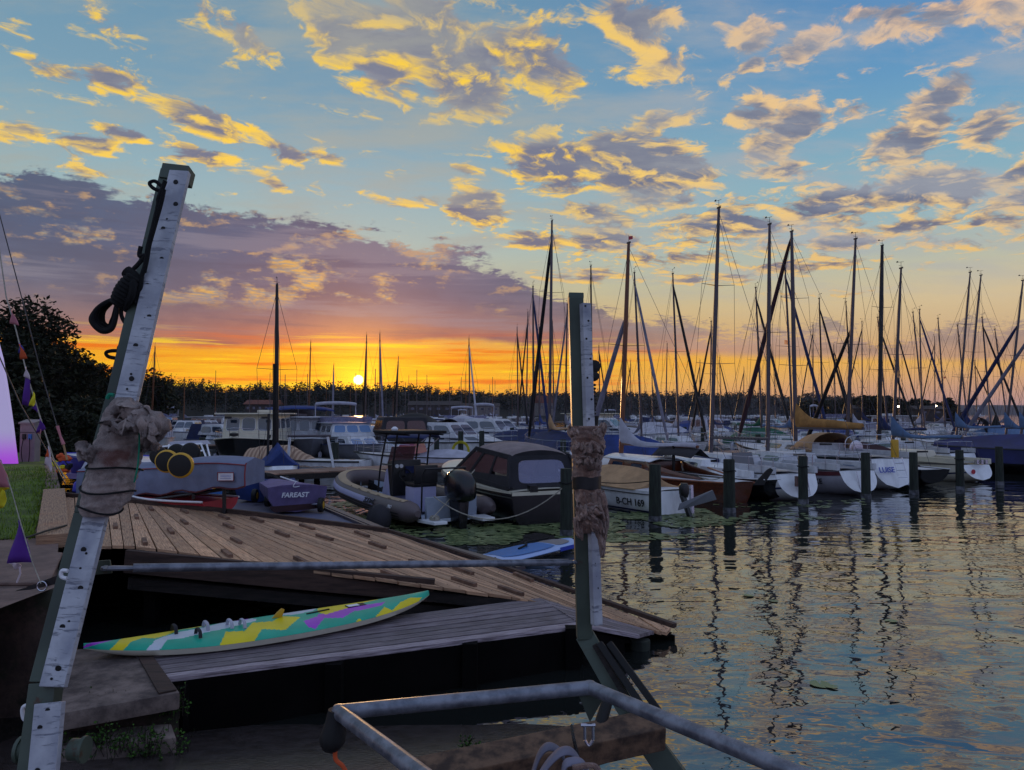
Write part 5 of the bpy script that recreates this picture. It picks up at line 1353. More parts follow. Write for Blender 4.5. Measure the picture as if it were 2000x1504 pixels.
# ------------------------------------------------------------------ front row, built one by one
# black hulled cabin boat with charcoal canopy
t = thing('cabin_boat', 'black hulled cabin boat with cream deck and charcoal canopy moored bow to the dock', 'motor boat', (.92, 18.3, 0), head(24))
L, B = 6.9, 2.35
h = Hull(L, B, 1.12, .78, .86, .35, .03, 1.5, .7, 0, .10, .42, 2.5)
h.build(t, 'black_gel', 'cream_gel', deckz=.0)
st = h.stripe(t, 'cream_gel', .0, 9); 
st.name = 'cream_topstrake'
bpy.data.objects.remove(st)
m = MB()
for s_ in (1, -1):
    m.sheet([[h.pt(i / 18, s_, k) + Vector((0, s_ * .012, 0)) for k in (0, .04 + .10 * (i / 18) ** 1.2)] for i in range(19)])
m.sheet([[h.pt(0, 1, 0).lerp(h.pt(0, -1, 0), q / 4) + Vector((-.012, 0, z)) for q in range(5)] for z in (0, -.09)])
m.build('topstrake', 'cream_gel', t, smooth=50)
h.strake(t, 'black_plastic', 'rubbing_strake', -.14, .02)
# raised foredeck in cream
g_ = []
for i in range(11):
    q = .62 + .37 * i / 10; a = h.pt(q, 1, 0); b_ = h.pt(q, -1, 0); g_.append([a.lerp(b_, v / 8) * 1 + Vector((0, 0, .22 * sin(pi * v / 8) ** .5 * (1 - (i / 10) ** 3) + .004)) for v in range(9)])
MB().sheet(g_).build('foredeck', 'cream_gel', t, smooth=60)
for x_, s_ in ((4.75, 1), (4.35, 1), (4.6, -1)):
    p = h.pt(x_ / L, s_, .20); m = MB(); m.lathe(p + Vector((0, s_ * .012, 0)), [(.085, -.012), (.10, .0), (.085, .012)], 16, 'y'); pf_ = m.build('porthole', 'stainless', t)
    m = MB(); m.lathe(p + Vector((0, s_ * .02, 0)), [(.07, -.01), (.07, .012)], 16, 'y'); m.build('porthole_glass', 'cabin_glass', pf_)
z0 = .80
P = [Vector(p) for p in ((.28, -.98, z0), (4.15, -1.02, z0 + .12), (4.15, 1.02, z0 + .12), (.28, .98, z0), (.62, -.80, 1.58), (2.65, -.84, 1.70), (2.65, .84, 1.70), (.62, .80, 1.58))]
fr_ = MB()
def post_(a, b, w_=.10): fr_.beam(a, b, w_, .05, up=(0, 1, .01) if abs((b - a).normalized().y) < .8 else (0, 0, 1))
mid_s = lambda s_, u, v: (P[0] if s_ < 0 else P[3]).lerp(P[1] if s_ < 0 else P[2], u).lerp((P[4] if s_ < 0 else P[7]).lerp(P[5] if s_ < 0 else P[6], u), v)
for s_ in (1, -1):
    for u in (0, .34, .70, 1): post_(mid_s(s_, u, 0), mid_s(s_, u, 1), .16 if u == 0 else .09)
    for v in (.04, .97): post_(mid_s(s_, 0, v), mid_s(s_, 1, v), .12)
    for u0, u1 in ((.03, .33), (.36, .68), (.72, .99)):
        quadwin(t, *( (mid_s(s_, 1, 0), mid_s(s_, 0, 0), mid_s(s_, 0, 1), mid_s(s_, 1, 1)) if s_ > 0 else (mid_s(s_, 0, 0), mid_s(s_, 1, 0), mid_s(s_, 1, 1), mid_s(s_, 0, 1))), *((1 - u1, 1 - u0) if s_ > 0 else (u0, u1)), .12 if u0 > .05 else .42, .90, mat='vinyl_brown' if u0 > .3 else 'canopy_cloth' if s_ > 0 and False else 'vinyl_brown', out=.0, name='side_panel')
fr_.build('canopy_frame', 'canopy_cloth', t, smooth=0, bevel=.008)
# lower aft side panels in cloth
for s_ in (1, -1):
    a, b_, c_, d_ = mid_s(s_, 0, 0), mid_s(s_, .7, 0), mid_s(s_, .7, .26), mid_s(s_, 0, .40)
    MB().poly([a, b_, c_, d_] if s_ < 0 else [b_, a, d_, c_], (0, s_ * .02, 0)).build('side_cloth', 'canopy_cloth', t, smooth=0)
# aft panel: cloth frame with one large clear window
A_, B_, C_, D_ = P[3], P[0], P[4], P[7]
f = lambda u, v: A_.lerp(B_, u).lerp(D_.lerp(C_, u), v); m = MB()
N = 24
for k in range(N):
    out_, inn = [], []
    for kk in (k, (k + 1) % N):
        t_ = 2 * pi * kk / N; cu, su = cos(t_), sin(t_); sq = max(abs(cu), abs(su))
        out_.append(f(.5 + .5 * cu / sq, .5 + .5 * su / sq)); e = .3
        inn.append(f(.5 + .36 * math.copysign(abs(cu) ** e, cu), .52 + .35 * math.copysign(abs(su) ** e, su)))
    m.add([out_[0], out_[1], inn[1], inn[0]], [(0, 1, 2, 3)])
m.build('aft_panel', 'canopy_cloth', t, smooth=0, solid=.015)
quadwin(t, A_, B_, C_, D_, .135, .865, .165, .875, 'vinyl', name='aft_window', out=.0)
for u in (.36, .62): MB().tube([f(u - .03, .18) + Vector((.06, 0, 0)), f(u, .86) + Vector((.06, 0, 0))], .014, 6).build('hoop', 'stainless', t)
rows = []
for i in range(17):
    u = i / 16; r_ = []
    for v in range(11):
        q = v / 10; a, b_ = P[7].lerp(P[6], u), P[4].lerp(P[5], u); z_ = .17 * sin(pi * q) ** .6 + .06 * sin(pi * u) ** .7 - (.02 * (i % 5 == 0))
        r_.append(a.lerp(b_, q) + Vector((0, 0, z_ - .02)))
    rows.append(r_)
MB().sheet(rows).build('canopy_roof', 'canopy_top_cloth', t, smooth=60)
m = MB()
for u, q in ((0, .5), (1, .5)):
    m = MB(); m.add([P[7].lerp(P[6], u)] + [rows[0 if u == 0 else -1][k] for k in range(11)] + [P[4].lerp(P[5], u)], [tuple(range(13)) if u == 0 else tuple(range(13))[::-1]])
    m.build('roof_end', 'canopy_cloth', t, smooth=0)
# front screens of canopy
quadwin(t, P[1], P[2], P[6], P[5], .05, .47, .12, .9, 'vinyl_brown', name='windscreen'); quadwin(t, P[1], P[2], P[6], P[5], .53, .95, .12, .9, 'vinyl_brown', name='windscreen')
# inside: seat, wheel, console
MB().box((3.3, .45, 1.0), (.3, .7, .55)).build('console', 'black_plastic', t, smooth=0, bevel=.03)
m = MB(); c = Vector((3.05, .5, 1.22)); m.tube([c + Vector((.05 * sin(a), .17 * cos(a), .17 * sin(a))) for a in [2 * pi * q / 20 for q in range(21)]], .014, 6)
for a in (0, 2.1, 4.2): m.tube([c, c + Vector((.05 * sin(a), .17 * cos(a), .17 * sin(a)))], .01, 5)
m.build('steering_wheel', 'rubber', t)
MB().box((1.0, 0, .86), (.6, 1.5, .3)).build('bench', 'cream_gel', t, smooth=0, bevel=.03)
m = MB(); p = Vector((.06, .45, .84)); m.box(p, (.16, .2, .16)); m.lathe(p + Vector((-.09, 0, 0)), [(.05, -.01), (.04, .01)], 12, 'x'); m.build('stern_lamp', 'black_plastic', t, smooth=0)
for x_ in (.15, 3.6): m = MB(); p = h.pt(x_ / L, 1, 0) + Vector((0, -.1, .05)); m.tube([p + Vector((-.1, 0, .03)), p + Vector((.1, 0, .03))], .014, 6); m.tube([p, p + Vector((0, 0, .03))], .014, 6); m.build('cleat', 'black_plastic', t)
MB().box((-.18, -.35, -.02), (.34, .8, .05)).build('swim_step', 'dark_wood', t, smooth=0, bevel=.01)

# rigid inflatable with console and T-top
t = thing('inflatable_boat', 'grey rigid inflatable with console, black frame roof and large outboard beside the pontoon', 'inflatable boat', (-1.45, 17.95, 0), head(33))
L, hb = 5.9, .98
path = []
for q in range(0, 26):
    u = q / 25
    path.append(Vector((-.35 + u * 3.9, hb * (1 + .04 * sin(u * pi)), .38 + .12 * u ** 2)))
for q in range(1, 12):
    a = q / 12 * pi / 2; path.append(Vector((3.55 + 1.95 * sin(a), hb * cos(a) ** .8, .50 + .24 * sin(a) ** 1.4)))
full = path + [Vector((p.x, -p.y, p.z)) for p in reversed(path)]
path.append(Vector((5.5, 0, .94)))
rr = []
for i, p in enumerate(full):
    rr.append(.245 if p.x > .05 else max(.05, .245 * (1 - ((.05 - p.x) / .5) ** 1.6)))

M('tube_grey', (92, 80, 82), .55, var=.08, vs=1.5); M('tube_top', (168, 146, 118), .7, var=.1, vs=2); M('tube_pale', (160, 158, 190), .5, var=.06)
MB().tube(full, rr, 20).build('tube', 'tube_grey', t)
def tube_patch(name, i0, i1, a0, a1, mat, extra=.006, n=5, side=1):
    rows = []
    for i in range(i0, i1 + 1):
        p = full[i]; tg = (full[min(i + 1, len(full) - 1)] - full[max(i - 1, 0)]).normalized(); o_ = Vector((0, 0, 1)).cross(tg).normalized() * -1; up = tg.cross(o_) * -1
        if up.z < 0: up = -up
        if o_.dot(Vector((p.x - 2.5, p.y, 0))) < 0: o_ = -o_
        rows.append([p + (o_ * cos(a0 + (a1 - a0) * k / n) + up * sin(a0 + (a1 - a0) * k / n)) * (rr[i] + extra) for k in range(n + 1)])
    m = MB(); m.sheet(rows); return m.build(name, mat, t, smooth=60), rows
nf = len(full)
tube_patch('step_pad', 3, nf - 4, radians(62), radians(112), 'tube_top', .008)
tube_patch('pale_panel', 12, nf - 13, radians(2), radians(34), 'tube_pale', .007)
for a0 in (-6, -22, -38): tube_patch('rubbing_band', 3, nf - 4, radians(a0 - 4), radians(a0 + 1), 'rubber', .012, 2)
# lettering on the port side panel
p = full[13].lerp(full[14], .5); tg = (full[12] - full[15]).normalized(); nrm = Vector((0, cos(radians(18)), sin(radians(18)))); upv = Vector((0, -sin(radians(18)), cos(radians(18))))
text_mesh('lettering', 'ZODIAC', .17, 'ink_black', t, frame4(p + nrm * .262, Vector((-1, 0, 0)), upv), .003, .25, .004)
p = full[6]; text_mesh('lettering', 'PRO', .11, 'ink_white', t, frame4(p + nrm * .262, Vector((-1, 0, 0)), upv), .003, .2)
# grab rope on the tube
for s_ in (1, -1):
    m = MB(); pts = []
    for i in range(4, 24, 4):
        a = full[i] + Vector((0, .10, .235)); b_ = full[i + 4] + Vector((0, .10, .235)); pts += cat_pts(a, b_, .02, 5)
    m.tube([Vector((p.x, p.y * s_, p.z)) for p in pts], .009, 5); m.build('grab_line', 'rope_black', t)
m = MB(); rows = []
for i in range(13):
    u = i / 12; x_ = u * 4.9; w_ = .74 * (1 - max(0, u - .55) ** 2 * 3.6); zc_ = .12 + .3 * u ** 2
    rows.append([Vector((x_, w_, zc_ + .28)), Vector((x_, w_ * .95, zc_)), Vector((x_, 0, zc_ - .02)), Vector((x_, -w_ * .95, zc_)), Vector((x_, -w_, zc_ + .28))])
m.sheet(rows); m.build('floor', 'floor_grey', t, smooth=40)
m = MB(); rows = []
for i in range(13):
    u = i / 12; x_ = u * 5.1; w_ = .8 * (1 - max(0, u - .5) ** 2 * 3.4); rows.append([Vector((x_, w_, .3 + .4 * u ** 3)), Vector((x_, w_ * .6, -.05 + .4 * u ** 4)), Vector((x_, 0, -.3 + .75 * u ** 4)), Vector((x_, -w_ * .6, -.05 + .4 * u ** 4)), Vector((x_, -w_, .3 + .4 * u ** 3))])
m.sheet(rows); m.build('keel_hull', 'black_gel', t, smooth=40)
# console
m = MB(); m.hexa([Vector(p) for p in ((2.35, -.40, .14), (3.25, -.34, .2), (3.25, .34, .2), (2.35, .40, .14), (2.45, -.40, 1.25), (2.95, -.3, 1.15), (2.95, .3, 1.15), (2.45, .40, 1.25))])
con = m.build('console', 'tube_pale', t, smooth=30, bevel=.04)
m = MB(); m.hexa([Vector(p) for p in ((2.28, -.42, .5), (2.44, -.42, .5), (2.44, .42, .5), (2.28, .42, .5), (2.34, -.42, 1.42), (2.62, -.42, 1.34), (2.62, .42, 1.34), (2.34, .42, 1.42))]); m.build('dashboard', 'black_plastic', con, smooth=30, bevel=.04)
MB().box((2.29, -.1, 1.16), (.02, .3, .18)).build('screen', 'navy_cloth', con, smooth=0)
for y_ in (.16, .28): m = MB(); m.lathe((2.30, y_, 1.26), [(.05, -.015), (.05, .015)], 12, 'x'); m.build('gauge', 'white_gel', con)
m = MB(); m.hexa([Vector(p) for p in ((2.70, -.36, 1.32), (2.78, -.34, 1.28), (2.78, .34, 1.28), (2.70, .36, 1.32), (2.5, -.34, 1.75), (2.53, -.33, 1.75), (2.53, .33, 1.75), (2.5, .34, 1.75))]); m.build('windscreen', 'vinyl_brown', con, smooth=0)
m = MB(); c = Vector((2.2, .08, 1.02)); m.tube([c + Vector((.06 * sin(a), .16 * cos(a), .16 * sin(a))) for a in [2 * pi * q / 18 for q in range(19)]], .016, 6); m.tube([c, c + Vector((.14, 0, -.03))], .025, 6); m.build('steering_wheel', 'rubber', con)
m = MB(); m.box((1.5, 0, .5), (.5, .62, .62)); st_ = m.build('seat_box', 'tube_pale', t, smooth=30, bevel=.04)
m = MB(); m.box((1.5, 0, .86), (.52, .64, .12)); m.box((1.22, 0, 1.12), (.10, .62, .44)); m.build('cushion', 'black_plastic', st_, smooth=30, bevel=.03)
# frame roof
m = MB(); zt = 2.12
for s_ in (1, -1):
    m.tube(spline([(3.0, s_ * .52, .25), (2.85, s_ * .5, 1.2), (2.55, s_ * .46, zt - .05)], 4), .024, 8); m.tube(spline([(2.1, s_ * .5, .25), (2.12, s_ * .48, 1.2), (1.9, s_ * .46, zt - .05)], 4), .024, 8)
    m.tube([(3.1, s_ * .46, zt - .04), (1.2, s_ * .46, zt - .04)], .02, 8); m.tube([(2.1, s_ * .49, 1.3), (2.82, s_ * .49, 1.3)], .018, 8); m.tube([(2.02, s_ * .47, 1.85), (2.68, s_ * .47, 1.85)], .016, 8)
m.tube([(2.68, -.47, 1.85), (2.68, .47, 1.85)], .016, 8); m.tube([(2.02, -.47, 1.85), (2.02, .47, 1.85)], .016, 8)
ttf = m.build('roof_frame', 'spar_dark', t)
m = MB(); m.box((2.2, 0, zt + .02), (2.0, 1.15, .07)); m.build('roof', 'black_cloth', ttf, smooth=30, bevel=.03)
m = MB(); m.lathe((2.3, .35, zt + .1), [(.08, -.05), (.09, 0), (.03, .05)], 10); m.build('antenna_dome', 'ink_white', ttf)
# aft arch, black
m = MB()
for s_ in (1, -1): m.tube(spline([(.35, s_ * .55, .3), (.3, s_ * .55, 1.1), (.2, s_ * .52, 1.32)], 4), .022, 8)
m.tube([(.2, -.54, 1.32), (.2, .54, 1.32)], .022, 8); m.build('aft_arch', 'spar_dark', t)
# outboard
ob = MB(); rings = []
for x_, w_, z0_, z1_ in ((-.95, .10, .78, .92), (-.9, .2, .66, 1.14), (-.7, .25, .6, 1.30), (-.4, .25, .6, 1.34), (-.15, .22, .66, 1.26), (-.05, .12, .75, 1.05)):
    rings.append([Vector((x_, w_ * math.copysign(abs(cos(a)) ** .6, cos(a)), (z0_ + z1_) / 2 + (z1_ - z0_) / 2 * math.copysign(abs(sin(a)) ** .6, sin(a)))) for a in [2 * pi * k / 16 for k in range(16)]])
ob.loft(rings); om = ob.build('outboard', 'black_gel', t, smooth=60)
m = MB(); m.hexa([Vector(p) for p in ((-.62, -.07, -.5), (-.28, -.06, -.5), (-.28, .06, -.5), (-.62, .07, -.5), (-.7, -.13, .66), (-.2, -.13, .66), (-.2, .13, .66), (-.7, .13, .66))]); m.build('leg', 'black_gel', om, smooth=30, bevel=.02)
m = MB(); m.box((-.08, 0, .45), (.12, 1.3, .5)); m.build('transom', 'floor_grey', t, smooth=30, bevel=.02)
for s_ in (1, -1): m = MB(); m.poly([(-.75, s_ * .45, .16), (-.12, s_ * .40, .16), (-.12, s_ * .88, .16), (-.75, s_ * .78, .16)], (0, 0, .07)); m.build('swim_platform', 'white_gel', t, smooth=0, bevel=.015)
m = MB()
for k in range(4): 
    a0 = .1 * k; m.tube([Vector((-.45 + .13 * cos(a + a0), .62 + .10 * sin(a), .25 + .02 * k)) for a in [2 * pi * q / 14 for q in range(15)]], .014, 6)
m.build('coiled_line', 'rope_pale', t)
# slate grey fender between inflatable and pontoon
f_ = thing('round_fender', 'large dark round fender squeezed between pontoon and inflatable', 'fender', tuple(onz(740, 1016, .2)))
rings = []
c = Vector((0, 0, -.05)); m = MB(); m.lathe((0, 0, 0), [(.03, .36), (.12, .33), (.24, .22), (.29, .05), (.26, -.12), (.15, -.25), (.05, -.3)], 18); m.tube([(0, 0, .34), (-.5, -.25, .18)], .012, 6); m.build('ball', 'charcoal_cloth', f_)

# white open sailing dinghy with number
t = thing('day_sailer', 'white low sailing boat numbered on the stern side, cockpit under a tan tent cover', 'sailing boat', (4.25, 20.0, 0), head(26), None)
L, B = 7.4, 2.0
h = Hull(L, B, .95, .60, .62, .3, .05, 1.7, .8, .10, .12, .45, 2.0)
h.build(t, 'white_gel', 'white_deck', transom='white_gel', deckz=0); h.strake(t, 'ink_black', 'rubbing_strake', -.09, .012)
h.stripe(t, 'navy_cloth', .02, .07, 'waterline_stripe')
boat_tarp(t, h, 'tan_cloth', .10, .60, 1.12, over=.0)
p = h.pt(.13, 1, .36); q = h.pt(.05, 1, .36); text_mesh('lettering', 'B-CH 169', .26, 'ink_black', t, frame4(p + Vector((0, .02, -.02)), q - p, (0, .12, 1)), .004, 0, .003)
m = MB(); m.lathe((-.25, -.05, .62), [(.10, -.16), (.13, -.05), (.13, .12), (.09, .2)], 12); om = m.build('outboard', 'black_plastic', t); m = MB(); m.hexa([Vector(p) for p in ((-.6, -.04, -.0), (-.5, -.04, -.05), (-.5, .04, -.05), (-.6, .04, 0), (-.32, -.06, .5), (-.2, -.06, .5), (-.2, .06, .5), (-.32, .06, .5))]); m.build('leg', 'black_plastic', om, smooth=0)
m = MB(); m.hexa([Vector(p) for p in ((-.2, -.42, .02), (-.14, -.42, .02), (-.14, -.34, .02), (-.2, -.34, .02), (-.16, -.42, .75), (-.06, -.42, .75), (-.06, -.34, .75), (-.16, -.34, .75))]); m.build('rudder_stock', 'stainless', t, smooth=0)
m = MB(); m.poly([at(1328, 984, 19.6), at(1324, 997, 19.6), at(1400, 976, 19.0), at(1392, 957, 19.0)], (0, .05, 0)); m.build('rudder_blade', 'grey_gel', t, world=True, smooth=0, bevel=.01)
for s_ in (1,): MB().tube([h.pt(.25, 1, 0) + Vector((0, 0, .02)), Vector((3.4, .2, .9))], .008, 5).build('lashing', 'rope_black', t)

# varnished classic yacht
t = thing('classic_yacht', 'varnished mahogany yacht with white cabin top, wooden mast and boom cover', 'sailing boat', (6.55, 22.6, 0), head(25))
L, B = 9.6, 2.3
h = Hull(L, B, 1.0, .62, .35, .3, .10, 1.8, 1.3, -.3, .12, .45, 2.0)
h.build(t, 'mahogany', 'white_deck', deckz=.0); h.strake(t, 'varnish', 'rubbing_strake', -.02, .03)
o, P = house8(t, 'coachroof', 'mahogany', L * .36, L * .66, .72, .66, .62, 1.02, .0, .25, .5)
wins(o, P, ('port', 'star'), 2, .3, .75, .12, .2, mat='cabin_glass', frame='varnish')
rows = [[Vector((L * .34 + i * (L * .33) / 10, (.74 - .2 * (i / 10)) * (1 - 2 * k / 8), 1.02 + .13 * sin(pi * k / 8))) for k in range(9)] for i in range(11)]
MB().sheet(rows).build('cabin_top', 'white_gel', o, smooth=60, solid=.03)
m = MB()
for s_ in (1, -1): rows = [[Vector((L * .10 + i * L * .27 / 10, s_ * (.55 + .2 * i / 10), .58)), Vector((L * .10 + i * L * .27 / 10, s_ * (.53 + .18 * i / 10), .68 + .36 * (i / 10) ** 1.5))] for i in range(11)]; m.sheet(rows)
m.build('coaming', 'mahogany', t, smooth=40, solid=.03)
MB().poly([(.9, -.5, .62), (L * .36, -.66, .65), (L * .36, .66, .65), (.9, .5, .62)], (0, 0, .012)).build('cockpit', 'dark_wood', t, smooth=0)
rig(t, h, 6.1, 2.6 + 337 * 28.2 / FP - .0, -.05, 4.3, 1.5, 'spar_wood', 'pale_cloth', 'grey_cloth', sp=1, r=.085, lean=-.42, drop=.12, ftop=.66, fx=8.6, furl_r=.10, fat=.22, vane_=False, deckz=.95)
m = MB(); p = Vector((6.15, -.42, 2.6 + 337 * 28.2 / FP)); m.poly([p + Vector((0, 0, .12)), p + Vector((-.06, -.14, .16)), p + Vector((-.06, -.14, .28)), p + Vector((0, 0, .26))], (.01, 0, 0)); m.tube([p, p + Vector((0, 0, .3))], .008, 4); m.build('masthead_flag', 'red_gel', t, smooth=0)
boom_tent = MB(); rows = [[Vector((1.6 + i * .3, s_ * .28, 1.28 - .02 * abs(i - 3))) for s_ in (-1.3, 0, 1.3)] for i in range(8)]
for r_ in rows: r_[1].z = 1.5; r_[1].y = 0
boom_tent.sheet(rows); boom_tent.build('boom_tent', 'charcoal_cloth', t, smooth=40, solid=.01)
MB().box((2.9, .05, 1.1), (.07, .07, .9)).build('boom_crutch', 'ink_black', t, smooth=0)
MB().tube([(.1, 0, .75), (1.2, .05, .95)], .025, 6).build('tiller', 'varnish', t)

# white yacht with black topsides, raised black rudder
t, h = sailboat('white decked yacht with black topsides and a raised black rudder between second and third piles', 7.9, 23.0, 21, 8.0, 2.4, 'black_gel', 'white_gel', None, 4.4, 3.2, .1, cover=None, boom=0, rail=False, fb=.66, stays=False, vane_=False, transom=False)
for c in list(t.children):
    if c.name.startswith('mast'):
        for g in list(c.children): bpy.data.objects.remove(g)
        bpy.data.objects.remove(c)
rows = [[Vector((1.0 + i * .5, (.95 - .05 * i) * (1 - 2 * k / 8), .66 + .34 * sin(pi * k / 8) ** .5 * (1 - abs(i / 5 - 1) ** 3))) for k in range(9)] for i in range(11)]
MB().sheet(rows).build('blister_cabin', 'white_gel', t, smooth=60)
MB().poly([at(1470, 948, 22.6), at(1492, 948, 22.6), at(1511, 918, 22.6), at(1505, 914, 22.6), at(1498, 918, 22.6)], (0, .06, 0)).build('rudder_blade', 'ink_black', t, world=True, smooth=0, bevel=.01)
m = MB()
for k in range(5): m.tube([Vector((5.0 + .17 * cos(a), .5 + .04 * k + .02 * sin(a), .98 + .15 * sin(a))) for a in [2 * pi * q / 14 for q in range(15)]], .014, 5)
m.build('rope_hank', 'rope_pale', t)

# yacht with blue coachroof band and smoked hatch
t, h = sailboat('white yacht with blue cabin stripe, smoked hatch and oval stern behind the fourth pile', 8.55, 22.7, 17, 8.6, 2.7, 'white_gel', 'white_deck', 'navy_cloth', 5.0, 2.6 + 408 * 27.4 / FP, .0, lean=-.42, cover=None, boom=3.3, furl=None, fb=.80, sp=2, r=.075, fx=8.2, name='sailing_yacht', group=None)
m = MB()
for s_ in (1, -1): m.sheet([[Vector((L_, s_ * (.80 - .06 * (L_ - 3.2)), z_)) for z_ in (.94, 1.12)] for L_ in (3.2, 4.0, 4.8, 5.6)])
m.build('cabin_band', 'blue_gel', t, smooth=40)
MB().poly([(3.02, -.42, .82), (3.02, .42, .82), (3.12, .36, 1.32), (3.12, -.36, 1.32)], (-.05, 0, 0)).build('smoked_hatch', 'cabin_glass', t, smooth=0)
m = MB(); m.tube([(-.0, -.25, .2), (.15, -.25, .8)], .018, 6); m.tube([(0, .0, .2), (.15, 0, .8)], .018, 6); m.tube([(.03, -.25, .35), (.03, 0, .35)], .015, 6); m.build('stern_ladder', 'stainless', t)
MB().box((-.02, .12, .62), (.12, .28, .30)).build('engine_bracket', 'mahogany', t, smooth=0)
m = MB()
for k in range(16): m.lathe((1.9 + k * .19, .05, 1.78 + .003 * k), [(.02, -.012), (.02, .012)], 6, 'y')
m.build('boom_holes', 'ink_black', t, smooth=0)

# silver yacht, maroon band, name on the quarter
t, h = sailboat('silver hulled yacht with maroon band and dark blue deck panels, stern behind the fifth pile', 11.1, 24.3, 17, 8.6, 2.6, 'silver_gel', 'white_deck', None, 5.0, 2.6 + 363 * 30 / FP, -.1, lean=-.28, cover='grey_cloth', boom=0, furl=None, fb=.78, sp=1, r=.075, name='sailing_yacht', group=None)
m = MB()
for s_ in (1, -1): m.sheet([[h.pt(i / 16, s_, k) + Vector((0, s_ * .012, 0)) for k in (.03, .20)] for i in range(17)])
m.build('maroon_band', 'maroon_gel', t, smooth=50)
p = h.pt(.14, 1, .42); q = h.pt(.06, 1, .42); text_mesh('lettering', 'FALKE', .24, 'ink_black', t, frame4(p + Vector((0, .02, 0)), q - p, (0, .2, 1)), .004, .1, .004)
m = MB(); 
for s_ in (1, -1): m.poly([(1.2, s_ * .62, .86), (3.6, s_ * .72, .88), (3.6, s_ * .95, .86), (1.2, s_ * .82, .84)], (0, 0, .02))
m.build('deck_panel', 'sky_cloth', t, smooth=0)
m = MB(); m.tube([(.02, .12, .1), (.22, .12, .76)], .014, 6); m.tube([(.02, -.12, .1), (.22, -.12, .76)], .014, 6); m.build('stern_ladder', 'stainless', t)

# big white yacht, tan sail cover, beige sprayhood, sugar scoop stern
t, h = sailboat('large white yacht with tan sail cover, beige hood and ladder on its oval stern', 13.0, 26.0, 15, 10.2, 3.1, 'white_gel', 'white_deck', None, 5.6, 2.6 + 358 * 31.4 / FP, .0, lean=.05, cover='ochre_cloth', boom=3.9, furl='maroon_cloth', fb=1.06, sp=2, r=.085, drop=-.05, fat=.34, flag='red_gel', name='sailing_yacht', group=None, fx=9.9, furl_r=.10, ftop=.985)
for c in t.children:
    if c.name.startswith('hull'):
        for g in c.children:
            if g.name.startswith('transom'):
                text_mesh('lettering', 'LUISE', .26, 'ink_blue', g, frame4(Vector((.10, .36, .70)), (0, -1, 0), (.35, 0, 1)), .004, 0, .004)
m = MB()
for s_ in (1, -1): m.sheet([[h.pt(i / 16, s_, k) + Vector((0, s_ * .012, 0)) for k in (.0, .055)] for i in range(17)]); m.sheet([[h.pt(i / 16, s_, k) + Vector((0, s_ * .012, 0)) for k in (.50, .56)] for i in range(17)])
m.build('dark_stripes', 'ink_black', t, smooth=50)
rows = []
for i in range(9):
    u = i / 8; x_ = 3.3 + 1.7 * u; hz_ = .72 * sin(pi / 2 * min(1, (1 - u) * 1.5 + .02)) ** .8; w_ = .95 - .15 * u
    rows.append([Vector((x_, w_ * cos(pi * k / 10), 1.16 + hz_ * sin(pi * k / 10) ** .7)) for k in range(11)])
MB().sheet(rows).build('spray_hood', 'tan_cloth', t, smooth=60, solid=.01)
for s_ in (1, -1): MB().poly([(3.6, s_ * .90, 1.3), (4.2, s_ * .86, 1.28), (4.2, s_ * .72, 1.55), (3.6, s_ * .72, 1.66)], (0, s_ * .02, 0)).build('hood_window', 'vinyl_brown', t, smooth=0)
m = MB(); m.tube([(.03, -.12, .12), (.36, -.12, 1.1)], .018, 6); m.tube([(.03, -.48, .12), (.36, -.48, 1.1)], .018, 6)
for k in range(4): m.tube([(.05 + .08 * k, -.12, .2 + .24 * k), (.05 + .08 * k, -.48, .2 + .24 * k)], .016, 6)
m.build('stern_ladder', 'stainless', t)
m = MB(); m.tube(spline([(1.4, .95, 1.1), (1.35, .9, 1.75), (1.2, 0, 1.85), (1.35, -.9, 1.75), (1.4, -.95, 1.1)], 5), .018, 6); m.build('stern_arch', 'stainless', t)
m = MB(); m.lathe((1.9, .1, 1.35), [(.27, -.01), (.29, 0), (.27, .01)], 20, 'x'); m.build('steering_wheel', 'stainless', t)
m = MB(); m.tube([(.5, -.42, 1.1), (.5, -.42, 1.8)], .014, 6); m.build('flag_staff', 'white_gel', t)
ly = MB(); ly.box((.45, -.28, 1.40), (.12, .26, .62)); ly.build('lifebuoy_bag', 'yellow_paint', t, smooth=30, bevel=.04)
m = MB(); m.box((4.9, 1.5, .55), (1.0, .16, .22)); m.build('fender', 'black_plastic', t, smooth=30, bevel=.07)

# maroon covered keelboat
t, h = sailboat('low boat under a dark maroon cover reaching to the sixth pile', 15.0, 27.6, 14, 8.2, 2.3, 'black_gel', 'white_deck', None, 4.6, 2.6 + 338 * 32.6 / FP, .1, lean=-.55, cover=None, boom=0, furl='black_cloth', fb=.62, tarp='maroon_cloth', rail=False, sp=1, r=.07, name='sailing_boat', group=None, fx=7.6, ftop=.6, transom=False)
# beige day boat with blue boom cover
t, h = sailboat('cream racing keelboat with red stern badge and light blue boom cover near the seventh pile', 17.7, 29.0, 14, 8.2, 2.4, 'cream_gel', 'cream_gel', 'navy_cloth', 4.7, 2.6 + 286 * 33.5 / FP, .1, lean=-.52, cover='sky_cloth', boom=3.7, furl=None, fb=.66, sp=1, r=.065, rail=False, name='sailing_boat', group=None)
m = MB(); m.lathe((.10, .35, .42), [(.09, -.01), (.09, .01)], 12, 'x'); m.build('badge', 'red_gel', t, smooth=0)
for y_ in (-.3, -.1, .1): MB().box((.2, y_, .78), (.14, .10, .16)).build('stern_fitting', 'stainless', t, smooth=0)
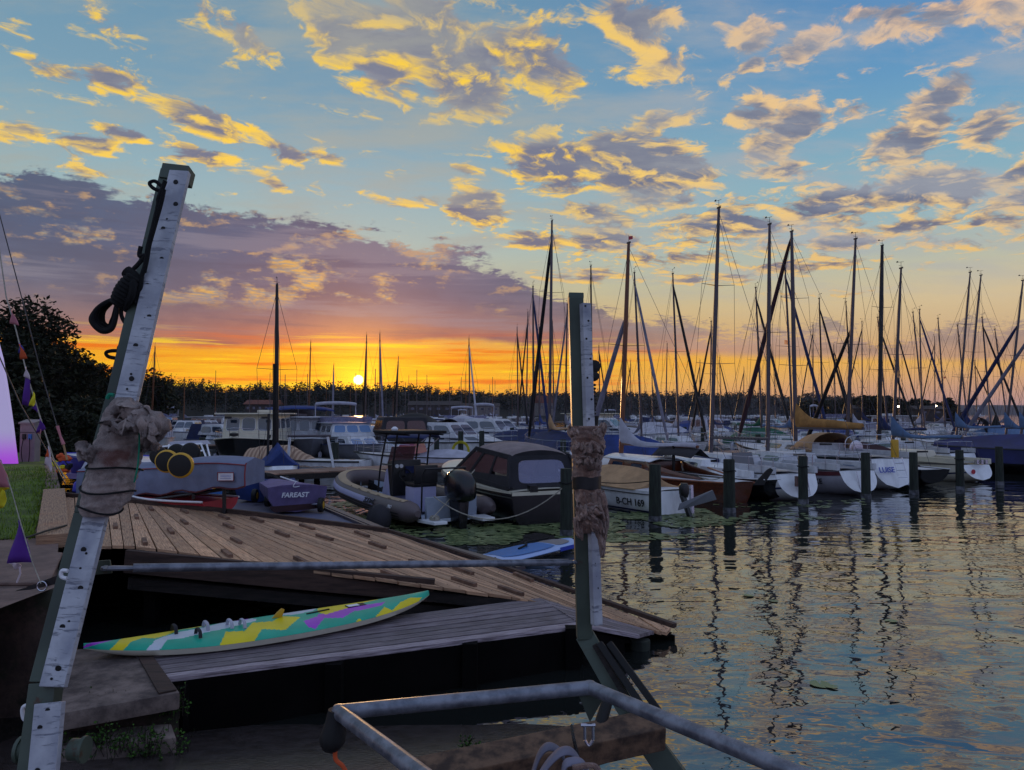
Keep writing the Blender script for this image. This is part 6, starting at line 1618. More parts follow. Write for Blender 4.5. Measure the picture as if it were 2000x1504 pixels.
# boat wrapped in blue tarpaulin at the right edge
t, h = motorboat('big boat hidden under a dark blue tarpaulin at the right edge', 27.2, 29.5, 45, 10.2, 3.4, 'black_gel', 'white_deck', 'cover', 'tarp_blue', 1.15, 1.05, None, 'black_plastic', fenders=0)
for c in list(t.children):
    if c.name.startswith('boat_cover'): bpy.data.objects.remove(c)
boat_tarp(t, h, 'tarp_blue', .0, .99, 1.72, over=.62)

# mooring piles
PILES = [(1105, 1.16, 16.5, 1.43, .13), (1278, 3.46, 18.7, 1.38, .15), (1422, 5.72, 20.35, 1.40, .15), (1565, 8.4, 22.3, 1.38, .135), (1689, 10.9, 23.8, 1.40, .135), (1782, 13.0, 25.0, 1.35, .13), (1872, 15.25, 26.3, 1.36, .13), (1947, 17.8, 28.2, 1.40, .13)]
names = ['in front of the black cabin boat', 'beside the numbered white boat', 'beside the varnished yacht', 'in front of the yacht with the smoked hatch', 'in front of the silver yacht', 'beside the maroon covered boat', 'between the cream keelboat and the maroon cover', 'in front of the dark blue tarpaulin']
for (px, x, y, z, r), nm in zip(PILES, names):
    p = thing('mooring_pile', 'dark greenish timber mooring pile ' + nm, 'pile', (x, y, 0), random.random() * 6, 'mooring piles along the front berths')
    m = MB(); m.tube([(0, 0, -2.5), (0, 0, -.0), (0, 0, z * .5), (0, 0, z - .02), (0, 0, z)], [r * 1.06, r * 1.04, r * 1.0, r * .97, r * .9], 14); m.build('shaft', 'pile_wood', p)
    m = MB(); m.tube([(0, 0, -.02), (0, 0, .14)], r * 1.09, 14, cap=False); m.build('water_band', 'pile_band', p)
    if px in (1105, 1422, 1565, 1872): m = MB(); m.tube([Vector((cos(a) * r * 1.15, sin(a) * r * 1.15, z - .3 + .015 * sin(a * 3))) for a in [2 * pi * k / 14 for k in range(29)]], .014, 6); m.build('rope_turn', 'rope_black', p)
m = MB()
# mooring lines
def line(lb, a, b, sag, r=.013, mat='rope_pale'):
    o = MB().tube(cat_pts(a, b, sag, 14), r, 6).build('mooring_line', mat); tag(o, lb, 'rope', 'mooring lines')
line('pale slack line from the first pile across the water to the inflatable', (1.16, 16.4, 1.1), (-1.75, 17.3, .75), .62)
line('pale tight line from the black arch down to the white platform', (-.9, 18.6, 1.25), (-1.75, 17.05, .3), .02)
line('thin line from the pontoon dock to the inflatable bow', (-6.2, 28.9, .55), (-4.6, 22.2, .85), .3)
line('dark line from the second pile to the numbered white boat', (3.46, 18.6, 1.0), (1.9, 22.0, .75), .1, mat='rope_black')
line('pale line from the third pile to the varnished yacht', (5.72, 20.3, 1.05), (5.7, 23.6, .7), .15)
line('green and white line from the fourth pile to the silver yacht', (8.4, 22.3, 1.2), (9.9, 25.3, .8), .15)
line('dark line from the fifth pile to the large white yacht', (10.9, 23.8, 1.0), (12.1, 26.3, 1.0), .1, mat='rope_black')

# paddle board
t = thing('paddle_board', 'blue and white inflatable paddle board floating beside the ramp end', 'surfboard', tuple(onz(1020, 1078, 0)))
a, b = onz(905, 1106, .10), onz(1112, 1057, .14); d = (b - a); Lb = d.length; d.normalize(); sd_ = Vector((-d.y, d.x, 0)).normalized(); rows = []; tops = []
for i in range(33):
    u = i / 32; w_ = .40 * (1 - abs(2 * u - 1.06) ** 3.2 if abs(2 * u - 1.06) < 1 else 0) ** .62; w_ = max(w_, .02); c = a + d * (u * Lb)
    rows.append([c + sd_ * w_ * cos(q) + Vector((0, 0, .065 * sin(q))) for q in [2 * pi * k / 16 for k in range(16)]])
M('sup_white', (150, 176, 222), .35, var=.05); M('sup_blue', (44, 108, 176), .5, var=.1); M('sup_grey', (128, 122, 124), .6)
m = MB(); m.loft(rows); m.build('body', 'sup_white', t, world=True, smooth=60)
def patch(u0, u1, k, name, mat, dz=.068):
    g_ = []
    for i in range(11):
        u = u0 + (u1 - u0) * i / 10; w_ = .40 * max(0, 1 - abs(2 * u - 1.06) ** 3.2) ** .62 * k * (1 - .25 * abs(2 * i / 10 - 1) ** 4); c = a + d * (u * Lb); g_.append([c + sd_ * w_ * v + Vector((0, 0, dz - .012 * abs(v) ** 3)) for v in (-1, -.5, 0, .5, 1)])
    MB().sheet(g_).build(name, mat, t, world=True, smooth=60)
patch(.26, .74, .78, 'deck_pad', 'sup_blue'); patch(.76, .93, .72, 'tail_pad', 'sup_grey')
c = a + d * Lb * .48; MB().tube(spline([c + Vector((0, 0, .08)), c + d * .2 + Vector((0, .05, .1)), c + d * .35 + sd_ * .1 + Vector((0, 0, .09)), c + d * .6 + sd_ * .3 + Vector((0, 0, .08)), c + d * 1.2 + sd_ * .25 + Vector((0, 0, .08))], 5), .018, 6).build('leash', 'rope_black', t, world=True)
m = MB()
for s_ in (1, -1): m.tube([a + d * Lb * .08 + sd_ * .14 * s_ + Vector((0, 0, .075)), a + d * Lb * .2 - sd_ * .2 * s_ + Vector((0, 0, .075))], .006, 5)
m.build('bungee', 'rope_black', t, world=True)
p = a + d * Lb * .80 - sd_ * .385 + Vector((0, 0, .0)); MB().box(p, (.42, .012, .07), Matrix((d, sd_, Vector((0, 0, 1)))).transposed()).build('side_print', 'ink_blue', t, world=True, smooth=0)

# ------------------------------------------------------------------ docks
def dock(lb, x0, y0, x1, y1, wd=1.7, z=.5):
    t = thing('wooden_dock', lb, 'dock', (x0, y0, 0), 0, 'timber docks of the marina')
    a, b = Vector((x0, y0, z)), Vector((x1, y1, z)); d = (b - a).normalized(); L_ = (b - a).length; n = Vector((-d.y, d.x, 0))
    m = MB(); N = int(L_ / .6)
    for i in range(N): c = a + d * (L_ * (i + .5) / N); m.beam(c - n * wd / 2, c + n * wd / 2, L_ / N * .96, .05, tone=random.random())
    m.build('walkway', 'dock_planks', t, world=True, smooth=0)
    m = MB()
    for s_ in (-1, 1): m.beam(a + n * wd * .5 * s_ + Vector((0, 0, -.12)), b + n * wd * .5 * s_ + Vector((0, 0, -.12)), .08, .2)
    m.build('side_beams', 'dark_wood', t, world=True, smooth=0)
    for i in range(int(L_ / 4)):
        c = a + d * (i * 4 + 1)
        for s_ in (-1, 1): MB().tube([c + n * s_ * wd * .45 + Vector((0, 0, -2.5)), c + n * s_ * wd * .45 + Vector((0, 0, -.02))], .11, 8).build('leg', 'shade_black_wood', t, world=True) if i < 7 else None
dock('long brown timber dock behind the front row of boats', -11.5, 25.4, 42, 63.8)
dock('second timber dock between the big white motor cruisers', -30, 44, 30, 88, 1.8)
dock('far timber dock among the distant motor boats on the left', -60, 66, 10, 116, 1.8)

ORD = ['first', 'second', 'third', 'fourth', 'fifth', 'sixth', 'seventh', 'eighth', 'ninth', 'tenth', 'eleventh', 'twelfth', 'thirteenth', 'fourteenth', 'fifteenth', 'sixteenth', 'seventeenth', 'eighteenth', 'nineteenth', 'twentieth', 'twenty-first', 'twenty-second', 'twenty-third', 'twenty-fourth', 'twenty-fifth', 'twenty-sixth']
def mast_boat(label, fpx, tpx, ty, Y, dirn='L', furl=None, L=8.2, th=15, **kw):
    a = radians(th + (180 if dirn == 'R' else 0)); fw = Vector((-sin(a), cos(a), 0)); lf = Vector((-cos(a), -sin(a), 0)); mx = L * .58
    foot = at(fpx, 808, Y); top = at(tpx, ty, Y); o = Vector((foot.x, Y, 0)) - fw * mx; d = top - Vector((foot.x, Y, 0))
    return sailboat(label, o.x, o.y, th + (180 if dirn == 'R' else 0), L, mx=mx, ztop=top.z, rk=-d.dot(fw), lean=d.dot(lf), furl=furl, group='moored sailing boats behind the front row', **kw)
RB = [
 (1073, 1078, 432, 40, 'L', 'black_cloth', dict(cover='tan_cloth', boom=3.4, L=9.4, sp=2, r=.08, tarp='navy_cloth', furl_r=.11), 'yacht with tan boom cover and thick black furled headsail left of the green post'),
 (1042, 1041, 560, 49, 'R', 'navy_cloth', dict(cover='navy_cloth'), 'yacht with a blue furled headsail crossing the black one left of the green post'),
 (1054, 1053, 640, 66, 'L', None, dict(cover='blue_cloth'), 'yacht whose bare mast stands close left of the pinkish mast by the green post'),
 (1082, 1079, 629, 72, 'L', None, dict(cover=None), 'yacht with short thin mast directly right of the pinkish mast by the green post'),
 (1104, 1108, 595, 58, 'L', 'grey_cloth', dict(cover='grey_cloth', spar='spar_dark'), 'yacht with dark mast and pale furled headsail just left of the green post'),
 (1156, 1154, 520, 47, 'L', None, dict(cover='grey_cloth', spar='spar_dark', drop=.5), 'yacht with dark mast rising from behind the green post'),
 (1253, 1239, 533, 45, 'R', 'grey_cloth', dict(cover='grey_cloth', drop=.6, tarp=None), 'yacht with grey furled headsail and grey hanging boom cover right of the wooden mast'),
 (1325, 1314, 535, 46, 'R', 'black_cloth', dict(cover='pale_cloth'), 'yacht with black furled headsail meeting the tallest mast low down'),
 (1388, 1389, 628, 60, 'L', 'black_cloth', dict(cover='navy_cloth', L=7.6), 'short masted yacht with black furled headsail right of the tallest mast'),
 (1488, 1476, 562, 51, 'R', 'black_cloth', dict(cover='green_cloth', tarp='green_cloth', spar='spar_alu'), 'yacht under a green cover with a black furled headsail'),
 (1548, 1533, 515, 45, 'R', 'navy_cloth', dict(cover='sky_cloth', drop=.1), 'yacht with light blue boom cover and dark furled headsail left of the tan sail cover'),
 (1607, 1600, 583, 56, 'R', 'black_cloth', dict(cover='navy_cloth', spar='spar_dark'), 'yacht with black mast and black furled headsail behind the tan sail cover'),
 (1665, 1652, 590, 62, 'L', None, dict(cover='pale_cloth', spar='spar_dark'), 'yacht with thin dark mast behind the maroon covered boat'),
 (1716, 1723, 480, 39, 'L', None, dict(cover='navy_cloth', spar='spar_dark', L=9.4, r=.11, sp=2), 'yacht with the thick black mast right of centre of the mast forest'),
 (1733, 1714, 620, 64, 'R', 'black_cloth', dict(cover='blue_cloth', L=7.6), 'yacht with pale mast partly behind the thick black mast'),
 (1806, 1783, 610, 64, 'R', None, dict(cover='grey_cloth'), 'yacht with left leaning pale mast right of the wooded point lamp'),
 (1800, 1796, 605, 62, 'R', 'navy_cloth', dict(cover='pale_cloth'), 'yacht with blue furled headsail in front of the outer trees of the point'),
 (1846, 1832, 622, 66, 'R', None, dict(cover='grey_cloth', flag='red_gel'), 'yacht with red topped mast before the tip of the wooded point'),
 (1890, 1870, 635, 66, 'R', None, dict(cover='grey_cloth', L=7.4), 'small yacht with slim mast left of the person in dark clothes'),
 (1867, 1895, 532, 45, 'L', None, dict(cover='sky_cloth', L=9, sp=2), 'yacht with right leaning pale mast just before the tip of the wooded point'),
 (1884, 1916, 538, 46.5, 'L', None, dict(cover='blue_cloth', L=9), 'yacht with right leaning pale mast, next right of its twin'),
 (1935, 1918, 620, 62, 'R', 'black_cloth', dict(cover='grey_cloth', L=7.6), 'yacht with black furled headsail falling right between the bent masts'),
 (1968, 1943, 643, 70, 'R', None, dict(cover='grey_cloth', L=7.4), 'small yacht with thin mast against the far blue hills'),
 (1963, 1998, 548, 43, 'L', 'navy_cloth', dict(cover='sky_cloth', L=9.4, ftop=.72, furl_r=.12), 'yacht with thick dark blue furled headsail at the right edge'),
 (1992, 2034, 560, 42, 'L', 'grey_cloth', dict(cover='sky_cloth', L=9.6, ftop=.72, furl_r=.11), 'yacht cut by the right edge with grey furled headsail'),
 (1300, 1303, 672, 88, 'L', None, dict(cover='grey_cloth', L=7.6), 'distant yacht between the grey furled headsail and the tallest mast'),
 (1218, 1216, 690, 90, 'L', None, dict(cover='blue_cloth', L=7.6), 'distant yacht with short mast between wooden mast and grey furled headsail'),
 (296, 303, 677, 62, 'L', None, dict(cover='pale_cloth', spar='spar_wood', sp=1), 'yacht with brown wooden mast just right of the leaning post'),
 (603, 607, 668, 76, 'L', None, dict(cover='pale_cloth', spar='spar_wood'), 'yacht with brown mast between thick black mast and the sun'),
 (648, 652, 712, 88, 'R', 'grey_cloth', dict(cover='pale_cloth', L=7.4, furl_r=.11), 'yacht with narrow pointed sail rolled against its mast left of the sun'),
 (714, 716, 655, 72, 'L', 'spar_dark', dict(cover='tan_cloth'), 'yacht with mast and rolled sail standing right beside the sun'),
 (742, 742, 652, 71, 'R', 'grey_cloth', dict(cover='pale_cloth'), 'yacht with the taller mast second right of the sun, rolled sail falling right'),
 (774, 778, 697, 84, 'L', 'spar_dark', dict(cover='tan_cloth', L=7.6), 'yacht third right of the sun with rolled sail falling left'),
 (918, 916, 662, 71, 'R', 'pale_cloth', dict(cover='navy_cloth'), 'yacht with white rolled headsail falling right behind the white motor cruiser'),
]
for fpx, tpx, ty, Y, dn, fu, kw, lb in RB:
    mast_boat(lb, fpx, tpx, ty, Y, dn, fu, **kw)
# small keelboat with the thick black mast on the left, blue cover, at the dock
t, h = mast_boat('small blue covered boat at the dock with a thick black mast and rolled sail', 541, 541, 556, 31, 'L', None, L=3.4, B=1.5, th=25, spar='spar_dark', cover=None, boom=0, tarp='blue_cloth', rail=False, r=.085, fb=.6)
MB().tube([(1.85, .1, .3), (1.85, .12, 4.6)], .075, 8).build('furled_sail', 'black_cloth', t); MB().tube([(1.7, .38, .3), (1.8, .34, 2.6)], .05, 8).build('pole', 'spar_dark', t)

# ------------------------------------------------------------------ motor boats behind the dock
def bowat(px, Y, th, L):
    a = radians(th); p = at(px, 808, Y); return p.x + sin(a) * L, Y - cos(a) * L
def mbt(label, px, Y, th, L, zs=1.0, **kw):
    x, y = bowat(px, Y, th, L); t, h = motorboat(label, x, y, th, L, group='motor boats behind the timber dock', **kw); t.scale = (1, 1, zs); return t, h
t, h = mbt('black hulled motor boat with cream wheelhouse seen bow on', 456, 36.5, 187, 9.5, .80, B=3.7, hull='black_gel', deck='cream_gel', kind='trawler', bow=1.85, stern=1.3, strake='cream_gel')
m = MB(); m.lathe((9.35, 0, 1.98), [(.05, -.1), (.2, -.05), (.2, .1), (.08, .16)], 10); m.build('anchor_winch', 'black_plastic', t)
for y_ in (.9, -.9): MB().box((6.9 - .2, y_, 3.0), (.2, .3, .14)).build('search_light', 'black_plastic', t, smooth=0)
t, h = mbt('white wheelhouse motor boat beneath a flat blue parasol awning', 612, 42, 203, 9.5, .80, B=3.4, hull='grey_gel', kind='trawler', bow=1.6, stern=1.2, strake='white_gel')
rows = []
for i in range(9):
    r_ = []
    for k in range(9):
        x_, y_ = 1.7 + i * .42, -1.9 + k * .48; r_.append(Vector((x_, y_, 3.86 - .25 * ((i - 4) / 4) ** 2 - .2 * ((k - 4) / 4) ** 2 + .02 * ((i + k) % 2))))
    rows.append(r_)
aw = MB().sheet(rows).build('awning', 'blue_cloth', t, smooth=20, solid=.03); MB().tube([(3.4, 0, 2.9), (3.4, 0, 3.85)], .03, 6).build('pole', 'ink_white', aw)
MB().poly([(1.2, -1.3, 2.96), (1.2, 1.3, 2.96), (2.2, 1.1, 3.55), (2.2, -1.1, 3.55)], (-.02, 0, 0)).build('folded_screen', 'pale_cloth', t, smooth=0)
t, h = mbt('white flybridge cruiser with a folded pale bimini hoop and blue curtained windows', 728, 40, 207, 9.5, .76, B=3.4, hull='grey_gel', kind='flybridge', bow=1.35, stern=1.1)
t, h = mbt('motor boat with tall taupe canopy and clear windows right of the sun', 742, 51, 20, 8.5, .95, B=3.6, hull='white_gel', kind='canopyboat', cloth='charcoal_cloth', bow=1.2, stern=1.0)
t, h = mbt('small white sports boat with pink windscreen and navy awning at the dock', 692, 35, 76, 5.6, .9, B=2.1, hull='white_gel', kind='open', cloth='pale_cloth', bow=1.0, stern=.8, strake='ink_black', fenders=1)
h.stripe(t, 'ink_black', -.1, .32, 'dark_bottom')
p = h.pt(.42, 1, .3); q = h.pt(.34, 1, .3); text_mesh('lettering', 'LUISA', .26, 'ink_black', t, frame4(p + Vector((0, .03, -.02)), (q - p), (0, .12, 1)), .004, 0, .004)
m = MB(); m.loft([[Vector((1.8 + 1.9 * i / 8, .95 * cos(pi * k / 10), 1.72 + .18 * sin(pi * k / 10) - .05 * ((i - 4) / 4) ** 2)) for k in range(11)] for i in range(9)], False, closed=False); o = m.build('awning', 'navy_cloth', t, smooth=60, solid=.03)
m = MB()
for x_, y_ in ((1.8, .95), (1.8, -.95), (3.7, .95), (3.7, -.95)): m.tube([(x_, y_, 1.72), (2.8, y_, .8)], .018, 5)
m.build('awning_frame', 'stainless', o)
m = MB(); m.lathe((-.2, 0, .9), [(.08, -.3), (.17, -.15), (.17, .15), (.08, .25)], 12); m.build('outboard', 'white_gel', t)
for (px, py) in ((876, 905), (848, 912)): pass
t, h = mbt('white cabin cruiser with black cockpit cover, bow to the right', 1012, 41, 232, 8.2, 1.0, B=3.0, hull='white_gel', kind='cruiser', cloth='black_cloth', bow=1.15, stern=1.0, strake='ink_black')
rows = [[Vector((-.1 + i * .42, (1.25 - .04 * i) * (1 - 2 * k / 8), 2.15 + .42 * sin(pi * k / 8) ** .6 - .05 * i + .16 * sin(i * .9))) for k in range(9)] for i in range(9)]
MB().sheet(rows).build('folded_cover', 'black_cloth', t, smooth=60, solid=.02)
t, h = mbt('white cruiser with pale fitted cover right behind the black covered cruiser', 1085, 49, 232, 8.6, 1.0, B=3.1, kind='cruiser', cloth='pale_cloth', bow=1.3, stern=1.1)
rows = [[Vector((.6 + i * .6, (1.3 - .05 * i) * (1 - 2 * k / 8), 2.0 + .5 * sin(pi * k / 8) ** .7 - .11 * i)) for k in range(9)] for i in range(9)]
MB().sheet(rows).build('fitted_cover', 'pale_cloth', t, smooth=60, solid=.02)
mbt('white motor boat with green tinted windows right of the green post', 1290, 62, 240, 8, 1.0, B=3.0, kind='cruiser', cloth='white_deck', win='cabin_glass', bow=1.3, stern=1.0)
mbt('cream trawler cabin behind the wooden mast', 1240, 74, 230, 8.6, .9, B=3.2, kind='trawler', deck='cream_gel', bow=1.5, stern=1.1)
mbt('grey covered motor boat right behind the grey furled headsail', 1345, 52, 200, 7.6, 1.0, kind='cover', cloth='pale_cloth')
mbt('motor boat under a blue cover behind the green post', 1150, 43, 232, 7.0, 1.0, kind='cover', cloth='navy_cloth', bow=1.0, stern=.7)
mbt('boat with navy cover left of the green post near the dock', 1092, 38.5, 60, 5.5, 1.0, kind='cover', cloth='blue_cloth', B=2.2, bow=.9, stern=.6)

# proto boats for the crowd further out
random.seed(12)
GR = 'small boats moored further out'
kinds = [('cruiser', 'charcoal_cloth', 'white_gel', 'white motor boat with charcoal canopy'), ('cruiser', 'navy_cloth', 'white_gel', 'white motor boat with navy canopy'), ('cover', 'blue_cloth', 'white_gel', 'boat under a bright blue cover'),
         ('cover', 'grey_cloth', 'white_gel', 'boat under a grey cover'), ('canopyboat', 'pale_cloth', 'white_gel', 'motor boat with pale canopy'), ('trawler', 'black_cloth', 'blue_gel', 'blue hulled cabin boat'), ('cover', 'tan_cloth', 'cream_gel', 'boat under a tan cover'), ('flybridge', 'pale_cloth', 'white_gel', 'flybridge motor yacht')]
pos = []
for row_, (Yb, x0, x1, step) in enumerate([(58, 300, 1000, 74), (72, 310, 1010, 60), (90, 320, 1030, 46), (118, 320, 1060, 38), (78, 1180, 1700, 62), (110, 1130, 1560, 44), (66, 1560, 1760, 70)]):
    x = x0 + random.uniform(0, 20)
    while x < x1: pos.append((x, Yb * random.uniform(.94, 1.07), row_)); x += step * random.uniform(.75, 1.25)
protos = {}; cnt = {}
def seg(px):
    for a, b, s_ in ((0, 420, 'left of the cream wheelhouse'), (420, 545, 'just left of the black mast'), (545, 700, 'between black mast and sun'), (700, 860, 'under or right of the sun'),
                     (860, 1110, 'left of the green post'), (1110, 1350, 'right of the green post'), (1350, 1570, 'right of the tallest mast'), (1570, 2100, 'right of the tan sail cover')):
        if a <= px < b: return s_
for px, Y, row_ in sorted(pos):
    k = random.choices(range(len(kinds)), [5, 4, 3, 3, 4, 2, 2, 2])[0]; kind, cl_, hu, lb = kinds[k]; th = 15 + random.choice((0, 180, 180, 40, 215)) + random.uniform(-8, 8)
    sg_ = seg(px); n = cnt.get((lb, sg_), 0); cnt[(lb, sg_)] = n + 1
    lab = f'{ORD[n]} {lb} from left, {sg_}'
    p = at(px, 808, Y)
    if k not in protos:
        t, h = motorboat(lab, p.x, Y, th, 7.6, 2.7, hu, 'white_deck', kind, cl_, 1.2, .95, GR, fenders=0, name='motor_boat'); t.scale = (1, 1, .85); protos[k] = t
    else: dup(protos[k], (p.x, Y, 0), radians(90 + th), lab, GR, (1, random.uniform(.9, 1.1), random.uniform(.72, .92)))

# distant sailing boats, thin masts
PR = []
for i, (hu, cv, sp_) in enumerate((('white_gel', 'navy_cloth', 'spar_alu'), ('blue_gel', 'pale_cloth', 'spar_alu'), ('white_gel', 'grey_cloth', 'spar_wood'))): PR.append((hu, cv, sp_))
pr_o = [None] * 3; cnt2 = {}
spots = []
for x in [331, 345, 369, 388, 404, 424, 438, 447, 463, 486, 494, 512, 520, 560, 575, 584, 590, 618, 632, 668, 684, 696, 722, 728, 735, 752, 766, 782, 790, 798, 810, 815, 827, 838, 850, 862, 878, 880, 893, 902, 934, 941, 949, 958, 972, 984, 996, 1010, 1022, 1030]:
    spots.append((x + random.uniform(-3, 3), random.choice((random.uniform(722, 752), random.uniform(752, 786), random.uniform(756, 786)))))
for x in range(322, 1010, 13): spots.append((x + random.uniform(-5, 5), random.uniform(772, 792)))
for x in range(1164, 1640, 11): spots.append((x + random.uniform(-4, 4), random.uniform(777, 792)))
def seg2(px):
    for a, b, s_ in ((0, 380, 'just right of the leaning post'), (380, 460, 'above the cream wheelhouse'), (460, 541, 'left of the thick black mast'), (541, 620, 'right of the thick black mast'), (620, 702, 'left of the sun'), (702, 780, 'right below the sun'), (780, 860, 'above the taupe canopy'),
                     (860, 940, 'above the white cruiser'), (940, 1110, 'left of the green post'), (1110, 1250, 'right of the green post'), (1250, 1350, 'left of the tallest mast'), (1350, 1470, 'right of the tallest mast'), (1470, 1570, 'left of the tan sail cover'), (1570, 2100, 'right of the tan sail cover')):
        if a <= px < b: return s_
for px, ty in sorted(spots):
    zt = random.uniform(9.2, 12.5); Y = min((zt - H) * FP / (808 - ty), 730 if px > 1100 else 380)
    i = random.choice((0, 0, 1, 2)); sgm = seg2(px); n = cnt2.get(sgm, 0); cnt2[sgm] = n + 1
    lab = f'{ORD[n]} thin distant mast from left, {sgm}'; p = at(px, 808, Y)
    if pr_o[i] is None:
        t = thing('distant_sailing_boat', lab, 'sailing boat', (p.x, Y, 0), head(20), 'thin masts in the distance'); h = Hull(8, 2.5, 1.1, .9, .62, .3, .06, 1.9, .9, .2)
        h.build(t, PR[i][0], 'white_deck', n=8); house8(t, 'coachroof', 'white_deck', 3, 6, .8, .65, .85, 1.25)
        m = MB(); m.tube([(4.7, 0, .9), (4.7, 0, 10)], [.085, .06], 6); m.tube([(4.7, -.8, 6), (4.7, .8, 6)], .03, 4); m.build('mast', PR[i][2], t); sail_cover(t, 4.7, 1.6, 1.8, PR[i][1]); pr_o[i] = t; t.scale = (1, 1, (zt) / 10)
    else: dup(pr_o[i], (p.x, Y, 0), head(random.choice((20, 200, 110)) + random.uniform(-20, 20)), lab, 'thin masts in the distance', (1, 1, zt / 10))

# more yachts in the rear rows: masts and rolled headsails that cross
random.seed(31)
p1_, _h = mast_boat('rear row yacht with black rolled headsail, first of the crossing pairs from the left', 1012, 1010, 640, 75, 'R', 'black_cloth', cover='grey_cloth', L=8.4)
p2_, _h = mast_boat('rear row yacht with dark rolled headsail leaning left, first of its kind from the left', 1028, 1031, 610, 74, 'L', 'spar_dark', cover='navy_cloth', L=8.4, sp=2)
GQ = 'yachts of the rear rows with rolled headsails'
for q in (p1_, p2_): q['group'] = GQ
LM = [(1110, 1250, 'between green post and wooden mast'), (1250, 1350, 'left of the tallest mast'), (1350, 1460, 'right of the tallest mast'), (1460, 1570, 'left of the tan sail cover'), (1570, 1700, 'above the tan sail cover'), (1700, 1800, 'around the thick black mast'), (1800, 1900, 'before the tip of the point'), (1900, 2100, 'at the right edge')]
nn_ = {}
for i, px in enumerate([1172, 1230, 1275, 1366, 1408, 1452, 1515, 1588, 1632, 1684, 1758, 1826, 1908]):
    Y = random.uniform(84, 120) * (1 if px < 1640 else .85); k = i % 2; src = (p1_, p2_)[k]; p = at(px, 808, Y); a = radians(15 + (180 if k == 0 else 0) + random.uniform(-5, 5)); fw = Vector((-sin(a), cos(a), 0)) * 4.87
    for a0, b0, nm in LM:
        if a0 <= px < b0: break
    nn_[nm] = nn_.get(nm, 0) + 1; lab = f"{ORD[nn_[nm] - 1]} rear row yacht with {'black' if k == 0 else 'dark'} rolled headsail, {nm}"
    dup(src, (p.x - fw.x, Y - fw.y, 0), a + pi / 2, lab, GQ, (1, 1, random.uniform(.78, 1.12)))

# piles among the berths further back
k = 0
for px, Y, z in [(396, 36, 1.5), (500, 40, 1.5), (527, 40, 1.5), (568, 45, 1.6), (655, 33.5, 1.35), (720, 52, 1.6), (853, 42, 1.6), (900, 39.5, 1.7), (941, 40.5, 1.7), (1000, 50, 1.7), (1270, 60, 1.6), (1337, 58, 1.6), (1372, 56, 1.6), (1480, 41, 1.5), (1436, 70, 1.6), (1763, 46, 1.6), (1100, 36, 1.4)]:
    p = thing('mooring_pile', ['slim', 'stout', 'weathered', 'dark'][k % 4] + ' timber pile, ' + ORD[k] + ' from the left along the rear berths' if 0 else f'weathered timber pile, {ORD[k]} in the list of rear piles' , 'pile', (at(px, 808, Y).x, Y, 0), 0, 'mooring piles in the rear berths')
    r = .15 if px != 655 else .17; MB().tube([(0, 0, -2), (0, 0, z - .02), (0, 0, z)], [r, r * .95, r * .85], 10).build('shaft', 'pile_wood', p); k += 1
rp_ = sorted([o for o in COL.objects if o.get('group') == 'mooring piles in the rear berths'], key=lambda o: o.location.x / o.location.y)
for i, o in enumerate(rp_): o['label'] = f'weathered timber pile in the rear berths, {ORD[i]} counted from the left'
t = thing('water_hose', 'coiled yellow hose hanging on a pile behind the black cabin boat', 'hose', (at(900, 808, 39.2).x, 39.2, 1.0)); m = MB()
for k in range(4): m.tube([Vector(((.36 + .03 * k) * cos(a), -.02 * k, (.42 + .03 * k) * sin(a) - .3)) for a in [2 * pi * q / 18 for q in range(19)]], .025, 6)
m.build('coil', 'yellow_hose', t)

# tan striped tarp boat at the dock, frame in front
t, h = motorboat('dinghy at the dock under a tan striped tent cover', at(715, 808, 33.2).x, 33.2, 82, 5.4, 1.9, 'white_gel', 'white_deck', 'cover', 'tan_cloth', .75, .6, None, 'ink_black', fenders=0)
for c in list(t.children):
    if c.name.startswith('boat_cover'): bpy.data.objects.remove(c)
rows = []
for i in range(22):
    u = i / 21; rz = .62 + .62 * max(0, min(1, (u - .42) / .22)) - (.15 * max(0, (u - .8) / .2)); w_ = .98 - .2 * abs(u - .5)
    rows.append([Vector((.1 + 5.2 * u, w_ * (1 - 2 * k / 8), (.35 + (rz - .35) * sin(pi * k / 8) ** .8 + .025 * sin(i * 2.2 + k)))) for k in range(9)])
m, b = shader('striped_canvas'); c = coords(); sxx = E.nt.nodes.new('ShaderNodeSeparateXYZ'); E.nt.links.new(c.s, sxx.inputs[0]); sw = E.m('SINE', E(sxx.outputs[0]) * 34.0)
lk(mix(sstep(sw, -.2, .3), lin((140, 112, 92)), lin((178, 150, 126))), b.inputs['Base Color']); b.inputs['Roughness'].default_value = .9
MB().sheet(rows).build('tent_cover', 'striped_canvas', t, smooth=50)
t = thing('hoist_frame', 'pale slanting gantry frame over the tan striped cover', 'frame', tuple(at(607, 912, 32.4)))
for a, b_ in (((566, 853), (562, 914)), ((640, 853), (652, 914))): MB().beam(at(*a, 32.4), at(*b_, 32.4), .10, .06, (0, -1, 0)).build('leg', 'white_gel', t, world=True, smooth=0)
MB().tube([at(562, 852, 32.4), at(646, 851, 32.4)], .05, 8).build('top_bar', 'spar_alu', t, world=True)

# ------------------------------------------------------------------ dinghies on the left shore
def hullthing(name, lb, cat, stern, bowp, B, hull, h0, h1, z, deckm, ws=.85, over=None):
    s_, b_ = Vector(stern), Vector(bowp); d = b_ - s_; t = thing(name, lb, cat, (s_.x, s_.y, z), atan2(d.y, d.x)); h = Hull(d.length, B, h0, h1, ws, 0, 0, 1.6, .25, 0, .25, .4, 2.0)
    h.draft = -.0; h.build(t, hull, deckm); return t, h
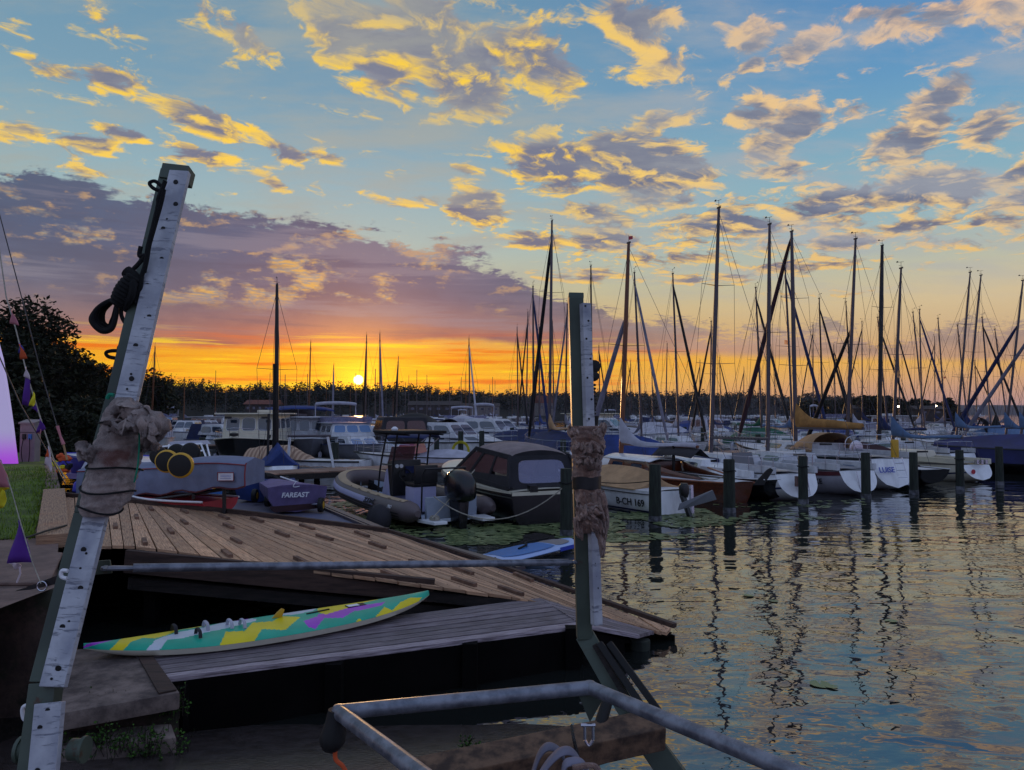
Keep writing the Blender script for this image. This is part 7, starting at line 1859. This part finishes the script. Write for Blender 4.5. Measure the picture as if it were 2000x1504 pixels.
# grey blue covered dinghy on trestle, transom to the right
t = thing('covered_dinghy', 'dinghy under a grey blue fitted cover with red piping on a trestle', 'dinghy', tuple(at(470, 985, 13.4)))
C = [at(x, y, Y) for x, y, Y in ((478, 905, 12.9), (478, 950, 12.9), (150, 918, 15.2), (150, 978, 15.2))]
M('cover_bluegrey', (112, 120, 146), .8, var=.12, vs=3, bmp=.02, bs=5)
rows = []
for i in range(25):
    u = i / 24; c = C[0].lerp(C[2], u); zt = c.z + .06 * sin(pi * min(1, u * 2.2)); zb = C[1].z + (C[3].z - C[1].z) * u - .03 * sin(i * 1.3); w_ = .55 + .12 * sin(pi * u)
    y0, y1 = c.y, c.y + w_ * 1.9; sh_ = .012 * sin(i * 1.7)
    rows.append([Vector((c.x, y0 + sh_, zb)), Vector((c.x, y0 - .02 + sh_, zb + (zt - zb) * .5)), Vector((c.x, y0 + .01, zt - .03)), Vector((c.x, y0 + .05, zt)), Vector((c.x, (y0 + y1) / 2, zt + .07)), Vector((c.x, y1, zt - .02)), Vector((c.x, y1, zb))])
m = MB(); m.sheet(rows); m.add(rows[0], [tuple(range(7))[::-1]]); m.add(rows[-1], [tuple(range(7))]); m.build('fitted_cover', 'cover_bluegrey', t, world=True, smooth=40)
for k, nm in ((2, 'piping'), (0, 'hem')): MB().tube([r_[k] + Vector((0, -.012, 0)) for r_ in rows], .010 if k else .016, 5).build(nm, 'red_trim' if k else 'maroon_gel', t, world=True)
MB().tube([p + Vector((.01, -.005, 0)) for p in rows[0][:4]], .012, 5).build('piping', 'red_trim', t, world=True)
a = at(425, 923, 13.17); b = at(456, 939, 12.95); d = (at(456, 923, 12.98) - a); 
MB().poly([at(425, 923, 13.16), at(425, 939, 13.16), at(456, 939, 12.97), at(456, 923, 12.97)], (0, .01, 0)).build('label_panel', 'ink_white', t, world=True, smooth=0)
m = MB(); L4 = [at(425, 923, 13.15), at(456, 923, 12.96), at(456, 939, 12.96), at(425, 939, 13.15)]; m.tube(L4 + [L4[0]], .007, 5); m.build('label_border', 'red_trim', t, world=True)
for r_ in range(3): MB().tube([at(430, 928 + r_ * 3.2, 13.13), at(451, 928 + r_ * 3.2, 12.95)], .0028, 4).build('label_line', 'ink_blue', t, world=True)
m = MB(); m.tube([at(438, 952, 13.3), at(438, 1006, 13.3)], .035, 8); m.tube([at(240, 985, 14.2), at(440, 955, 13.3)], .03, 8); m.tube([at(378, 964, 13.5), at(378, 975, 13.5)], .03, 8)
m.build('trestle', 'spar_dark', t, world=True)
# white blue boat behind it
t, h = hullthing('overturned_dinghy', 'white and violet blue dinghy hull lying behind the covered dinghy', 'dinghy', at(390, 900, 16.0), at(130, 905, 19), 1.5, 'violet_blue', .5, .45, 1.15, 'white_gel')
# wheels
def wheel(px, py, Y, r, rim, lb, yaw=0):
    t = thing('trolley_wheel', lb, 'wheel', tuple(at(px, py, Y)), yaw, 'trolley wheels on the dinghy covers')
    m = MB(); m.lathe((0, 0, 0), [(r * .86, -.05), (r * .97, -.03), (r, 0), (r * .97, .03), (r * .86, .05)], 26, 'y'); m.build('tyre', 'yellow_paint' if rim else 'rubber', t)
    m = MB(); m.lathe((0, -.054, 0), [(.03, -.012), (r * .5, -.008), (r * .85, 0), (r * .85, .05)], 26, 'y'); m.build('disc', 'ink_black', t)
wheel(353, 909, 12.85, .215, True, 'black trolley wheel with yellow rim, the foremost of the pair', .1)
wheel(326, 901, 13.3, .20, True, 'black trolley wheel with yellow rim half hidden behind the foremost wheel', .1)
wheel(310, 890, 14.5, .17, False, 'plain black wheel left of the yellow rimmed wheels', 0)
wheel(345, 885, 14.8, .18, False, 'plain black wheel above the yellow rimmed wheels', 0)
wheel(372, 884, 14.6, .19, False, 'plain black wheel right behind the foremost yellow rimmed wheel', 0)
# rack of white tubes behind the wheels
t = thing('boat_rack', 'white tubular rack with purple and white canvas above the wheels', 'rack', tuple(at(390, 900, 17)))
m = MB()
for a, b in (((318, 872), (395, 866)), ((318, 885), (395, 880)), ((392, 866), (405, 900)), ((404, 868), (412, 900)), ((330, 868), (330, 890)), ((370, 866), (372, 890))): m.tube([at(*a, 17), at(*b, 16.8)], .02, 6)
m.build('tubes', 'white_gel', t, world=True); MB().poly([at(330, 863, 17.1), at(392, 861, 17.1), at(398, 868, 17.0), at(335, 872, 17.0)], (0, .4, .0)).build('canvas', 'pale_cloth', t, world=True, smooth=0)
# red dinghy beneath
t, h = hullthing('red_dinghy', 'red dinghy with pale rim under the trestle', 'dinghy', at(432, 975, 13.9), at(255, 985, 14.6), 1.1, 'red_gel', .3, .26, .80, 'red_gel'); h.strake(t, 'ink_white', 'rim', 0, .02)
t, h = hullthing('blue_dinghy', 'light blue dinghy edge behind the red dinghy', 'dinghy', at(405, 960, 15.6), at(240, 965, 16.4), 1.1, 'sup_blue', .35, .3, .72, 'sky_cloth')
# grey covered small boats near the ramp
for lb, sx, sy, bx, by, Y, mat, z in (('small pale covered dinghy with rounded end lying nearest to the ramp', 563, 1005, 420, 1000, 12.9, 'pale_cloth', .52), ('grey covered dinghy lying behind the small pale one', 482, 990, 330, 992, 14.2, 'grey_cloth', .55)):
    s_, b_ = at(sx, sy, Y), at(bx, by, Y + .8); d = b_ - s_; t = thing('covered_dinghy', lb, 'dinghy', (s_.x, s_.y, z), atan2(d.y, d.x)); L_ = Vector((d.x, d.y, 0)).length; rings = []
    for i in range(17):
        u = i / 16; w_ = .42 * (1 - abs(2 * u - .9) ** 3.5 * .8 if abs(2 * u - .9) < 1 else .12) ; w_ = max(.06, w_)
        rings.append([Vector((u * L_, w_ * cos(q), .12 + (.11 + .03 * sin(i * 1.3)) * sin(q) * (1.2 if sin(q) > 0 else .8))) for q in [2 * pi * k / 14 for k in range(14)]])
    m = MB(); m.loft(rings); m.build('canvas_cover', mat, t, smooth=60)
    for k in (4, 12): MB().box((L_ * k / 16, 0, -.05), (.08, .5, .16)).build('skid', 'white_gel', t, smooth=0)
# purple covered dinghy with lettering and blue dinghy on trolleys
t = thing('lettered_dinghy', 'dinghy under a purple lettered transom cover on a wheeled trolley', 'dinghy', tuple(at(580, 1000, 17.5)))
F = [at(x, y, Y) for x, y, Y in ((523, 953, 17.2), (527, 1000, 17.2), (634, 990, 17.8), (639, 950, 17.8))]; top_ = at(580, 946, 17.4)
Bk = [at(x, y, Y) for x, y, Y in ((500, 938, 20.5), (503, 962, 20.5), (545, 962, 20.8), (545, 936, 20.8))]
m = MB(); rings = []
for u in (0, .15, .4, .7, 1):
    A0, B0, C0, D0 = [F[k].lerp(Bk[k], u) for k in range(4)]; T0 = top_.lerp((Bk[0] + Bk[3]) / 2 + Vector((0, 0, .05)), u); lo_ = lambda p, q, s: p.lerp(q, s)
    rings.append([A0, A0.lerp(B0, .5), B0.lerp(C0, .12), (B0 + C0) / 2 + Vector((0, 0, -.06)), C0.lerp(B0, .12), D0.lerp(C0, .5), D0, (D0 + T0) / 2 + Vector((0, 0, .02)), T0, (A0 + T0) / 2 + Vector((0, 0, .02))])
m.loft(rings); m.build('cover', 'purple_cloth', t, world=True, smooth=35)
x_ = (F[3] - F[0]).normalized(); c = (F[0] + F[2]) / 2 + Vector((0, -.14, .07)); 
text_mesh('lettering', 'FAREAST', .15, 'ink_white', t, Matrix.Translation(-t.location) @ frame4(c, x_, (0, 0, 1)), .003, .2, .004)
m = MB(); cc = c + Vector((0, 0, .2)); m.tube(spline([cc + x_ * .02 + Vector((0, 0, .10)), cc + x_ * -.04, cc + x_ * .02 + Vector((0, 0, -.02)), cc + x_ * .1 + Vector((0, 0, .0))], 5), .009, 5); m.build('emblem', 'ink_white', t, world=True)
m = MB(); m.poly([F[1].lerp(F[0], .22) + Vector((0, -.012, 0)), F[1].lerp(F[2], .06) + Vector((.02, -.012, -.02)), F[2].lerp(F[1], .06) + Vector((0, -.012, -.02)), F[2].lerp(F[3], .22) + Vector((0, -.012, 0))], (0, .01, 0)); m.build('dark_lower_panel', 'maroon_cloth', t, world=True, smooth=0)
def twheel(par, px, py, Y, r=.2, mat='rubber'):
    m = MB(); m.lathe(at(px, py, Y), [(r * .5, -.06), (r * .95, -.05), (r, 0), (r * .95, .05), (r * .5, .06)], 20, 'x'); w_ = m.build('wheel', mat, par, world=True); m = MB(); m.lathe(at(px, py, Y), [(.03, -.07), (r * .5, -.06), (r * .5, .06), (.03, .07)], 14, 'x'); m.build('rim', 'yellow_paint', w_, world=True)
twheel(t, 627, 986, 17.6, .17); twheel(t, 523, 978, 18.2, .14)
MB().tube([at(535, 990, 17.9), at(627, 984, 17.6)], .022, 6).build('axle', 'stainless', t, world=True)
t = thing('blue_dinghy', 'bright blue dinghy with dark sail bundle behind the purple lettered one', 'dinghy', tuple(at(530, 975, 20)))
m = MB(); rings = []
for u in [k / 8 for k in range(9)]:
    a = at(503, 942, 19.6).lerp(at(575, 940, 23), u); w_ = .62 * (1 - u ** 2.5 * .9); zz = a.z; rings.append([Vector((a.x + w_, a.y, zz)), Vector((a.x + w_ * .8, a.y, zz - .42)), Vector((a.x, a.y, zz - .5)), Vector((a.x - w_ * .8, a.y, zz - .42)), Vector((a.x - w_, a.y, zz)), Vector((a.x, a.y, zz + .1))])
m.loft(rings); m.build('cover', 'blue_cloth', t, world=True, smooth=40)
MB().tube(spline([at(515, 930, 20), at(530, 932, 20.3), at(548, 942, 20.2), at(560, 936, 20.6)], 4), .10, 8).build('sail_bundle', 'black_cloth', t, world=True); MB().tube([at(548, 931, 20), at(592, 946, 18.5)], .018, 6).build('spar', 'ink_white', t, world=True)
twheel(t, 498, 968, 19.2, .17)

# left shore odds and ends
t = thing('pink_trimmed_boat', 'mauve covered boat with pink trim at the quay behind the padding', 'dinghy', tuple(at(150, 915, 20)))
m = MB(); m.poly([at(128, 926, 20), at(135, 935, 20), at(215, 935, 21), at(235, 912, 22), at(180, 903, 22)], (0, 1.2, .0)); m.build('cover', 'purple_cloth', t, world=True, smooth=0)
MB().tube([at(130, 922, 19.9), at(165, 908, 20.2), at(240, 890, 21)], .05, 6).build('pink_tube', 'pink_flag', t, world=True); MB().poly([at(150, 900, 20.6), at(158, 888, 20.6), at(185, 882, 21), at(230, 895, 21.5), at(210, 905, 21)], (0, .3, 0)).build('side', 'sky_cloth', t, world=True, smooth=0)
for a, b in (((140, 905), (158, 873)), ((150, 905), (168, 880))): MB().tube([at(*a, 19.8), at(*b, 20.4)], .03, 6).build('spar', 'spar_alu', t, world=True)
t = thing('furled_jib', 'rolled white sail with blue tip leaning beside the padding', 'sail', tuple(at(160, 950, 16.5)))
MB().tube([at(155, 948, 16.3), at(163, 925, 16.4), at(175, 900, 16.6)], [.08, .09, .07], 8).build('roll', 'pale_cloth', t, world=True); MB().tube([at(145, 962, 16.2), at(155, 950, 16.3), at(158, 944, 16.3)], [.05, .13, .11], 8).build('blue_end', 'violet_blue', t, world=True)
t = thing('flag_bundle', 'knotted orange, blue and yellow flag bundle at the quay edge', 'flags', tuple(at(128, 905, 17)))
rnd = random.Random(3)
for i, mt_ in enumerate(('orange_flag', 'violet_blue', 'ink_black', 'yellow_cloth', 'orange_flag')):
    m = MB(); c = at(122 + 5 * (i % 3), 896 + 5 * i, 17); m.tube(spline([c + Vector((rnd.gauss(0, .09), 0, rnd.gauss(0, .06))) for _ in range(5)], 4), [.03 + .03 * abs(sin(k)) for k in range(17)], 7); m.build('flag_cloth', mt_, t, world=True)
# electric cabinet
t = thing('supply_cabinet', 'grey power and water cabinet with hoses on the lawn', 'cabinet', tuple(at(58, 905, 23.6)))
p = at(58, 905, 23.6); z = p.z; MB().box((p.x, p.y, z + .62), (.46, .3, 1.25)).build('housing', 'cabinet_grey', t, world=True, smooth=0, bevel=.02)
MB().poly([(p.x - .25, p.y - .2, z + 1.25), (p.x + .25, p.y - .2, z + 1.25), (p.x + .25, p.y + .17, z + 1.34), (p.x - .25, p.y + .17, z + 1.34)], (0, 0, -.04)).build('lid', 'cabinet_grey', t, world=True, smooth=0)
for dx in (-.08, .1): MB().box((p.x + dx, p.y - .17, z + .82), (.09, .06, .16)).build('socket', 'ink_black' if dx < 0 else 'sup_blue', t, world=True, smooth=0); MB().tube(spline([(p.x + dx, p.y - .2, z + .78), (p.x + dx * 1.4, p.y - .24, z + .4), (p.x + dx, p.y - .22, z + .02)], 5), .012, 6).build('hose', 'rope_black', t, world=True)
MB().box((p.x, p.y - .155, z + .95), (.44, .01, .015)).build('seam', 'ink_black', t, world=True, smooth=0)
# glowing white banner
m, b = shader('banner_glow'); c = worldpos(); sz = E.nt.nodes.new('ShaderNodeSeparateXYZ'); E.nt.links.new(c.s, sz.inputs[0])
k = mix(sstep(E(sz.outputs[2]), 2.2, 1.15), lin((206, 190, 232)), lin((214, 96, 250))); lk(k, b.inputs['Base Color']); lk(k, b.inputs['Emission Color']); b.inputs['Emission Strength'].default_value = .32; b.inputs['Roughness'].default_value = .7
t = thing('banner', 'tall tapering white banner glowing purple at its foot, left edge', 'banner', tuple(at(0, 906, 22.5)))
m = MB(); m.poly([at(-60, 906, 22.5), at(31, 906, 22.5), at(22, 830, 22.5), at(12, 760, 22.5), at(2, 700, 22.5), at(-14, 640, 22.5), at(-50, 640, 22.5)], (0, .12, 0)); m.build('panel', 'banner_glow', t, world=True, smooth=0)
MB().box(tuple(at(25, 912, 22.5)), (1.9, .5, .14)).build('base', 'ink_black', t, world=True, smooth=0)

# bunting
def pennant(par, L, Y, mats, name='pennant'):
    P = [at(x, y, Y + random.uniform(-.02, .02)) for x, y in L]; rows = []
    n = 6
    if len(P) == 3:
        for i in range(n + 1): a = P[0].lerp(P[1], i / n); b = P[0].lerp(P[2], i / n); rows.append([a.lerp(b, k / 4) + Vector((0, .012 * sin(i * .9 + k * 1.2), 0)) for k in range(5)])
    else:
        for i in range(n + 1): a = P[0].lerp(P[1], i / n); b = P[3].lerp(P[2], i / n); rows.append([a.lerp(b, k / 4) + Vector((0, .012 * sin(i * .9 + k * 1.2), 0)) for k in range(5)])
    m = MB(); m.sheet(rows); o = m.build(name, mats[0], par, world=True, smooth=50, solid=.004)
    return o
b1 = thing('bunting', 'string of purple, orange and white pennants hanging before the dark trees', 'bunting', tuple(at(60, 760, 9)))
MB().tube([at(-10, 430, 9.4), at(12, 580, 9.3), at(30, 640, 9.2), at(55, 740, 9.1), at(80, 820, 9), at(104, 895, 9), at(128, 935, 9)], .008, 5).build('cord', 'rope_pale', b1, world=True)
for L_, mt_ in ([((22, 606), (20, 632), (38, 636)), 'pink_flag'], [((38, 672), (40, 702), (54, 700)), 'orange_flag'], [((38, 670), (37, 690), (48, 684)), 'violet_blue'], [((50, 718), (44, 790), (56, 794), (60, 744)), 'purple_flag'], [((50, 716), (47, 736), (60, 742)), 'white_flag'],
                [((65, 765), (57, 792), (66, 794), (70, 778)), 'yellow_cloth'], [((67, 784), (64, 798), (74, 806)), 'purple_flag'], [((78, 818), (71, 846), (90, 838)), 'purple_flag'], [((78, 826), (71, 846), (80, 848)), 'pink_flag'], [((94, 870), (88, 905), (100, 922), (102, 900)), 'white_flag'], [((93, 878), (89, 892), (95, 893)), 'orange_flag']):
    pennant(b1, L_, 8.9, [mt_])
b2 = thing('bunting', 'near pennant string with the big purple pennant over the lawn', 'bunting', tuple(at(40, 1060, 5)))
MB().tube([at(-20, 880, 5.2), at(2, 900, 5.15), at(22, 956, 5.1), at(38, 1014, 5.0), at(63, 1098, 4.95), at(80, 1140, 4.9)], .0035, 5).build('cord', 'rope_pale', b2, world=True)
pennant(b2, ((38, 1016), (15, 1100), (64, 1098)), 4.98, ['purple_flag']); pennant(b2, ((16, 1100), (33, 1112), (40, 1110), (40, 1100)), 5.0, ['white_flag'], 'pennant_tail'); MB().tube([at(38, 1106, 5), at(40, 1120, 5), at(33, 1138, 5)], .006, 5).build('ribbon', 'white_flag', b2, world=True)
pennant(b2, ((-14, 880), (-14, 952), (20, 952), (3, 902)), 5.12, ['pink_flag']); pennant(b2, ((-10, 945), (-8, 996), (9, 990), (12, 960)), 5.16, ['yellow_cloth']); pennant(b2, ((-8, 945), (-6, 962), (20, 954)), 5.14, ['yellow_cloth'])
rg = thing('mooring_ring', 'steel ring with long iron shackle bar on the quay edge', 'ring', tuple(at(82, 1145, 5.9)))
m = MB(); m.tube([at(82, 1145, 5.9) + Vector((.036 * cos(a), 0, .036 * sin(a))) for a in [2 * pi * k / 16 for k in range(17)]], .006, 6); m.build('ring', 'stainless', rg, world=True)
m = MB(); m.poly([at(27, 1155, 6.0), at(60, 1152, 6.0), at(140, 1134, 5.8), at(140, 1112, 5.8), at(90, 1134, 5.95)], (0, .04, 0)); m.build('bar', 'spar_dark', rg, world=True, bevel=.004)
MB().tube([at(52, 1050, 8.6), at(90, 1037, 9), at(130, 1026, 9.6)], .012, 6).build('iron_rod', 'ink_black', rg, world=True)
# stay with pale turnbuckle
t = thing('rigging_stay', 'steel stay with pale turnbuckle running down to the flag bundle', 'stay', tuple(at(126, 890, 15)))
MB().tube([at(-6, 400, 15.5), at(50, 610, 15.3), at(78, 720, 15.2), at(113, 838, 15), at(131, 900, 15)], .011, 5).build('wire', 'wire', t, world=True); MB().tube([at(112, 832, 14.98), at(118, 852, 14.98), at(124, 868, 14.98)], [.03, .02, .035], 6).build('turnbuckle', 'pink_flag', t, world=True); MB().tube([at(124, 868, 14.98), at(131, 898, 14.98)], .018, 6).build('lower_rod', 'tan_cloth', t, world=True)
MB().tube([at(-4, 690, 12), at(40, 790, 12), at(80, 860, 12), at(128, 945, 12)], .010, 5).build('wire', 'wire', t, world=True)

# ------------------------------------------------------------------ two people at the right
def person(lb, px, feet_y, Y, J, mats, rz=0):
    p = at(px, feet_y, Y); t = thing('person', lb, 'person', tuple(p), rz, 'people on the boats at the right')
    V_ = {k: Vector(v[:3]) for k, v in J.items()}; E_ = [('pelvis', 'belly'), ('belly', 'chest'), ('chest', 'neck'), ('neck', 'headb'), ('headb', 'headt'), ('pelvis', 'hipL'), ('hipL', 'kneeL'), ('kneeL', 'ankL'), ('ankL', 'toeL'), ('pelvis', 'hipR'), ('hipR', 'kneeR'), ('kneeR', 'ankR'), ('ankR', 'toeR'), ('chest', 'shL'), ('shL', 'elL'), ('elL', 'wrL'), ('wrL', 'haL'), ('chest', 'shR'), ('shR', 'elR'), ('elR', 'wrR'), ('wrR', 'haR')]
    keys = list(J); me = bpy.data.meshes.new('body'); me.from_pydata([V_[k] for k in keys], [(keys.index(a), keys.index(b)) for a, b in E_], []); me.materials.append(MT[mats])
    o = bpy.data.objects.new('body', me); COL.objects.link(o); o.parent = t
    sk = o.modifiers.new('skin', 'SKIN'); sk.use_smooth_shade = True; o.modifiers.new('sub', 'SUBSURF').levels = 1; o.modifiers['sub'].render_levels = 2
    for v, k in zip(me.skin_vertices[0].data, keys): v.radius = (J[k][3], J[k][3] * (.75 if k in ('pelvis', 'belly', 'chest') else 1)); v.use_root = (k == 'pelvis')
    hd = V_['headt']; m = MB(); m.lathe(hd + Vector((0, 0, -.01)), [(.03, -.10), (.075, -.06), (.092, .0), (.085, .06), (.05, .1), (.01, .115)], 12); m.build('hair', 'bark', t)
    m = MB(); m.lathe(hd + Vector((0, -.03, -.06)), [(.02, -.09), (.06, -.06), (.078, 0), (.07, .06), (.02, .08)], 12); m.build('face', 'skin', t)
st_ = dict(pelvis=(0, 0, .92, .15), belly=(0, 0, 1.08, .14), chest=(0, 0, 1.32, .16), neck=(0, 0, 1.48, .06), headb=(0, 0, 1.55, .075), headt=(0, 0, 1.66, .09), hipL=(.1, 0, .86, .11), kneeL=(.12, -.06, .48, .075), ankL=(.12, .02, .09, .05), toeL=(.13, -.12, .03, .04), hipR=(-.1, 0, .86, .11), kneeR=(-.13, -.04, .48, .075), ankR=(-.14, .02, .09, .05), toeR=(-.16, -.12, .03, .04),
          shL=(.2, 0, 1.4, .065), elL=(.28, -.06, 1.12, .05), wrL=(.3, -.25, 1.0, .035), haL=(.3, -.32, .99, .03), shR=(-.2, 0, 1.4, .065), elR=(-.3, -.04, 1.12, .05), wrR=(-.26, -.26, 1.02, .035), haR=(-.22, -.32, 1.02, .03))
bd_ = dict(pelvis=(0, 0, .86, .15), belly=(-.08, -.03, 1.0, .14), chest=(-.26, -.08, 1.14, .16), neck=(-.4, -.1, 1.2, .06), headb=(-.46, -.1, 1.2, .075), headt=(-.54, -.1, 1.22, .09), hipL=(.06, .08, .82, .11), kneeL=(.02, .08, .46, .075), ankL=(.1, .1, .09, .05), toeL=(-.04, .1, .03, .04), hipR=(.06, -.1, .82, .11), kneeR=(-.06, -.12, .46, .075), ankR=(.02, -.12, .09, .05), toeR=(-.12, -.12, .03, .04),
          shL=(-.3, .12, 1.14, .065), elL=(-.38, .15, .86, .05), wrL=(-.48, .12, .64, .035), haL=(-.52, .12, .58, .03), shR=(-.3, -.26, 1.12, .065), elR=(-.34, -.3, .84, .05), wrR=(-.46, -.26, .64, .035), haR=(-.5, -.24, .58, .03))
person('person in dark clothes standing on deck between the right leaning pale masts', 1880, 857, 50, st_, 'dark_clothes')
person('person in dark clothes bending over the sail right of the standing one', 1926, 853, 50, bd_, 'dark_clothes')
mbt('white flat cabin boat with the two people on board at the right', 1868, 50.5, 80, 7.0, 1.0, B=3.2, kind='cover', cloth='sky_cloth', bow=.85, stern=.8, hull='white_gel')
m = thing('folded_parasol', 'dark folded parasol standing right of the bending person', 'parasol', tuple(at(1945, 848, 55)))
p = at(1945, 848, 55); MB().tube([p, p + Vector((0, 0, 1.35))], .025, 6).build('pole', 'spar_dark', m, world=True); mm = MB(); mm.lathe(p + Vector((0, 0, .85)), [(.30, -.35), (.26, -.1), (.1, .3), (.02, .55)], 8); mm.build('cloth', 'black_cloth', m, world=True)
t = thing('sailing_boat_far', 'tiny white sail far out below the blue hills', 'sailing boat', (at(1911, 808, 900).x, 900, 0)); t.name = 'distant_sailing_boat'
MB().poly([(-3, 0, .8), (3, 0, .8), (0, 0, 11)], (0, .3, 0)).build('sail', 'white_gel', t, smooth=0); Hull(8, 2.4).build(t, 'white_gel', 'white_deck')

for o in list(COL.objects):
    if 'label' in o and len(o['label'].split()) > 16: print('LONG', o.name, o['label'])

# ------------------------------------------------------------------ evening haze over the lake
m = bpy.data.materials.new('haze_air'); m.use_nodes = True; nt = m.node_tree; nt.nodes.clear()
vo = nt.nodes.new('ShaderNodeVolumePrincipled'); vo.inputs['Color'].default_value = (.62, .68, .95, 1); vo.inputs['Density'].default_value = .00007; vo.inputs['Anisotropy'].default_value = .2
mo = nt.nodes.new('ShaderNodeOutputMaterial'); nt.links.new(vo.outputs[0], mo.inputs['Volume']); MT['haze_air'] = m
o = MB().box((0, 4450, 26), (12400, 9300, 60)).build('haze', 'haze_air', smooth=0, kind='stuff')
